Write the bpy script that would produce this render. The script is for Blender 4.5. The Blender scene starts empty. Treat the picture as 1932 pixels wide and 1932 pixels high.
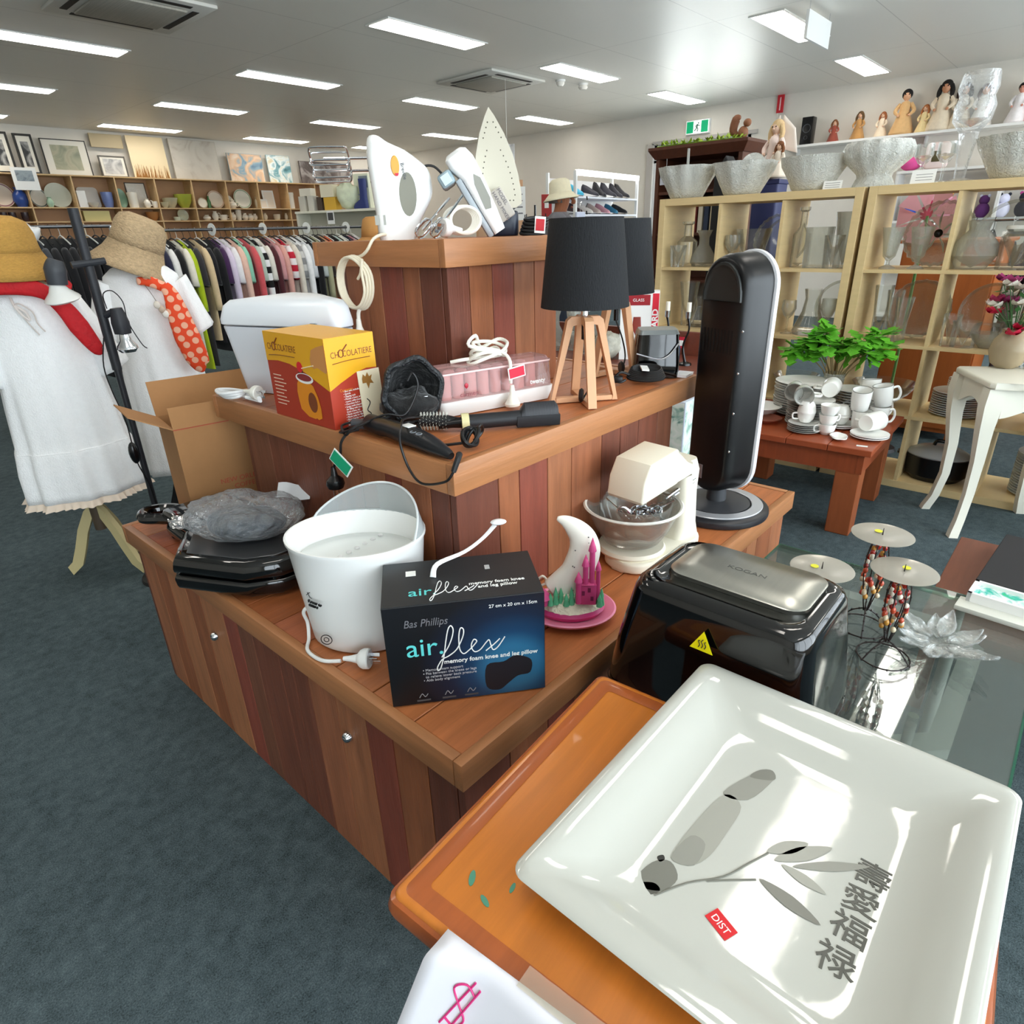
import bpy, bmesh, math, random
from mathutils import Vector, Matrix, Euler
from math import pi, sin, cos, radians
random.seed(7)
SC = bpy.context.scene
COL = SC.collection
CAMZ = 1.31

# ------------------------------------------------------------------ mesh helper
def spline(pts, k=6, closed=False):
    """Catmull-Rom through pts."""
    P = [Vector(p) for p in pts]; n = len(P); out = []
    if n < 3: return P
    rng = range(n) if closed else range(n-1)
    for i in rng:
        if closed: p0, p1, p2, p3 = P[(i-1) % n], P[i], P[(i+1) % n], P[(i+2) % n]
        else: p0, p1, p2, p3 = P[max(i-1, 0)], P[i], P[i+1], P[min(i+2, n-1)]
        for j in range(k):
            t = j/k
            out.append(0.5*((2*p1)+(p2-p0)*t+(2*p0-5*p1+4*p2-p3)*t*t+(3*p1-p0-3*p2+p3)*t**3))
    if not closed: out.append(P[-1])
    return out

class MB:
    def __init__(s): s.bm = bmesh.new(); s.M = Matrix(); s.mi = 0
    def at(s, loc=(0,0,0), rot=(0,0,0), sc=1):
        S = Matrix.Diagonal((*((sc,)*3 if not hasattr(sc, '__len__') else sc), 1))
        s.M = Matrix.Translation(loc) @ Euler(rot).to_matrix().to_4x4() @ S; return s
    def v(s, p): return s.bm.verts.new(s.M @ Vector(p))
    def f(s, vs):
        try:
            f = s.bm.faces.new(vs); f.material_index = s.mi; return f
        except ValueError: return None
    def box(s, x0, y0, z0, x1, y1, z1, bev=0, seg=2):
        vs = [s.v((x, y, z)) for x in (x0, x1) for y in (y0, y1) for z in (z0, z1)]
        fs = [s.f([vs[i] for i in q]) for q in ((0,1,3,2),(4,6,7,5),(0,4,5,1),(2,3,7,6),(0,2,6,4),(1,5,7,3))]
        if bev:
            es = list({e for f in fs for e in f.edges})
            r = bmesh.ops.bevel(s.bm, geom=es, offset=bev, segments=seg, profile=.5, affect='EDGES', clamp_overlap=True)
            for f in r['faces']: f.material_index = s.mi
        return s
    def cbox(s, c, d, rot=None, bev=0, seg=2):
        m = s.M
        s.M = m @ Matrix.Translation(c) @ (Euler(rot).to_matrix().to_4x4() if rot else Matrix())
        s.box(-d[0]/2, -d[1]/2, -d[2]/2, d[0]/2, d[1]/2, d[2]/2, bev, seg); s.M = m; return s
    def rings(s, rings, close=True, cap0=False, cap1=False):
        R = [[s.v(p) for p in r] for r in rings]
        for a, b in zip(R, R[1:]):
            n = len(a)
            for i in range(n if close else n-1): s.f([a[i], a[(i+1) % n], b[(i+1) % n], b[i]])
        if cap0: s.f(R[0][::-1])
        if cap1: s.f(R[-1])
        return s
    def lathe(s, prof, c=(0,0,0), n=32, sx=1, sy=1, wob=None):
        c = Vector(c); R = []
        for r, z in prof:
            if r <= 1e-6: R.append([s.v(c+Vector((0,0,z)))])
            else: R.append([s.v(c+Vector((sx*r*(wob(2*pi*i/n, z) if wob else 1)*cos(2*pi*i/n), sy*r*(wob(2*pi*i/n, z) if wob else 1)*sin(2*pi*i/n), z))) for i in range(n)])
        for a, b in zip(R, R[1:]):
            if len(a) == 1 and len(b) == 1: continue
            for i in range(n):
                j = (i+1) % n
                if len(a) == 1: s.f([a[0], b[j], b[i]])
                elif len(b) == 1: s.f([a[i], a[j], b[0]])
                else: s.f([a[i], a[j], b[j], b[i]])
        return s
    def cyl(s, p0, p1, r0, r1=None, n=16):
        return s.tube([p0, p1], [r0, r0 if r1 is None else r1], n)
    def tube(s, pts, r, n=8, k=0, closed=False, flat=1, nrm=None):
        P = spline(pts, k, closed) if k else [Vector(p) for p in pts]
        m = len(P)
        if hasattr(r, '__len__'):
            rr = [r[min(int(i*(len(r)-1)/max(m-1, 1)), len(r)-2)]*(1-(i*(len(r)-1)/max(m-1, 1)) % 1)+r[min(int(i*(len(r)-1)/max(m-1, 1))+1, len(r)-1)]*((i*(len(r)-1)/max(m-1, 1)) % 1) if i < m-1 else r[-1] for i in range(m)]
        else: rr = [r]*m
        up = Vector(nrm) if nrm else None; R = []
        for i in range(m):
            if nrm: up = Vector(nrm)
            if closed: t = P[(i+1) % m]-P[i-1]
            else: t = P[min(i+1, m-1)]-P[max(i-1, 0)]
            if t.length < 1e-9: t = Vector((0,0,1))
            t.normalize()
            if up is None:
                up = Vector((0,0,1)) if abs(t.z) < .9 else Vector((1,0,0))
            up = up-t*up.dot(t)
            if up.length < 1e-6: up = t.orthogonal()
            up.normalize(); w = t.cross(up)
            R.append([P[i]+(w*cos(2*pi*j/n)+up*flat*sin(2*pi*j/n))*rr[i] for j in range(n)])
        if closed: R.append(R[0]); 
        return s.rings(R, True, not closed, not closed)
    def prism(s, poly, z0, z1, bev=0, seg=2, taper=None):
        a = [s.v((x, y, z0)) for x, y in poly]
        b = [s.v((x, y, z1)) for x, y in (taper or poly)]
        n = len(a); fs = [s.f(a[::-1]), s.f(b)]
        for i in range(n): fs.append(s.f([a[i], a[(i+1) % n], b[(i+1) % n], b[i]]))
        if bev:
            es = list({e for f in fs[:2] if f for e in f.edges})
            r = bmesh.ops.bevel(s.bm, geom=es, offset=bev, segments=seg, profile=.5, affect='EDGES', clamp_overlap=True)
            for f in r['faces']: f.material_index = s.mi
        return s
    def sph(s, c, r, sc=(1,1,1), n=16, m=10):
        return s.grid(n, m, lambda u, v: (c[0]+r*sc[0]*sin(pi*v)*cos(2*pi*u), c[1]+r*sc[1]*sin(pi*v)*sin(2*pi*u), c[2]-r*sc[2]*cos(pi*v)))
    def grid(s, nu, nv, fn):
        G = [[s.v(fn(i/nu, j/nv)) for j in range(nv+1)] for i in range(nu+1)]
        for i in range(nu):
            for j in range(nv): s.f([G[i][j], G[i+1][j], G[i+1][j+1], G[i][j+1]])
        return s
    def quad(s, *p): s.f([s.v(q) for q in p]); return s
    def build(s, name, mat, parent=None, loc=None, rot=None, smooth=35, thick=0, sub=0, merge=True, off=0):
        if merge: bmesh.ops.remove_doubles(s.bm, verts=s.bm.verts, dist=1e-5)
        bmesh.ops.recalc_face_normals(s.bm, faces=s.bm.faces)
        me = bpy.data.meshes.new(name); s.bm.to_mesh(me); s.bm.free()
        for m in (mat if isinstance(mat, (list, tuple)) else [mat]): me.materials.append(m)
        if smooth:
            me.polygons.foreach_set('use_smooth', [True]*len(me.polygons))
            if smooth < 180: me.set_sharp_from_angle(angle=radians(smooth))
        o = bpy.data.objects.new(name, me); COL.objects.link(o)
        if parent: o.parent = parent
        if loc is not None: o.location = loc
        if rot is not None: o.rotation_euler = rot
        if thick:
            md = o.modifiers.new('s', 'SOLIDIFY'); md.thickness = thick; md.offset = off
        if sub:
            md = o.modifiers.new('u', 'SUBSURF'); md.levels = sub; md.render_levels = sub
        return o

def tag(o, label, cat, group=None, kind=None):
    o['label'] = label; o['category'] = cat
    if group: o['group'] = group
    if kind: o['kind'] = kind
    return o
def thing(name, label, cat, loc=(0,0,0), rz=0, group=None, rot=None):
    o = bpy.data.objects.new(name, None); COL.objects.link(o)
    o.empty_display_size = .02
    o.location = loc; o.rotation_euler = rot or (0, 0, rz)
    return tag(o, label, cat, group)
def struct(o): o['kind'] = 'structure'; return o
def dup(root, loc, rz=None, label=None, group=None, sc=None, rot=None):
    r = root.copy(); COL.objects.link(r); r.location = loc
    if rz is not None: r.rotation_euler = (0, 0, rz)
    if rot is not None: r.rotation_euler = rot
    if sc is not None: r.scale = sc if hasattr(sc, '__len__') else (sc,)*3
    if label: r['label'] = label
    if group: r['group'] = group
    for ch in list(root.children):
        c = ch.copy(); COL.objects.link(c); c.parent = r
        for g in list(ch.children):
            d = g.copy(); COL.objects.link(d); d.parent = c
    return r

# ------------------------------------------------------------------ materials
MC = {}
def lin(c):
    if isinstance(c, str):
        c = c.lstrip('#'); c = [int(c[i:i+2], 16)/255 for i in (0, 2, 4)]
        return [(x/12.92 if x <= .04045 else ((x+.055)/1.055)**2.4) for x in c]
    return list(c)
def mat(name, col='#808080', rough=.5, metal=0, trans=0, ior=1.45, coat=0, emit=None, es=0, alpha=1, sheen=0, spec=None, bump=None, var=0, vs=20, stretch=None, island=None, sub=0, noise2=None):
    """Principled material with optional noise variation (var), bump=(scale,strength) and per-piece colours (island=list of colours)."""
    if name in MC: return MC[name]
    m = bpy.data.materials.new(name); m.use_nodes = True; nt = m.node_tree; N = nt.nodes; L = nt.links
    b = N['Principled BSDF']; c = lin(col)
    def S(k, v):
        if k in b.inputs: b.inputs[k].default_value = v
    S('Base Color', (*c, 1)); S('Roughness', rough); S('Metallic', metal); S('Transmission Weight', trans); S('IOR', ior)
    S('Coat Weight', coat); S('Alpha', alpha); S('Sheen Weight', sheen)
    if coat: S('Coat Roughness', .05)
    if spec is not None: S('Specular IOR Level', spec)
    if emit: S('Emission Color', (*lin(emit), 1)); S('Emission Strength', es)
    src = None
    tc = N.new('ShaderNodeTexCoord')
    if island:
        g = N.new('ShaderNodeNewGeometry'); r = N.new('ShaderNodeValToRGB'); r.color_ramp.interpolation = 'CONSTANT'
        els = r.color_ramp.elements; n = len(island)
        for i, cc in enumerate(island):
            e = els[i] if i < 2 else els.new(i/n)
            e.position = i/n; e.color = (*lin(cc), 1)
        L.new(g.outputs['Random Per Island'], r.inputs['Fac']); src = r.outputs['Color']
    if var:
        mp = N.new('ShaderNodeMapping'); mp.inputs['Scale'].default_value = stretch or (1, 1, 1)
        L.new(tc.outputs['Object'], mp.inputs['Vector'])
        t = N.new('ShaderNodeTexNoise'); t.inputs['Scale'].default_value = vs; t.inputs['Detail'].default_value = 6; t.inputs['Roughness'].default_value = .65
        if island:
            ad = N.new('ShaderNodeVectorMath'); ad.operation = 'ADD'; ml = N.new('ShaderNodeVectorMath'); ml.operation = 'SCALE'
            cb = N.new('ShaderNodeCombineXYZ')
            for k in range(3): L.new(g.outputs['Random Per Island'], cb.inputs[k])
            L.new(cb.outputs[0], ml.inputs[0]); ml.inputs['Scale'].default_value = 37.
            L.new(mp.outputs[0], ad.inputs[0]); L.new(ml.outputs[0], ad.inputs[1]); L.new(ad.outputs[0], t.inputs['Vector'])
        else: L.new(mp.outputs[0], t.inputs['Vector'])
        mr = N.new('ShaderNodeMapRange'); mr.inputs['From Min'].default_value = .25; mr.inputs['From Max'].default_value = .75
        mr.inputs['To Min'].default_value = 1-var; mr.inputs['To Max'].default_value = 1+var
        L.new(t.outputs['Fac'], mr.inputs['Value'])
        mx = N.new('ShaderNodeMix'); mx.data_type = 'RGBA'; mx.blend_type = 'MULTIPLY'; mx.inputs['Factor'].default_value = 1
        if src: L.new(src, mx.inputs['A'])
        else: mx.inputs['A'].default_value = (*c, 1)
        L.new(mr.outputs[0], mx.inputs['B']); src = mx.outputs['Result']
    if src: L.new(src, b.inputs['Base Color'])
    if bump:
        t2 = N.new('ShaderNodeTexNoise'); t2.inputs['Scale'].default_value = bump[0]; t2.inputs['Detail'].default_value = 5
        if len(bump) > 2:
            mp2 = N.new('ShaderNodeMapping'); mp2.inputs['Scale'].default_value = bump[2]; L.new(tc.outputs['Object'], mp2.inputs['Vector']); L.new(mp2.outputs[0], t2.inputs['Vector'])
        else: L.new(tc.outputs['Object'], t2.inputs['Vector'])
        bp = N.new('ShaderNodeBump'); bp.inputs['Strength'].default_value = bump[1]; bp.inputs['Distance'].default_value = .01
        L.new(t2.outputs['Fac'], bp.inputs['Height']); L.new(bp.outputs[0], b.inputs['Normal'])
    MC[name] = m; return m
def plastic(col, rough=.35, **k): return mat('plastic'+col+str(rough)+str(sorted(k.items())), col, rough, **k)
def cloth(col, **k): return mat('cloth'+col+str(sorted(k.items())), col, .9, sheen=.2, **{'var': .08, 'vs': 30, **k})
def glassy(col='#f4faf6', rough=.02, alpha=.22, ior=1.3, bump=None):
    """Thin clear glass: mostly see-through with a gloss (cheap, no caustics)."""
    key = 'glass'+col+str(rough)+str(alpha)+str(bump)
    if key in MC: return MC[key]
    m = bpy.data.materials.new(key); m.use_nodes = True; nt = m.node_tree; N = nt.nodes; L = nt.links
    N.remove(N['Principled BSDF']); out = N['Material Output']
    tr = N.new('ShaderNodeBsdfTransparent'); tr.inputs[0].default_value = (*[x**.35 for x in lin(col)], 1)
    gl = N.new('ShaderNodeBsdfGlossy'); gl.inputs['Roughness'].default_value = rough
    df = N.new('ShaderNodeBsdfDiffuse'); df.inputs[0].default_value = (*[min(1, x*1.02) for x in lin(col)], 1)
    fr = N.new('ShaderNodeFresnel'); fr.inputs['IOR'].default_value = ior+.15
    lw = N.new('ShaderNodeLayerWeight'); lw.inputs['Blend'].default_value = .35
    mu = N.new('ShaderNodeMath'); mu.operation = 'MULTIPLY_ADD'; mu.inputs[1].default_value = .75; mu.inputs[2].default_value = alpha*.45
    L.new(lw.outputs['Facing'], mu.inputs[0])
    m1 = N.new('ShaderNodeMixShader'); m2 = N.new('ShaderNodeMixShader')
    mm = N.new('ShaderNodeMath'); mm.operation = 'MULTIPLY'; mm.inputs[1].default_value = alpha; L.new(mu.outputs[0], mm.inputs[0])
    ad2 = N.new('ShaderNodeMath'); ad2.operation = 'ADD'; ad2.inputs[1].default_value = alpha*.5; L.new(mm.outputs[0], ad2.inputs[0])
    L.new(ad2.outputs[0], m1.inputs[0]); L.new(tr.outputs[0], m1.inputs[1]); L.new(df.outputs[0], m1.inputs[2])
    fm = N.new('ShaderNodeMath'); fm.operation = 'MULTIPLY'; fm.inputs[1].default_value = .62; L.new(fr.outputs[0], fm.inputs[0]); L.new(fm.outputs[0], m2.inputs[0]); L.new(m1.outputs[0], m2.inputs[1]); L.new(gl.outputs[0], m2.inputs[2])
    if bump:
        tc = N.new('ShaderNodeTexCoord'); tx = N.new('ShaderNodeTexNoise'); tx.inputs['Scale'].default_value = bump[0]; tx.inputs['Detail'].default_value = 3; tx.inputs['Distortion'].default_value = 1.5; bp = N.new('ShaderNodeBump'); bp.inputs['Strength'].default_value = bump[1]; bp.inputs['Distance'].default_value = .02
        L.new(tc.outputs['Object'], tx.inputs['Vector']); L.new(tx.outputs['Fac'], bp.inputs['Height'])
        for q in (gl, df, fr): L.new(bp.outputs[0], q.inputs['Normal'])
    L.new(m2.outputs[0], out.inputs[0]); MC[key] = m; return m

BLACK = plastic('#0b0b0d', .25); BLACKM = plastic('#141416', .55); GLOSSBLK = mat('gloss_black', '#050506', .08, coat=.6)
WHITE = plastic('#f0f1ee', .35); CREAM = plastic('#f0ead6', .4); CHROME = mat('chrome', '#d8dade', .12, 1); STEEL = mat('steel', '#b9bbb9', .32, 1, var=.06, vs=6, stretch=(1, 40, 1))
CORDW = plastic('#efece0', .5); CORDK = plastic('#0d0d0f', .4); PAPER = plastic('#f3f2f4', .8); SILVER = mat('silver_plastic', '#c9ccd2', .3, .5)
GLASS = glassy(); GLASSF = glassy('#eef3ea', .15, .55)
CERAM = mat('ceramic_white', '#f1f1ec', .12, coat=.4); CERAMC = mat('ceramic_cream', '#ece4cf', .15, coat=.4)
WOODLT = mat('pale_wood', '#dcb98d', .55, var=.12, vs=6, stretch=(1, 1, 12))

def text(s, parent, m, loc, rot, size, sx=1, align='LEFT', name='lettering', shear=0, ext=.0003, sp=1, bold=0):
    cu = bpy.data.curves.new(name, 'FONT'); cu.body = s; cu.size = size; cu.align_x = align; cu.align_y = 'CENTER'
    cu.extrude = ext; cu.shear = shear; cu.space_character = sp; cu.resolution_u = 4; cu.offset = bold
    cu.materials.append(m)
    o = bpy.data.objects.new(name, cu); COL.objects.link(o); o.parent = parent; o.location = loc; o.rotation_euler = rot; o.scale = (sx, 1, 1)
    return o

# ------------------------------------------------------------------ camera
cd = bpy.data.cameras.new('camera'); cam = bpy.data.objects.new('camera', cd); COL.objects.link(cam); SC.camera = cam
cd.sensor_width = 36; cd.lens = 36*1193.43/1932; cd.clip_start = .02; cd.clip_end = 100
ya, pi_, ro = radians(42.299), radians(23.809), radians(1.7855)
fw = Vector((cos(ya)*cos(pi_), sin(ya)*cos(pi_), -sin(pi_))); rt = Vector((sin(ya), -cos(ya), 0)); dn = fw.cross(rt)
r2 = rt*cos(ro)+dn*sin(ro); d2 = dn*cos(ro)-rt*sin(ro)
cam.matrix_world = Matrix(((r2.x, -d2.x, -fw.x, 0), (r2.y, -d2.y, -fw.y, 0), (r2.z, -d2.z, -fw.z, CAMZ), (0, 0, 0, 1)))
SC.view_settings.view_transform = 'Standard'; SC.view_settings.look = 'None'; SC.view_settings.gamma = 1
SC.view_settings.exposure = 0.42
SC.cycles.max_bounces = 10; SC.cycles.diffuse_bounces = 4; SC.cycles.glossy_bounces = 4; SC.cycles.transmission_bounces = 6; SC.cycles.transparent_max_bounces = 24
SC.cycles.caustics_reflective = False; SC.cycles.caustics_refractive = False; SC.cycles.sample_clamp_indirect = 6
SC.cycles.use_denoising = True
# ------------------------------------------------------------------ room shell
X0, X1, Y0, Y1, HC = -3.2, 10.58, -2.6, 12.8, 3.0
def carpet():
    m = bpy.data.materials.new('carpet'); m.use_nodes = True; nt = m.node_tree; N = nt.nodes; L = nt.links; b = N['Principled BSDF']
    tc = N.new('ShaderNodeTexCoord')
    n1 = N.new('ShaderNodeTexNoise'); n1.inputs['Scale'].default_value = 330; n1.inputs['Detail'].default_value = 3
    n2 = N.new('ShaderNodeTexNoise'); n2.inputs['Scale'].default_value = 26; n2.inputs['Detail'].default_value = 6; n2.inputs['Roughness'].default_value = .75
    n3 = N.new('ShaderNodeTexNoise'); n3.inputs['Scale'].default_value = 1.6; n3.inputs['Detail'].default_value = 4
    for n in (n1, n2, n3): L.new(tc.outputs['Object'], n.inputs['Vector'])
    a = N.new('ShaderNodeMath'); a.operation = 'MULTIPLY_ADD'; a.inputs[1].default_value = .45
    a2 = N.new('ShaderNodeMath'); a2.operation = 'MULTIPLY'; a2.inputs[1].default_value = .35
    L.new(n2.outputs['Fac'], a2.inputs[0]); L.new(n1.outputs['Fac'], a.inputs[0]); L.new(a2.outputs[0], a.inputs[2])
    a3 = N.new('ShaderNodeMath'); a3.operation = 'MULTIPLY_ADD'; a3.inputs[1].default_value = .2; L.new(n3.outputs['Fac'], a3.inputs[0]); L.new(a.outputs[0], a3.inputs[2])
    r = N.new('ShaderNodeValToRGB'); e = r.color_ramp.elements
    e[0].position = .34; e[0].color = (*lin('#1e282a'), 1); e[1].position = .66; e[1].color = (*lin('#66757a'), 1)
    L.new(a3.outputs[0], r.inputs['Fac']); L.new(r.outputs[0], b.inputs['Base Color']); b.inputs['Roughness'].default_value = 1; b.inputs['Specular IOR Level'].default_value = .1
    bp = N.new('ShaderNodeBump'); bp.inputs['Strength'].default_value = .5; bp.inputs['Distance'].default_value = .004
    L.new(n1.outputs['Fac'], bp.inputs['Height']); L.new(bp.outputs[0], b.inputs['Normal']); return m
def ceiling_mat():
    m = bpy.data.materials.new('ceiling_paint'); m.use_nodes = True; nt = m.node_tree; N = nt.nodes; L = nt.links; b = N['Principled BSDF']
    tc = N.new('ShaderNodeTexCoord'); mp = N.new('ShaderNodeMapping'); mp.inputs['Location'].default_value = (.67, .36, 0)
    br = N.new('ShaderNodeTexBrick'); br.offset = 0; br.inputs['Scale'].default_value = 1; br.inputs['Mortar Size'].default_value = .004
    br.inputs['Brick Width'].default_value = 2.385; br.inputs['Row Height'].default_value = 1.2
    br.inputs['Color1'].default_value = br.inputs['Color2'].default_value = (*lin('#f0eee6'), 1); br.inputs['Mortar'].default_value = (*lin('#cfcdc6'), 1)
    L.new(tc.outputs['Object'], mp.inputs[0]); L.new(mp.outputs[0], br.inputs['Vector']); L.new(br.outputs['Color'], b.inputs['Base Color'])
    b.inputs['Roughness'].default_value = .38; return m
WALLM = mat('wall_paint', '#e9e4da', .7, var=.03, vs=2)
o = MB().box(X0, Y0, -.1, X1+2, Y1, 0).build('floor', carpet()); struct(o)
o = MB().box(X0-.1, Y0-.1, HC, X1+.1, Y1+.1, HC+.1).build('ceiling', ceiling_mat()); struct(o)
o = MB().box(X0-.1, Y1, 0, X1+.1, Y1+.1, HC).build('wall_back', WALLM); struct(o)
DY0, DY1, DH = 4.55, 6.2, 2.56     # glazed entrance in the wall on the far side
mb = MB(); mb.box(X1, DY1, 0, X1+.1, Y1, HC); mb.box(X1, 4.2, 0, X1+.1, DY0, HC); mb.box(X1, DY0, DH, X1+.1, DY1, HC)
mb.box(X1+.03, Y0, 0, X1+.13, 4.2, HC); mb.build('wall_right', WALLM)['kind'] = 'structure'
# front wall with the shop window, behind the photographer
WX0, WX1, WZ0, WZ1 = -2.8, 9.9, .35, 2.8
mb = MB(); mb.box(X0, Y0-.1, 0, X1+.1, Y0, WZ0); mb.box(X0, Y0-.1, WZ1, X1+.1, Y0, HC); mb.box(X0, Y0-.1, WZ0, WX0, Y0, WZ1); mb.box(WX1, Y0-.1, WZ0, X1+.1, Y0, WZ1)
struct(mb.build('wall_front', WALLM))
struct(MB().box(X0-.1, Y0, 0, X0, Y1, HC).build('wall_left', WALLM))
ALU = mat('aluminium', '#c3c5c7', .35, .8)
PANE = glassy('#f2f8f8', .01, .05)
mb = MB()
for i in range(9): x = WX0+(WX1-WX0-.06)*i/8; mb.box(x, Y0-.07, WZ0, x+.06, Y0-.02, WZ1)
mb.box(WX0, Y0-.07, WZ0, WX1, Y0-.02, WZ0+.06); mb.box(WX0, Y0-.07, WZ1-.06, WX1, Y0-.02, WZ1)
w = struct(mb.build('window_1', ALU)); struct(MB().box(WX0, Y0-.05, WZ0, WX1, Y0-.04, WZ1).build('window_pane', PANE, w))
# entrance door
mb = MB()
for y in (DY0, 5.35, DY1-.06): mb.box(X1+.02, y, 0, X1+.08, y+.06, DH)
mb.box(X1+.02, DY0, DH-.06, X1+.08, DY1, DH); mb.box(X1+.02, DY0, 2.3, X1+.08, DY1, 2.34)
w = struct(mb.build('door_1', plastic('#e8e9ea', .4))); struct(MB().box(X1+.045, DY0, 0, X1+.055, DY1, DH).build('door_glass', PANE, w))
mb = MB(); mb.box(X1-.04, DY1-.02, 0, X1, DY1+.1, DH+.02); mb.box(X1-.04, DY0-.1, DH, X1-.002, DY1, DH+.05)
struct(mb.build('trim_1', plastic('#bfbab4', .5)))
struct(MB().box(X1+.14, Y0-4, -.12, X1+14, Y1, -.02).build('ground_outside', mat('pavement', '#cfccc4', .8, var=.06, vs=3)))
# ceiling lights: one regular grid of recessed panels
TUBE = mat('light_diffuser', '#ffffff', .5, emit='#fff8ee', es=7.5); LFRAME = plastic('#eeeeea', .4)
cols = [-.53, 1.86, 4.24, 6.6, 8.93]; rows = [-1.92, .49, 2.82, 5.24, 7.66, 9.94, 12.12]
rown = ['front', 'second', 'third', 'fourth', 'fifth', 'sixth', 'rearmost']; coln = ['outer', 'second', 'middle', 'fourth', 'far']
pl = None
for i, x in enumerate(cols):
    for j, y in enumerate(rows):
        lab = f'lit white rectangular ceiling panel light, {rown[j]} row from the shop front, {coln[i]} column'
        if pl is None:
            pl = thing('ceiling_light', lab, 'ceiling light', (x+.6, y, HC), 0, 'ceiling panel lights')
            MB().box(-.585, -.135, -.012, .585, .135, -.004).build('diffuser', TUBE, pl)
            m = MB(); m.box(-.61, -.16, -.008, .61, -.136, 0); m.box(-.61, .136, -.008, .61, .16, 0); m.box(-.61, -.136, -.008, -.586, .136, 0); m.box(.586, -.136, -.008, .61, .136, 0); m.build('frame', LFRAME, pl)
        else: dup(pl, (x+.6, y, HC), label=lab)
# air conditioning cassettes
def cassette(loc, lab):
    t = thing('air_conditioner', lab, 'air conditioner', loc, 0, 'ceiling air conditioners')
    MB().box(-.48, -.46, -.028, .48, .46, 0, .01).build('panel', plastic('#dcdad2', .5), t)
    m = MB()
    for sx, sy, lx, ly in ((0, -.37, .31, .025), (0, .37, .31, .025), (-.38, 0, .025, .29), (.38, 0, .025, .29)): m.box(sx-lx, sy-ly, -.032, sx+lx, sy+ly, -.0285)
    m.build('air_outlet', plastic('#2a2a28', .6), t)
    MB().box(-.31, -.3, -.05, .31, .3, -.03, .015).build('grille', mat('ac_grille', '#a9a59a', .6, var=.2, vs=1, stretch=(90, 1, 1)), t)
    return t
cassette((2.6, 6.2, 3.0), 'white ceiling air conditioner above the hats and dresses')
cassette((6.68, 6.2, 3.0), 'white ceiling air conditioner above the upright iron, beside two smoke detectors')
for i, (x, y, l) in enumerate(((7.31, 5.63, 'small white smoke detector next to the air conditioner'), (7.7, 5.57, 'larger domed white smoke detector near a ceiling light'))):
    t = thing('smoke_detector', l, 'smoke detector', (x, y, 3.0))
    MB().lathe([(0, 0), (.06, 0), (.06, -.02), (0, -.02)], n=24).build('mounting_plate', WHITE, t)
    MB().lathe([(.05, -.02), (.048+.012*i, -.04), (.03+.01*i, -.065), (0, -.07)], n=24).build('sensor_dome', plastic('#dedcd4', .4), t)
t = thing('hanging_sign', 'white sign board hanging from the ceiling above the display', 'sign', (6.8, 2.43, 2.74))
MB().box(-.28, -.012, 0, .28, .012, .2).build('board', WHITE, t)
for x in (-.25, .25): MB().cyl((x, 0, .2), (x, 0, .26), .002).build('hanging_wire', CHROME, t)
# exit sign
t = thing('exit_sign', 'green and white running man exit sign over the glass door', 'sign', (X1-.03, 5.41, 2.74), -pi/2)
MB().box(-.2, -.03, -.1, .2, .03, .1, .008).build('housing', WHITE, t)
MB().box(-.185, -.0325, -.085, .185, -.0305, .085).build('sign_face', mat('exit_white', '#ffffff', .5, emit='#ffffff', es=.7), t)
EG = mat('exit_green', '#069060', .5, emit='#069060', es=.6)
for a, b in ((-.18, -.065), (.065, .18)): MB().box(a, -.0345, -.08, b, -.033, .08).build('green_panel', EG, t)
m = MB(); Yp = -.035
m.sph((.018, Yp, .05), .011, (1, .2, 1), 10, 6)
for pts, r in (([(.01, Yp, .035), (-.006, Yp, 0)], .011), ([(-.006, Yp, 0), (.014, Yp, -.03), (.006, Yp, -.065)], .0075), ([(-.006, Yp, 0), (-.02, Yp, -.035), (-.045, Yp, -.05)], .0075), ([(.008, Yp, .03), (.03, Yp, .012), (.045, Yp, .02)], .006), ([(.004, Yp, .032), (-.022, Yp, .02), (-.028, Yp, -.002)], .006)): m.tube(pts, r, 6)
m.build('running_figure', plastic('#0a5a40', .5), t)
# daylight
w = bpy.data.worlds.new('world'); SC.world = w; w.use_nodes = True
bg = w.node_tree.nodes['Background']; bg.inputs[0].default_value = (.86, .93, 1, 1); bg.inputs[1].default_value = 6
def portal(loc, rot, sx, sy):
    l = bpy.data.lights.new('daylight_portal', 'AREA'); l.shape = 'RECTANGLE'; l.size = sx; l.size_y = sy; l.cycles.is_portal = True
    ob = bpy.data.objects.new('daylight_portal', l); COL.objects.link(ob); ob.location = loc; ob.rotation_euler = rot
portal(((WX0+WX1)/2, Y0-.12, (WZ0+WZ1)/2), (pi/2, 0, 0), WX1-WX0, WZ1-WZ0); portal((X1+.12, 5.37, 1.28), (0, pi/2, 0), 2.56, 1.65)
sl_ = bpy.data.lights.new('sun', 'SUN'); sl_.energy = 32; sl_.angle = .01; so = bpy.data.objects.new('sun', sl_); COL.objects.link(so); so.rotation_euler = (0, radians(-25), 0)
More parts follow.
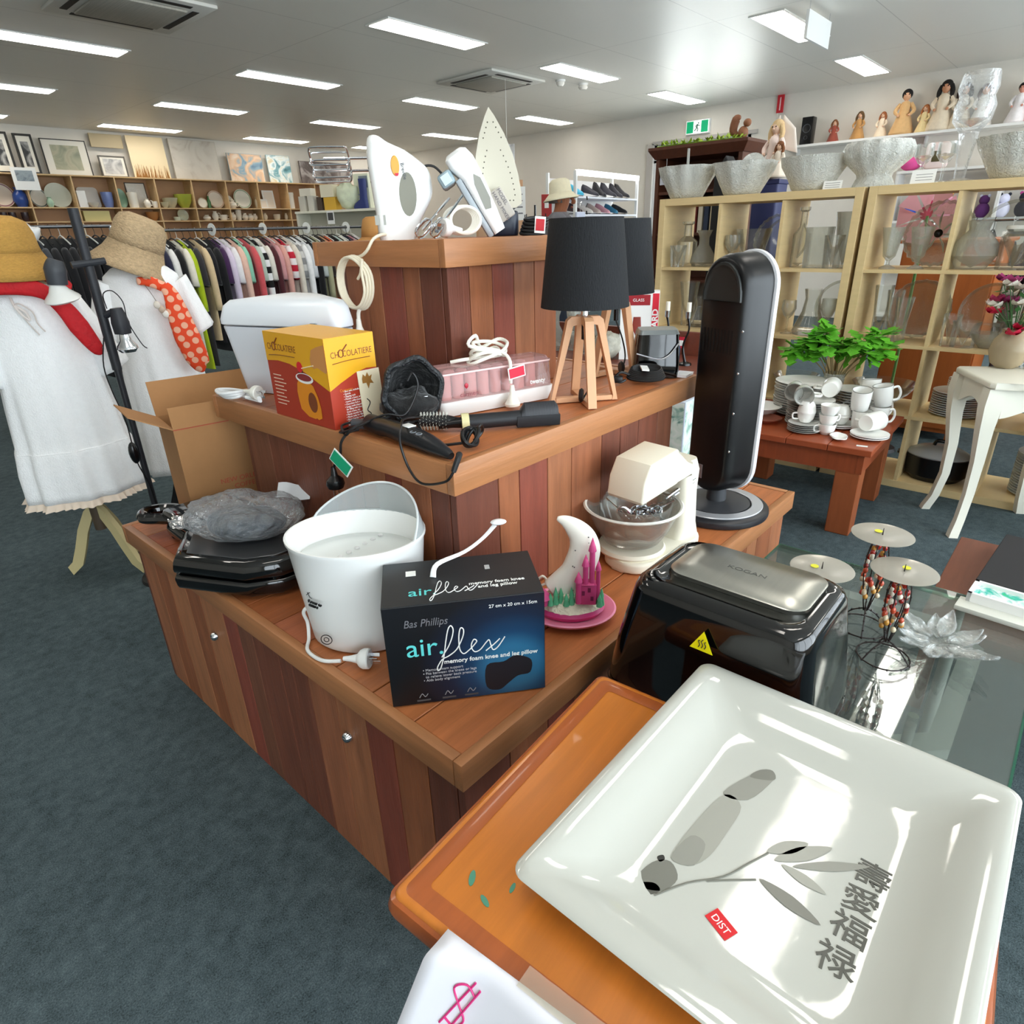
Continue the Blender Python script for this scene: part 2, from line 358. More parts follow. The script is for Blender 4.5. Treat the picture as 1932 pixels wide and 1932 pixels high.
# ------------------------------------------------------------------ three tier wooden display
CEDAR = ['#744230', '#885236', '#9c6342', '#834232', '#905636', '#6a3a2a', '#a56c48', '#8a4636', '#764834', '#985e40']
PLK = mat('cedar_upright', '#8a4a2e', .5, var=.28, vs=9, stretch=(4, 4, .45), island=CEDAR, bump=(30, .15, (6, 6, .4)))
PLKX = mat('cedar_lengthwise', '#9a5634', .42, var=.25, vs=9, stretch=(.45, 5, 5), island=['#96552f', '#a8653a', '#b56d40', '#9c5334', '#a25e3f'], bump=(30, .1, (.4, 6, 6)))
TRX = mat('trim_wood', '#a87148', .42, var=.2, vs=8, stretch=(.4, 6, 6), bump=(30, .08, (.4, 6, 6)))
TRY = mat('trim_wood_cross', '#a87148', .42, var=.2, vs=8, stretch=(6, .4, 6), bump=(30, .08, (6, .4, 6)))
def tier(x0, y0, x1, y1, z0, z1, trim, rec, lab, planks=.092, px1=None, py1=None):
    t = thing('display_plinth', lab, 'display plinth', ((x0+x1)/2, (y0+y1)/2, z0), 0, 'tiers of the wooden display')
    cx, cy = (x0+x1)/2, (y0+y1)/2; X0, Y0, X1, Y1 = x0-cx, y0-cy, x1-cx, y1-cy; H = z1-z0
    a, b = X0+rec, Y0+rec; c, d = (px1-cx if px1 else X1-rec), (py1-cy if py1 else Y1-rec); zt = H-.012
    for side in range(4):
        m = MB()
        L = (c-a) if side in (0, 2) else (d-b); n = max(1, round(L/planks)); u = 0; random.seed(side+int(z0*100))
        ws = [random.uniform(.6, 1.35) for _ in range(n)]; k = L/sum(ws)
        for w_ in ws:
            w_ *= k; g = .0012
            if side == 0: m.box(a+u+g, b, 0, a+u+w_-g, b+.018, H-.02, .001, 1)
            elif side == 2: m.box(a+u+g, d-.018, 0, a+u+w_-g, d, H-.02, .001, 1)
            elif side == 3: m.box(a, b+.0185+u*(L-.037)/L+g, 0, a+.018, b+.0185+(u+w_)*(L-.037)/L-g, H-.02, .001, 1)
            else: m.box(c-.018, b+.0185+u*(L-.037)/L+g, 0, c, b+.0185+(u+w_)*(L-.037)/L-g, H-.02, .001, 1)
            u += w_
        m.build('side_panel', PLK, t, smooth=0)
    tw = .02
    MB().box(X0, Y0, H-trim, X1, Y0+tw, H, .002).build('trim_board', TRX, t); MB().box(X0, Y1-tw, H-trim, X1, Y1, H, .002).build('trim_board', TRX, t)
    MB().box(X0, Y0+tw+.0006, H-trim, X0+tw, Y1-tw-.0006, H, .002).build('trim_board', TRY, t); MB().box(X1-tw, Y0+tw+.0006, H-trim, X1, Y1-tw-.0006, H, .002).build('trim_board', TRY, t)
    m = MB(); n = max(1, round((Y1-Y0-2*tw)/.12)); wy = (Y1-Y0-2*tw)/n
    for i in range(n): m.box(X0+tw+.001, Y0+tw+i*wy+.0015, H-.022, X1-tw-.001, Y0+tw+(i+1)*wy-.0015, H-.002, .001, 1)
    m.build('top_board', PLKX, t, smooth=0)
    m = MB(); m.box(a+.02, b+.02, .002, c-.02, d-.02, H-.025); m.build('core', BLACKM, t, smooth=0)
    return t
base = tier(.49, .57, 1.94, 2.02, 0, .547, .056, .018, 'lowest and widest tier of the stained cedar display, standing on the carpet')
tier(.743, .82, 1.72, 1.795, .547, .92, .062, .02, 'middle tier of the stained cedar display, carrying the two lamps', px1=1.615, py1=1.68)
tier(1.03, 1.114, 1.53, 1.638, .92, 1.302, .06, .028, 'smallest topmost tier of the stained cedar display, under mixers and iron', .085, px1=1.466, py1=1.558)
for i, (y, z) in enumerate(((1.53, .36), (.93, .38), (.8, .2))):
    if i == 2: continue
    m = MB().lathe([(0, .012), (.008, .012), (.011, .008), (.012, 0), (0, 0)], n=16); m.cbox((0, 0, .0125), (.002, .008, .001))
    m.build('cam_lock', CHROME, base, (.507-1.215, y-1.295, z), (0, -pi/2, 0))
# ------------------------------------------------------------------ near corner: table, plate, price sign, glass table, fryer, candle holders
def rrect(x0, y0, x1, y1, r, n=6):
    P = []
    for cx, cy, a in ((x1-r, y1-r, 0), (x0+r, y1-r, pi/2), (x0+r, y0+r, pi), (x1-r, y0+r, 1.5*pi)):
        for i in range(n+1): P.append((cx+r*cos(a+pi/2*i/n), cy+r*sin(a+pi/2*i/n)))
    return P
def ring3(P, z): return [(x, y, z) for x, y in P]
OAK = mat('honey_wood', '#cb782c', .28, var=.14, vs=7, stretch=(.5, 7, 1), coat=.25)
OAKD = mat('honey_wood_edge', '#a9592a', .3, var=.18, vs=7, stretch=(.5, 5, 5), coat=.25)
a = radians(4.3)
t = thing('side_table', 'honey orange wooden side table under the square painted platter', 'table', (.2445, .419, 0), a)
W = .455
P = rrect(0, -.52, W, 0, .012, 4)
MB().prism(P, .635, .66, .006, 3).build('table_top', OAK, t)
m = MB()
for b in ((.0, -.03, W, .0),): pass
m.rings([ring3(rrect(-.006, -.526, W+.006, .006, .016, 4), .632), ring3(rrect(-.008, -.528, W+.008, .008, .018, 4), .642), ring3(rrect(-.004, -.524, W+.004, .004, .014, 4), .654), ring3(rrect(.012, -.508, W-.012, -.012, .01, 4), .6612), ring3(rrect(.03, -.49, W-.03, -.03, .006, 4), .6606)], True)
m.build('table_edge', OAKD, t)
m = MB(); m.box(.03, -.05, .55, W-.03, -.03, .634); m.box(.03, -.49, .55, W-.03, -.47, .634); m.box(.03, -.47, .55, .05, -.05, .634); m.box(W-.05, -.47, .55, W-.03, -.05, .634)
m.build('apron', OAKD, t)
for x, y in ((.05, -.05), (W-.05, -.05), (.05, -.47), (W-.05, -.47)):
    MB().rings([ring3(rrect(x-.022, y-.022, x+.022, y+.022, .004, 2), .55), ring3(rrect(x-.014, y-.014, x+.014, y+.014, .004, 2), 0)], True, True, True).build('leg', OAKD, t)
GCH = plastic('#4f8f76', .5)
for x, y, s, r in ((.065, -.062, .006, .5), (.053, -.09, .005, 1.2), (.082, -.105, .004, .2)):
    m = MB(); m.prism([(s*cos(q)*1.6, s*sin(q)*.6) for q in [i*pi/5 for i in range(10)]], 0, .0008); m.build('paint_chip', GCH, t, (x, y, .6602), (0, 0, r))
# platter
t = thing('platter', 'large square white ceramic platter painted with grey bamboo and brush characters', 'platter', (.555, .122, .66), radians(.4))
hx, hy = .228, .197
PLAT = mat('platter_glaze', '#c2c3bb', .06, coat=.5, bump=(9, .06))
def pr_(o, r, z): return ring3(rrect(-hx+o, -hy+o, hx-o, hy-o, r, 6), z)
MB().rings([pr_(.075, .04, 0.0), pr_(.07, .042, .001), pr_(.01, .03, .032), pr_(.001, .026, .037), pr_(0, .018, .0395), pr_(.002, .017, .0415), pr_(.012, .016, .0415), pr_(.03, .02, .0385), pr_(.05, .03, .024), pr_(.078, .04, .0125), pr_(.09, .042, .0102), pr_(.1, .042, .01), pr_(.15, .03, .01)], True, True, True).build('dish', PLAT, t, smooth=60)
INK = [plastic(c, .3) for c in ('#55554e', '#77776e', '#8f8f86', '#9f9f95', '#2c2c29')]
def blot(poly, k, z=.0104):
    m = MB(); P = spline([(x, y, 0) for x, y in poly], 4, True); m.f([m.v((p.x, p.y, z)) for p in P]); m.build('ink_stroke', INK[k], t, smooth=0)
# coordinates: u along +x (up in the picture), v along -y (to the side)
bl = lambda pts: [(u-.555, y-.122) for u, y in pts]
blot(bl([(.409, .226), (.418, .222), (.432, .206), (.428, .196), (.412, .206), (.404, .215)]), 0)
blot(bl([(.419, .222), (.452, .219), (.466, .204), (.452, .188), (.428, .196)]), 1)
blot(bl([(.474, .206), (.535, .206), (.59, .197), (.585, .174), (.54, .172), (.5, .174), (.478, .184)]), 3)
blot(bl([(.47, .206), (.51, .202), (.51, .184), (.478, .182)]), 2, .0106)
blot(bl([(.592, .2), (.655, .178), (.662, .164), (.648, .16), (.6, .172)]), 2)
blot(bl([(.636, .184), (.655, .179), (.664, .166), (.65, .159)]), 1, .0106)
for pts in ([(.462, .218), (.468, .214), (.464, .21), (.458, .213)],): blot(bl(pts), 4)
for tip, base, wd, k in (((.585, .096), (.545, .128), .008, 3), ((.596, .074), (.54, .118), .0085, 3), ((.598, .036), (.545, .1), .006, 2), ((.535, .062), (.54, .11), .0065, 3), ((.498, .056), (.508, .122), .008, 1)):
    A, B = Vector((*tip, 0)), Vector((*base, 0)); n = (A-B).orthogonal().normalized(); d = (A-B).cross(Vector((0, 0, 1))).normalized()*wd
    M_ = (A+B)/2
    blot(bl([tip, ((M_+d).x, (M_+d).y), base, ((M_-d).x, (M_-d).y)]), k, .0108)
m = MB()
for pts in ([(.42, .198), (.455, .178), (.486, .152), (.52, .137), (.545, .126)], [(.47, .163), (.484, .148), (.505, .124)]):
    m.tube([(x-.555, y-.122, .0106) for x, y in pts], .0011, 5, 4, flat=.4)
m.build('ink_twig', INK[1], t)
for i, (ch, u, y) in enumerate((('壽', .586, .031), ('愛', .548, .0325), ('福', .511, .033), ('禄', .471, .0345))):
    text(ch, t, INK[0], (u-.555, y-.122, .0104), (0, 0, -pi/2+.08*(i % 2)), .036, align='CENTER', name='brush_character', bold=.0002)
s = thing('price_sticker', 'small red sticker stuck inside the painted platter', 'sticker', (.436, .131, .6704), radians(-112))
MB().box(-.014, -.0085, 0, .014, .0085, .0005).build('sticker_paper', plastic('#d5121e', .4), s)
text('DIST', s, WHITE, (0, -.001, .0007), (0, 0, 0), .0105, align='CENTER', ext=.0001)
# price paper folded over the table edge
t = thing('price_sign', 'white paper price sign hanging off the honey orange side table', 'sign', (.249, .25, .6615), radians(4.3))
def pap(u, v):  # u along the edge towards the photographer, v from table to hanging end
    y = .088-.34*u; e = .004*sin(u*9)
    s_ = v*.25
    k = .006+.016*max(0, 1-u*6)
    if s_ < k: return (.014-s_+.04*u*.3, y, .004-0*s_)
    s2 = s_-k; A = min(s2/.02, 1)*radians(68)
    return (.014-k+.012*u-.012*sin(A)-max(0, s2-.02)*.37+e, y+s2*.18, .004-.012*(1-cos(A))-max(0, s2-.02)*.92)
MB().grid(24, 30, pap).build('paper', mat('paper_white', '#e9e9f1', .8), t, smooth=180, thick=.0006)
PINK = plastic('#d8327e', .5)
def onp(pts, off=.0012):
    out = []
    for u, v in pts:
        p = Vector(pap(u, v)); n = (Vector(pap(u+.01, v))-p).cross(Vector(pap(u, v+.01))-p).normalized()
        if n.x > 0: n = -n
        out.append(p+n*off)
    return out
m = MB(); o = (.12, .27)
for pts in ([(.055, -.07), (.02, -.1), (-.01, -.06), (.02, .0), (.05, .05), (.03, .1), (-.005, .085)], [(.04, -.13), (-.012, .12)], [(.062, -.11), (.018, .13)]):
    m.tube(onp([(o[0]+u, o[1]+v) for u, v in pts]), .0011, 5, 5)
m.build('dollar_mark', PINK, t)
m = MB(); m.tube(onp([(.36, .40), (.39, .36), (.385, .48), (.36, .64)]), .0013, 5, 5); m.build('digit_one', PINK, t)
m = MB(); m.grid(24, 6, lambda u, v: (.012+.022*v, .0-.26*u, .0056+.0012*sin(u*60)*sin(v*9))); m.build('clear_tape', glassy('#fff6e0', .25, .3), t, smooth=180)
# black stool under the fryer, the fryer
t = thing('stool', 'low black stool under the air fryer', 'stool', (.9, .352, 0))
MB().box(-.11, -.21, .46, .105, .19, .5, .006).build('seat', BLACKM, t)
for x in (-.08, .08):
    for y in (-.18, .16): MB().box(x-.015, y-.015, 0, x+.015, y+.015, .46).build('leg', BLACKM, t)
t = thing('air_fryer', 'gloss black twin air fryer with a brushed steel top plate', 'air fryer', (.915, .335, .5))
def fy(o, z, k):  # interpolated outline between foot and top
    b = (-.115+o, -.175+o, .12-o, .185-o); c = (-.112+o, -.152+o, .1-o, .142-o)
    q = [b[i]*(1-k)+c[i]*k for i in range(4)]
    return ring3(rrect(*q, .036, 6), z)
m = MB().rings([fy(.012, .0, 0), fy(.0, .012, 0), fy(-.004, .09, .25), fy(-.002, .17, .55), fy(.0, .245, .92), fy(.001, .263, 1), fy(.005, .274, 1), fy(.012, .28, 1), fy(.026, .281, 1), fy(.03, .276, 1), fy(.05, .275, 1)], True, True, True)
m.build('body', GLOSSBLK, t, smooth=50)
m = MB(); pl_ = rrect(-.05, -.121, .088, .107, .03, 6)
m.rings([ring3(pl_, .2752), ring3(pl_, .282), ring3(rrect(-.047, -.118, .085, .104, .028, 6), .2845), ring3(rrect(-.0, -.08, .04, .07, .01, 6), .2847)], True, False, True)
m.build('steel_plate', mat('brushed_steel', '#b5b5ad', .3, 1, var=.05, vs=5, stretch=(1, 30, 1)), t, smooth=40)
text('KOGAN', t, plastic('#5d5d58', .4), (.022, -.005, .2851), (0, 0, -pi/2), .014, sx=1.3, align='CENTER', ext=.0001)
m = MB(); m.rings([fy(-.0052, .06, .16), fy(-.0058, .062, .17), fy(-.0052, .064, .18)], True); m.build('seam', BLACKM, t)
tri = thing('hot_surface_sticker', 'yellow triangular hot surface warning sticker on the black air fryer', 'sticker', (.7925, .332, .72), 0, rot=(radians(90), 0, radians(-90)))
tri.rotation_euler = Euler((radians(82), 0, radians(-90)))
MB().prism([(-.019, -.012), (.019, -.012), (0, .021)], 0, .0008).build('yellow_triangle', plastic('#e6d90a', .4), tri)
m = MB()
for k in (-1, 0, 1): m.tube([(k*.005, -.007, .0012), (k*.005+.0018, -.002, .0012), (k*.005-.0012, .003, .0012), (k*.005+.0012, .0075-abs(k)*.003, .0012)], .0007, 5, 4)
m.build('heat_symbol', BLACKM, tri)
# glass table
t = thing('glass_table', 'low glass topped table holding the beaded candle holders', 'table', (1.34, .18, 0))
TGL = glassy('#b9c6bf', .01, .06); TGE = mat('glass_edge', '#1f7d5c', .1, trans=.5, alpha=.85)
MB().box(-.315, -.257, .49, .31, .32, .5).build('glass_top', TGL, t, smooth=0)
m = MB()
for b in ((-.319, -.261, .4895, -.3152, .324, .5), (.3102, -.261, .4895, .314, .324, .5), (-.315, -.261, .4895, .31, -.2572, .5), (-.315, .3202, .4895, .31, .324, .5)): m.box(*b)
m.build('glass_edge', TGE, t, smooth=0)
GREYF = mat('grey_metal', '#b9bbb2', .5)
def octo(hx_, hy_, c): return [(-hx_+c, -hy_), (hx_-c, -hy_), (hx_, -hy_+c), (hx_, hy_-c), (hx_-c, hy_), (-hx_+c, hy_), (-hx_, hy_-c), (-hx_, -hy_+c)]
m = MB(); A, B = octo(.285, .215, .085), octo(.245, .175, .07)
m.rings([ring3(A, .38), ring3(A, .405), ring3(B, .405), ring3(B, .38), ring3(A, .38)], True); m.build('base_frame', GREYF, t, (0.06, .04, 0), smooth=0)
for x in (-.2, .32):
    for y in (-.11, .19): m = MB().cyl((x, y, 0), (x, y, .39), .014); m.cyl((x, y, .4), (x, y, .49), .009); m.build('leg', GREYF, t)
# candle holders
TWIG = plastic('#1d1210', .45); random.seed(3)
DISC = glassy('#d9d3c6', .2, .42)
def wire(m, pts, r, k=6):
    P = spline(pts, k); m.tube(P, r, 5)
    for p in P[::3]: m.sph((p.x+random.uniform(-.001, .001), p.y+random.uniform(-.001, .001), p.z), r*1.7, (1, 1, 1), 5, 4)
def holder(loc, h, lab, rz):
    t = thing('candle_holder', lab, 'candle holder', loc, rz, 'beaded candle holders on the glass table')
    m = MB()
    for i in range(3):
        a = i*2*pi/3; b = a+2*pi/3; R_ = .048
        wire(m, [(0, 0, h*.22), (R_*.55*cos(a), R_*.55*sin(a), h*.14), (R_*cos(a), R_*sin(a), .003)], .0016)
        wire(m, [(R_*cos(a+u*(2*pi/3)), R_*sin(a+u*(2*pi/3)), .003) for u in (0, .25, .5, .75, 1)], .0016, 3)
    m.build('wire_foot', TWIG, t)
    m = MB()
    for i in range(7):
        a = i*2*pi/7
        wire(m, [(.004*cos(a), .004*sin(a), h*.2), (.013*cos(a), .013*sin(a), h*.4), (.021*cos(a), .021*sin(a), h*.66), (.018*cos(a), .018*sin(a), h*.84), (.01*cos(a), .01*sin(a), h*.975)], .0012, 5)
    m.build('wire_cage', TWIG, t)
    cols = ('#b02a1f', '#c9913f', '#d9c9a8', '#c24d30', '#8b1f1a', '#e8e0cc')
    for k in range(44):
        a = k*2.4; z = h*(.36+.56*((k*7) % 44)/44); r = .0185*sin(pi*min(1, .25+(z/h-.3)*1.0))
        MB().sph((r*cos(a), r*sin(a), z), .006, (.9, .9, random.uniform(.9, 1.5)), 7, 5).build('bead', mat('bead'+cols[k % 6], cols[k % 6], .1, coat=.5), t, smooth=180)
    MB().lathe([(0, h-.003), (.056, h-.001), (.058, h), (.056, h+.001), (0, h-.001)], n=40).build('glass_disc', DISC, t)
    MB().cyl((0, 0, h-.004), (0, 0, h+.014), .0016, .0006, 6).build('spike', TWIG, t)
    MB().lathe([(0, h+.0012), (.0075, h+.0012), (.0075, h+.002), (0, h+.002)], (.012, -.006, 0), 16).build('price_dot', plastic('#e3e03a', .5), t)
    return t
holder((1.275, .155, .5), .2, 'beaded wire candle holder with the lowest disc, just in front of the crystal dish', .4)
holder((1.362, .218, .5), .225, 'tallest beaded wire candle holder on the glass table', 1.3)
holder((1.2, .28, .5), .195, 'beaded wire candle holder mostly hidden behind the air fryer', 2.2)
# crystal flower dish
t = thing('crystal_dish', 'clear crystal dish of overlapping leaf shapes on the glass table', 'dish', (1.375, .078, .5), .3)
CRY = glassy('#f6faf8', .04, .22, bump=(40, .4))
MB().lathe([(0, .003), (.03, .004), (.05, .012), (.058, .02), (.055, .02), (.03, .009), (0, .008)], n=24).build('bowl', CRY, t)
for k in range(12):
    a = k*2*pi/12+.2*(k % 2); L_ = .058+.012*(k % 3)
    m = MB(); m.grid(8, 5, lambda u, v: (.02+L_*u, (v-.5)*.034*sin(pi*min(1, u*.9+.08)), .012+.02*u*u+.006*abs(v-.5)*2+.002*sin(u*14)))
    m.build('leaf', CRY, t, (0, 0, .004*(k % 2)), (0, 0, a), smooth=180, thick=.004)
# frames and box at the far end of the glass table
t = thing('white_board', 'narrow pale board lying along the edge of the glass table', 'board', (1.575, -.06, .5), radians(-4))
MB().box(-.018, -.19, 0, .035, .14, .012, .002).build('board_face', plastic('#e4e6dc', .5), t)
t = thing('tray_picture', 'white framed green and turquoise picture lying on the pale board', 'picture', (1.61, -.075, .512), radians(-4))
m = MB(); a_, b_, c_, d_ = -.018, -.14, .06, .14
for q in ((a_, b_, 0, a_+.008, d_, .022), (c_-.008, b_, 0, c_, d_, .022), (a_, b_, 0, c_, b_+.008, .022), (a_, d_-.008, 0, c_, d_, .022)): m.box(*q)
m.build('frame', WHITE, t, smooth=0)
def art(name, cols, sc, kind='noise', dist=1.2):
    if name in MC: return MC[name]
    m = bpy.data.materials.new(name); m.use_nodes = True; nt = m.node_tree; N = nt.nodes; L = nt.links
    tc = N.new('ShaderNodeTexCoord'); n = N.new('ShaderNodeTexNoise'); n.inputs['Scale'].default_value = sc; n.inputs['Distortion'].default_value = dist; n.inputs['Detail'].default_value = 5
    L.new(tc.outputs['Object'], n.inputs['Vector']); r = N.new('ShaderNodeValToRGB'); e = r.color_ramp.elements; k = len(cols)
    for i, c in enumerate(cols):
        x = e[i] if i < 2 else e.new(.5); x.position = .28+.44*i/max(1, k-1); x.color = (*lin(c), 1)
    L.new(n.outputs['Fac'], r.inputs['Fac']); L.new(r.outputs[0], N['Principled BSDF'].inputs['Base Color']); N['Principled BSDF'].inputs['Roughness'].default_value = .6
    MC[name] = m; return m
MB().box(-.012, -.134, .002, .054, .134, .014).build('picture_sheet', art('teal_art', ['#35c23c', '#2fb7a8', '#e8efe9', '#1f93a8', '#63d6b8'], 22), t, smooth=0)
t = thing('black_box', 'black cardboard box with pale printing on the brown bench', 'box', (2.05, -.05, .3005), radians(-4))
MB().box(.0, -.25, 0, .4, .125, .06, .002).build('carton', plastic('#1c1d22', .6), t, smooth=0)
for s_, x, y in (('pro', .2, .04), ('24', .12, .0), ('1', .27, .07)): text(s_, t, plastic('#d9d6b8', .6), (x, y-.06, .0604), (0, 0, pi/2+.1), .05, ext=.0001, align='RIGHT')
MB().box(.03, -.25, .0605, .38, -.075, .09, .002).build('pale_lid', plastic('#dfe3da', .5), t)
t = thing('bench', 'low reddish brown wooden bench beyond the glass table', 'bench', (2.14, .05, 0))
MB().box(-.3, -.4, .26, .36, .115, .3, .004).build('seat', mat('brown_wood', '#7b4a38', .5, var=.15, vs=6, stretch=(1, 8, 1)), t)
for x in (-.26, .29):
    for y in (-.36, .075): MB().box(x-.02, y-.02, 0, x+.02, y+.02, .26).build('leg', MC['brown_wood'], t)
# ------------------------------------------------------------------ things on the lowest tier
def face(x, y): return math.atan2(-x, y)      # turn so that local y points away from the aisle where one stands
ZB, ZM, ZT = .5475, .9205, 1.3025
def plug(mb_mat, parent, p, d, s=1):
    """three pin plug at p pointing along d"""
    d = Vector(d).normalized(); p = Vector(p); q = d.to_track_quat('Z', 'Y').to_euler()
    m = MB().at(p, q, s); m.lathe([(0, -.045), (.004, -.045), (.006, -.03), (.009, -.018), (.016, -.012), (.019, -.006), (.019, .004), (.017, .006), (0, .006)], n=20)
    m.M = Matrix(); parent = m.build('plug', mb_mat, parent)
    m = MB().at(p, q, s)
    m.cbox((-.007, .004, .014), (.0016, .0065, .018), (0, 0, .5)); m.cbox((.007, .004, .014), (.0016, .0065, .018), (0, 0, -.5)); m.cbox((0, -.0085, .015), (.0016, .0065, .02))
    m.M = Matrix(); m.build('plug_pins', CHROME, parent, smooth=0)
# airflex box
t = thing('pillow_box', 'black and blue cardboard box of a memory foam knee pillow', 'box', (.508, .761, ZB), radians(-39.2))
BW, BD, BH = .275, .155, .203
MB().box(0, 0, 0, BW, BD, BH, .0012).build('carton', plastic('#08090c', .42), t, smooth=0)
MB().box(.001, .001, BH, BW-.001, BD-.001, BH+.0008).build('box_lid', plastic('#23272a', .45), t, smooth=0)
def glow():
    m = bpy.data.materials.new('blue_print'); m.use_nodes = True; nt = m.node_tree; N = nt.nodes; L = nt.links; b = N['Principled BSDF']
    tc = N.new('ShaderNodeTexCoord'); mp = N.new('ShaderNodeMapping'); mp.inputs['Location'].default_value = (-.218, 0, -.062); mp.inputs['Scale'].default_value = (1, 0, 1.05)
    L.new(tc.outputs['Object'], mp.inputs[0]); ln = N.new('ShaderNodeVectorMath'); ln.operation = 'LENGTH'; L.new(mp.outputs[0], ln.inputs[0])
    r = N.new('ShaderNodeValToRGB'); e = r.color_ramp.elements; L.new(ln.outputs['Value'], r.inputs[0])
    for i, (p, c) in enumerate(((0, '#2f7396'), (.045, '#2a6a90'), (.075, '#123a5c'), (.115, '#0a1c33'), (.17, '#060a10'))):
        x = e[i] if i < 2 else e.new(p); x.position = p; x.color = (*lin(c), 1)
    L.new(r.outputs[0], b.inputs['Base Color']); b.inputs['Roughness'].default_value = .4; return m
MB().box(.001, -.0006, .001, BW-.001, 0, BH-.001).build('front_print', glow(), t, smooth=0)
TQ = plastic('#5fd0cf', .5); FR_ = (pi/2, 0, 0)
text('air.', t, TQ, (.033, -.0008, .118), FR_, .052, name='brand_word')
text('27 cm x 20 cm x 15cm', t, WHITE, (.262, -.0008, .186), FR_, .009, align='RIGHT')
text('memory foam knee and leg pillow', t, WHITE, (.096, -.0008, .084), FR_, .0118, sx=1.02, bold=.0002)
text('Bas Phillips', t, plastic('#6b6b70', .5), (.033, -.0008, .168), FR_, .021, shear=.25, sx=.8)
text('• Memory foam support\n• Fits between the knees or legs\n  to relieve lower back pressure\n• Aids body alignment', t, plastic('#b9b9bd', .5), (.058, -.0008, .06), FR_, .0072)
text('air.', t, TQ, (.045, .04, BH+.001), (0, 0, 0), .034, sx=1.15, name='brand_word'); text('memory foam knee\nand leg pillow', t, WHITE, (.2, .045, BH+.001), (0, 0, 0), .0125, align='CENTER', bold=.0002)
def script(parent, org, ux, uz, s, r):
    """the hand written word flex as one brush line"""
    P = [(0, .0), (.06, .1), (.2, .32), (.32, .62), (.36, .86), (.3, .98), (.22, .86), (.14, .5), (.05, .0), (-.06, -.36), (-.14, -.42), (-.14, -.3), (.0, -.08), (.2, .02), (.42, .2), (.6, .56), (.64, .8), (.56, .86), (.5, .6), (.5, .2), (.6, .02), (.76, .12), (.9, .26), (.98, .38), (.9, .44), (.82, .24), (.9, .04), (1.06, .08), (1.24, .3), (1.32, .36), (1.36, .2), (1.42, .02), (1.56, .1), (1.76, .4)]
    m = MB(); m.tube([Vector(org)+Vector(ux)*x*s+Vector(uz)*y*s for x, y in P], r, 5, 5)
    for q in ([(1.22, .02), (1.45, .2), (1.62, .36)],): m.tube([Vector(org)+Vector(ux)*x*s+Vector(uz)*y*s for x, y in q], r, 5, 4)
    return m.build('script_word', WHITE, parent)
script(t, (.093, -.001, .095), (1, 0, .02), (0, 0, 1), .063, .0011)
script(t, (.088, .028, BH+.0012), (1, 0, 0), (0, 1, 0), .044, .0008)
m = MB(); m.prism(spline([(.168, .02, 0), (.172, .066, 0), (.2, .07, 0), (.216, .079, 0), (.23, .079, 0), (.25, .066, 0), (.247, .04, 0), (.225, .036, 0), (.207, .022, 0), (.19, .01, 0)], 4, True) and [(p.x, p.y) for p in spline([(.168, .02, 0), (.17, .066, 0), (.2, .07, 0), (.216, .079, 0), (.23, .079, 0), (.25, .066, 0), (.247, .04, 0), (.225, .036, 0), (.207, .022, 0), (.19, .01, 0)], 4, True)], 0, .0006)
m.build('pillow_picture', plastic('#17151d', .6), t, (0, -.0006, 0), (pi/2, 0, 0), smooth=0)
for x in (.055, .1, .14):
    MB().box(x-.012, -.0011, .006, x+.012, -.0007, .0095).build('printed_caption', plastic('#4d4d50', .5), t, smooth=0)
    m = MB(); m.tube([(x-.007, -.001, .014), (x-.002, -.001, .022), (x+.003, -.001, .015), (x+.008, -.001, .021)], .0008, 5, 3); m.build('printed_icon', plastic('#8d8d90', .5), t)
MB().box(.042, .1, BH+.0008, .06, .118, BH+.0014).build('price_label', WHITE, t, smooth=0)
MB().box(.185, .098, BH+.0008, .194, .113, BH+.0014).build('barcode_label', plastic('#b5b5b5', .6), t, smooth=0)
m = MB(); m.tube([(.09, .088, BH+.001), (.1, .1, BH+.02), (.15, .11, BH+.034), (.185, .115, BH+.055), (.21, .12, BH+.078)], [.006, .0045, .0035, .0035, .0045], 8, 5, flat=.45); m.sph((.216, .121, BH+.082), .015, (1, .7, .3), 14, 8)
m.build('carry_strap', plastic('#eceef0', .4), t)
# oval white bowl appliance with clear hood
t = thing('foot_spa', 'white oval tub appliance with a clear raised hood', 'appliance', (.633, 1.0, ZB), radians(-52))
TUBW = plastic('#f3f4f2', .25)
ra, rb, Ht = .138, .113, .228
def ov(k, z, n=48): return [(ra*k*cos(2*pi*i/n), rb*k*sin(2*pi*i/n), z) for i in range(n)]
MB().rings([ov(.8, 0), ov(.83, .004), ov(.88, .07), ov(.94, .15), ov(.985, .215), ov(1.015, .222), ov(1.015, Ht), ov(.985, Ht), ov(.975, Ht-.01), ov(.93, .16), ov(.8, .145)], True, True, False).build('tub', TUBW, t, smooth=50)
MB().rings([ov(.93, .172), ov(.88, .178), ov(.5, .18), ov(.2, .178)], True, False, True).build('inner_tray', plastic('#e7ebe8', .2), t, smooth=50)
def hood(u, v):
    a = radians(-22)+radians(165)*u
    h = sin(pi*u)**.75*.075*v
    k = 1.0-.16*v*sin(pi*u)
    return (ra*k*cos(a), rb*k*sin(a), Ht-.004+h)
MB().grid(40, 12, hood).build('clear_hood', glassy('#e6eef0', .05, .34), t, smooth=180, thick=.003)
m = MB(); m.tube([hood(i/40, 1) for i in range(41)], .0022, 6); m.build('hood_rim', glassy('#eef4f5', .05, .7), t)
m = MB()
for i in range(6): m.sph((-.03+i*.011, -.02+i*.02, .181), .006, (1, 1, .5), 8, 6)
m.build('bubble_jet', glassy('#ffffff', .03, .6), t)
m = MB(); 
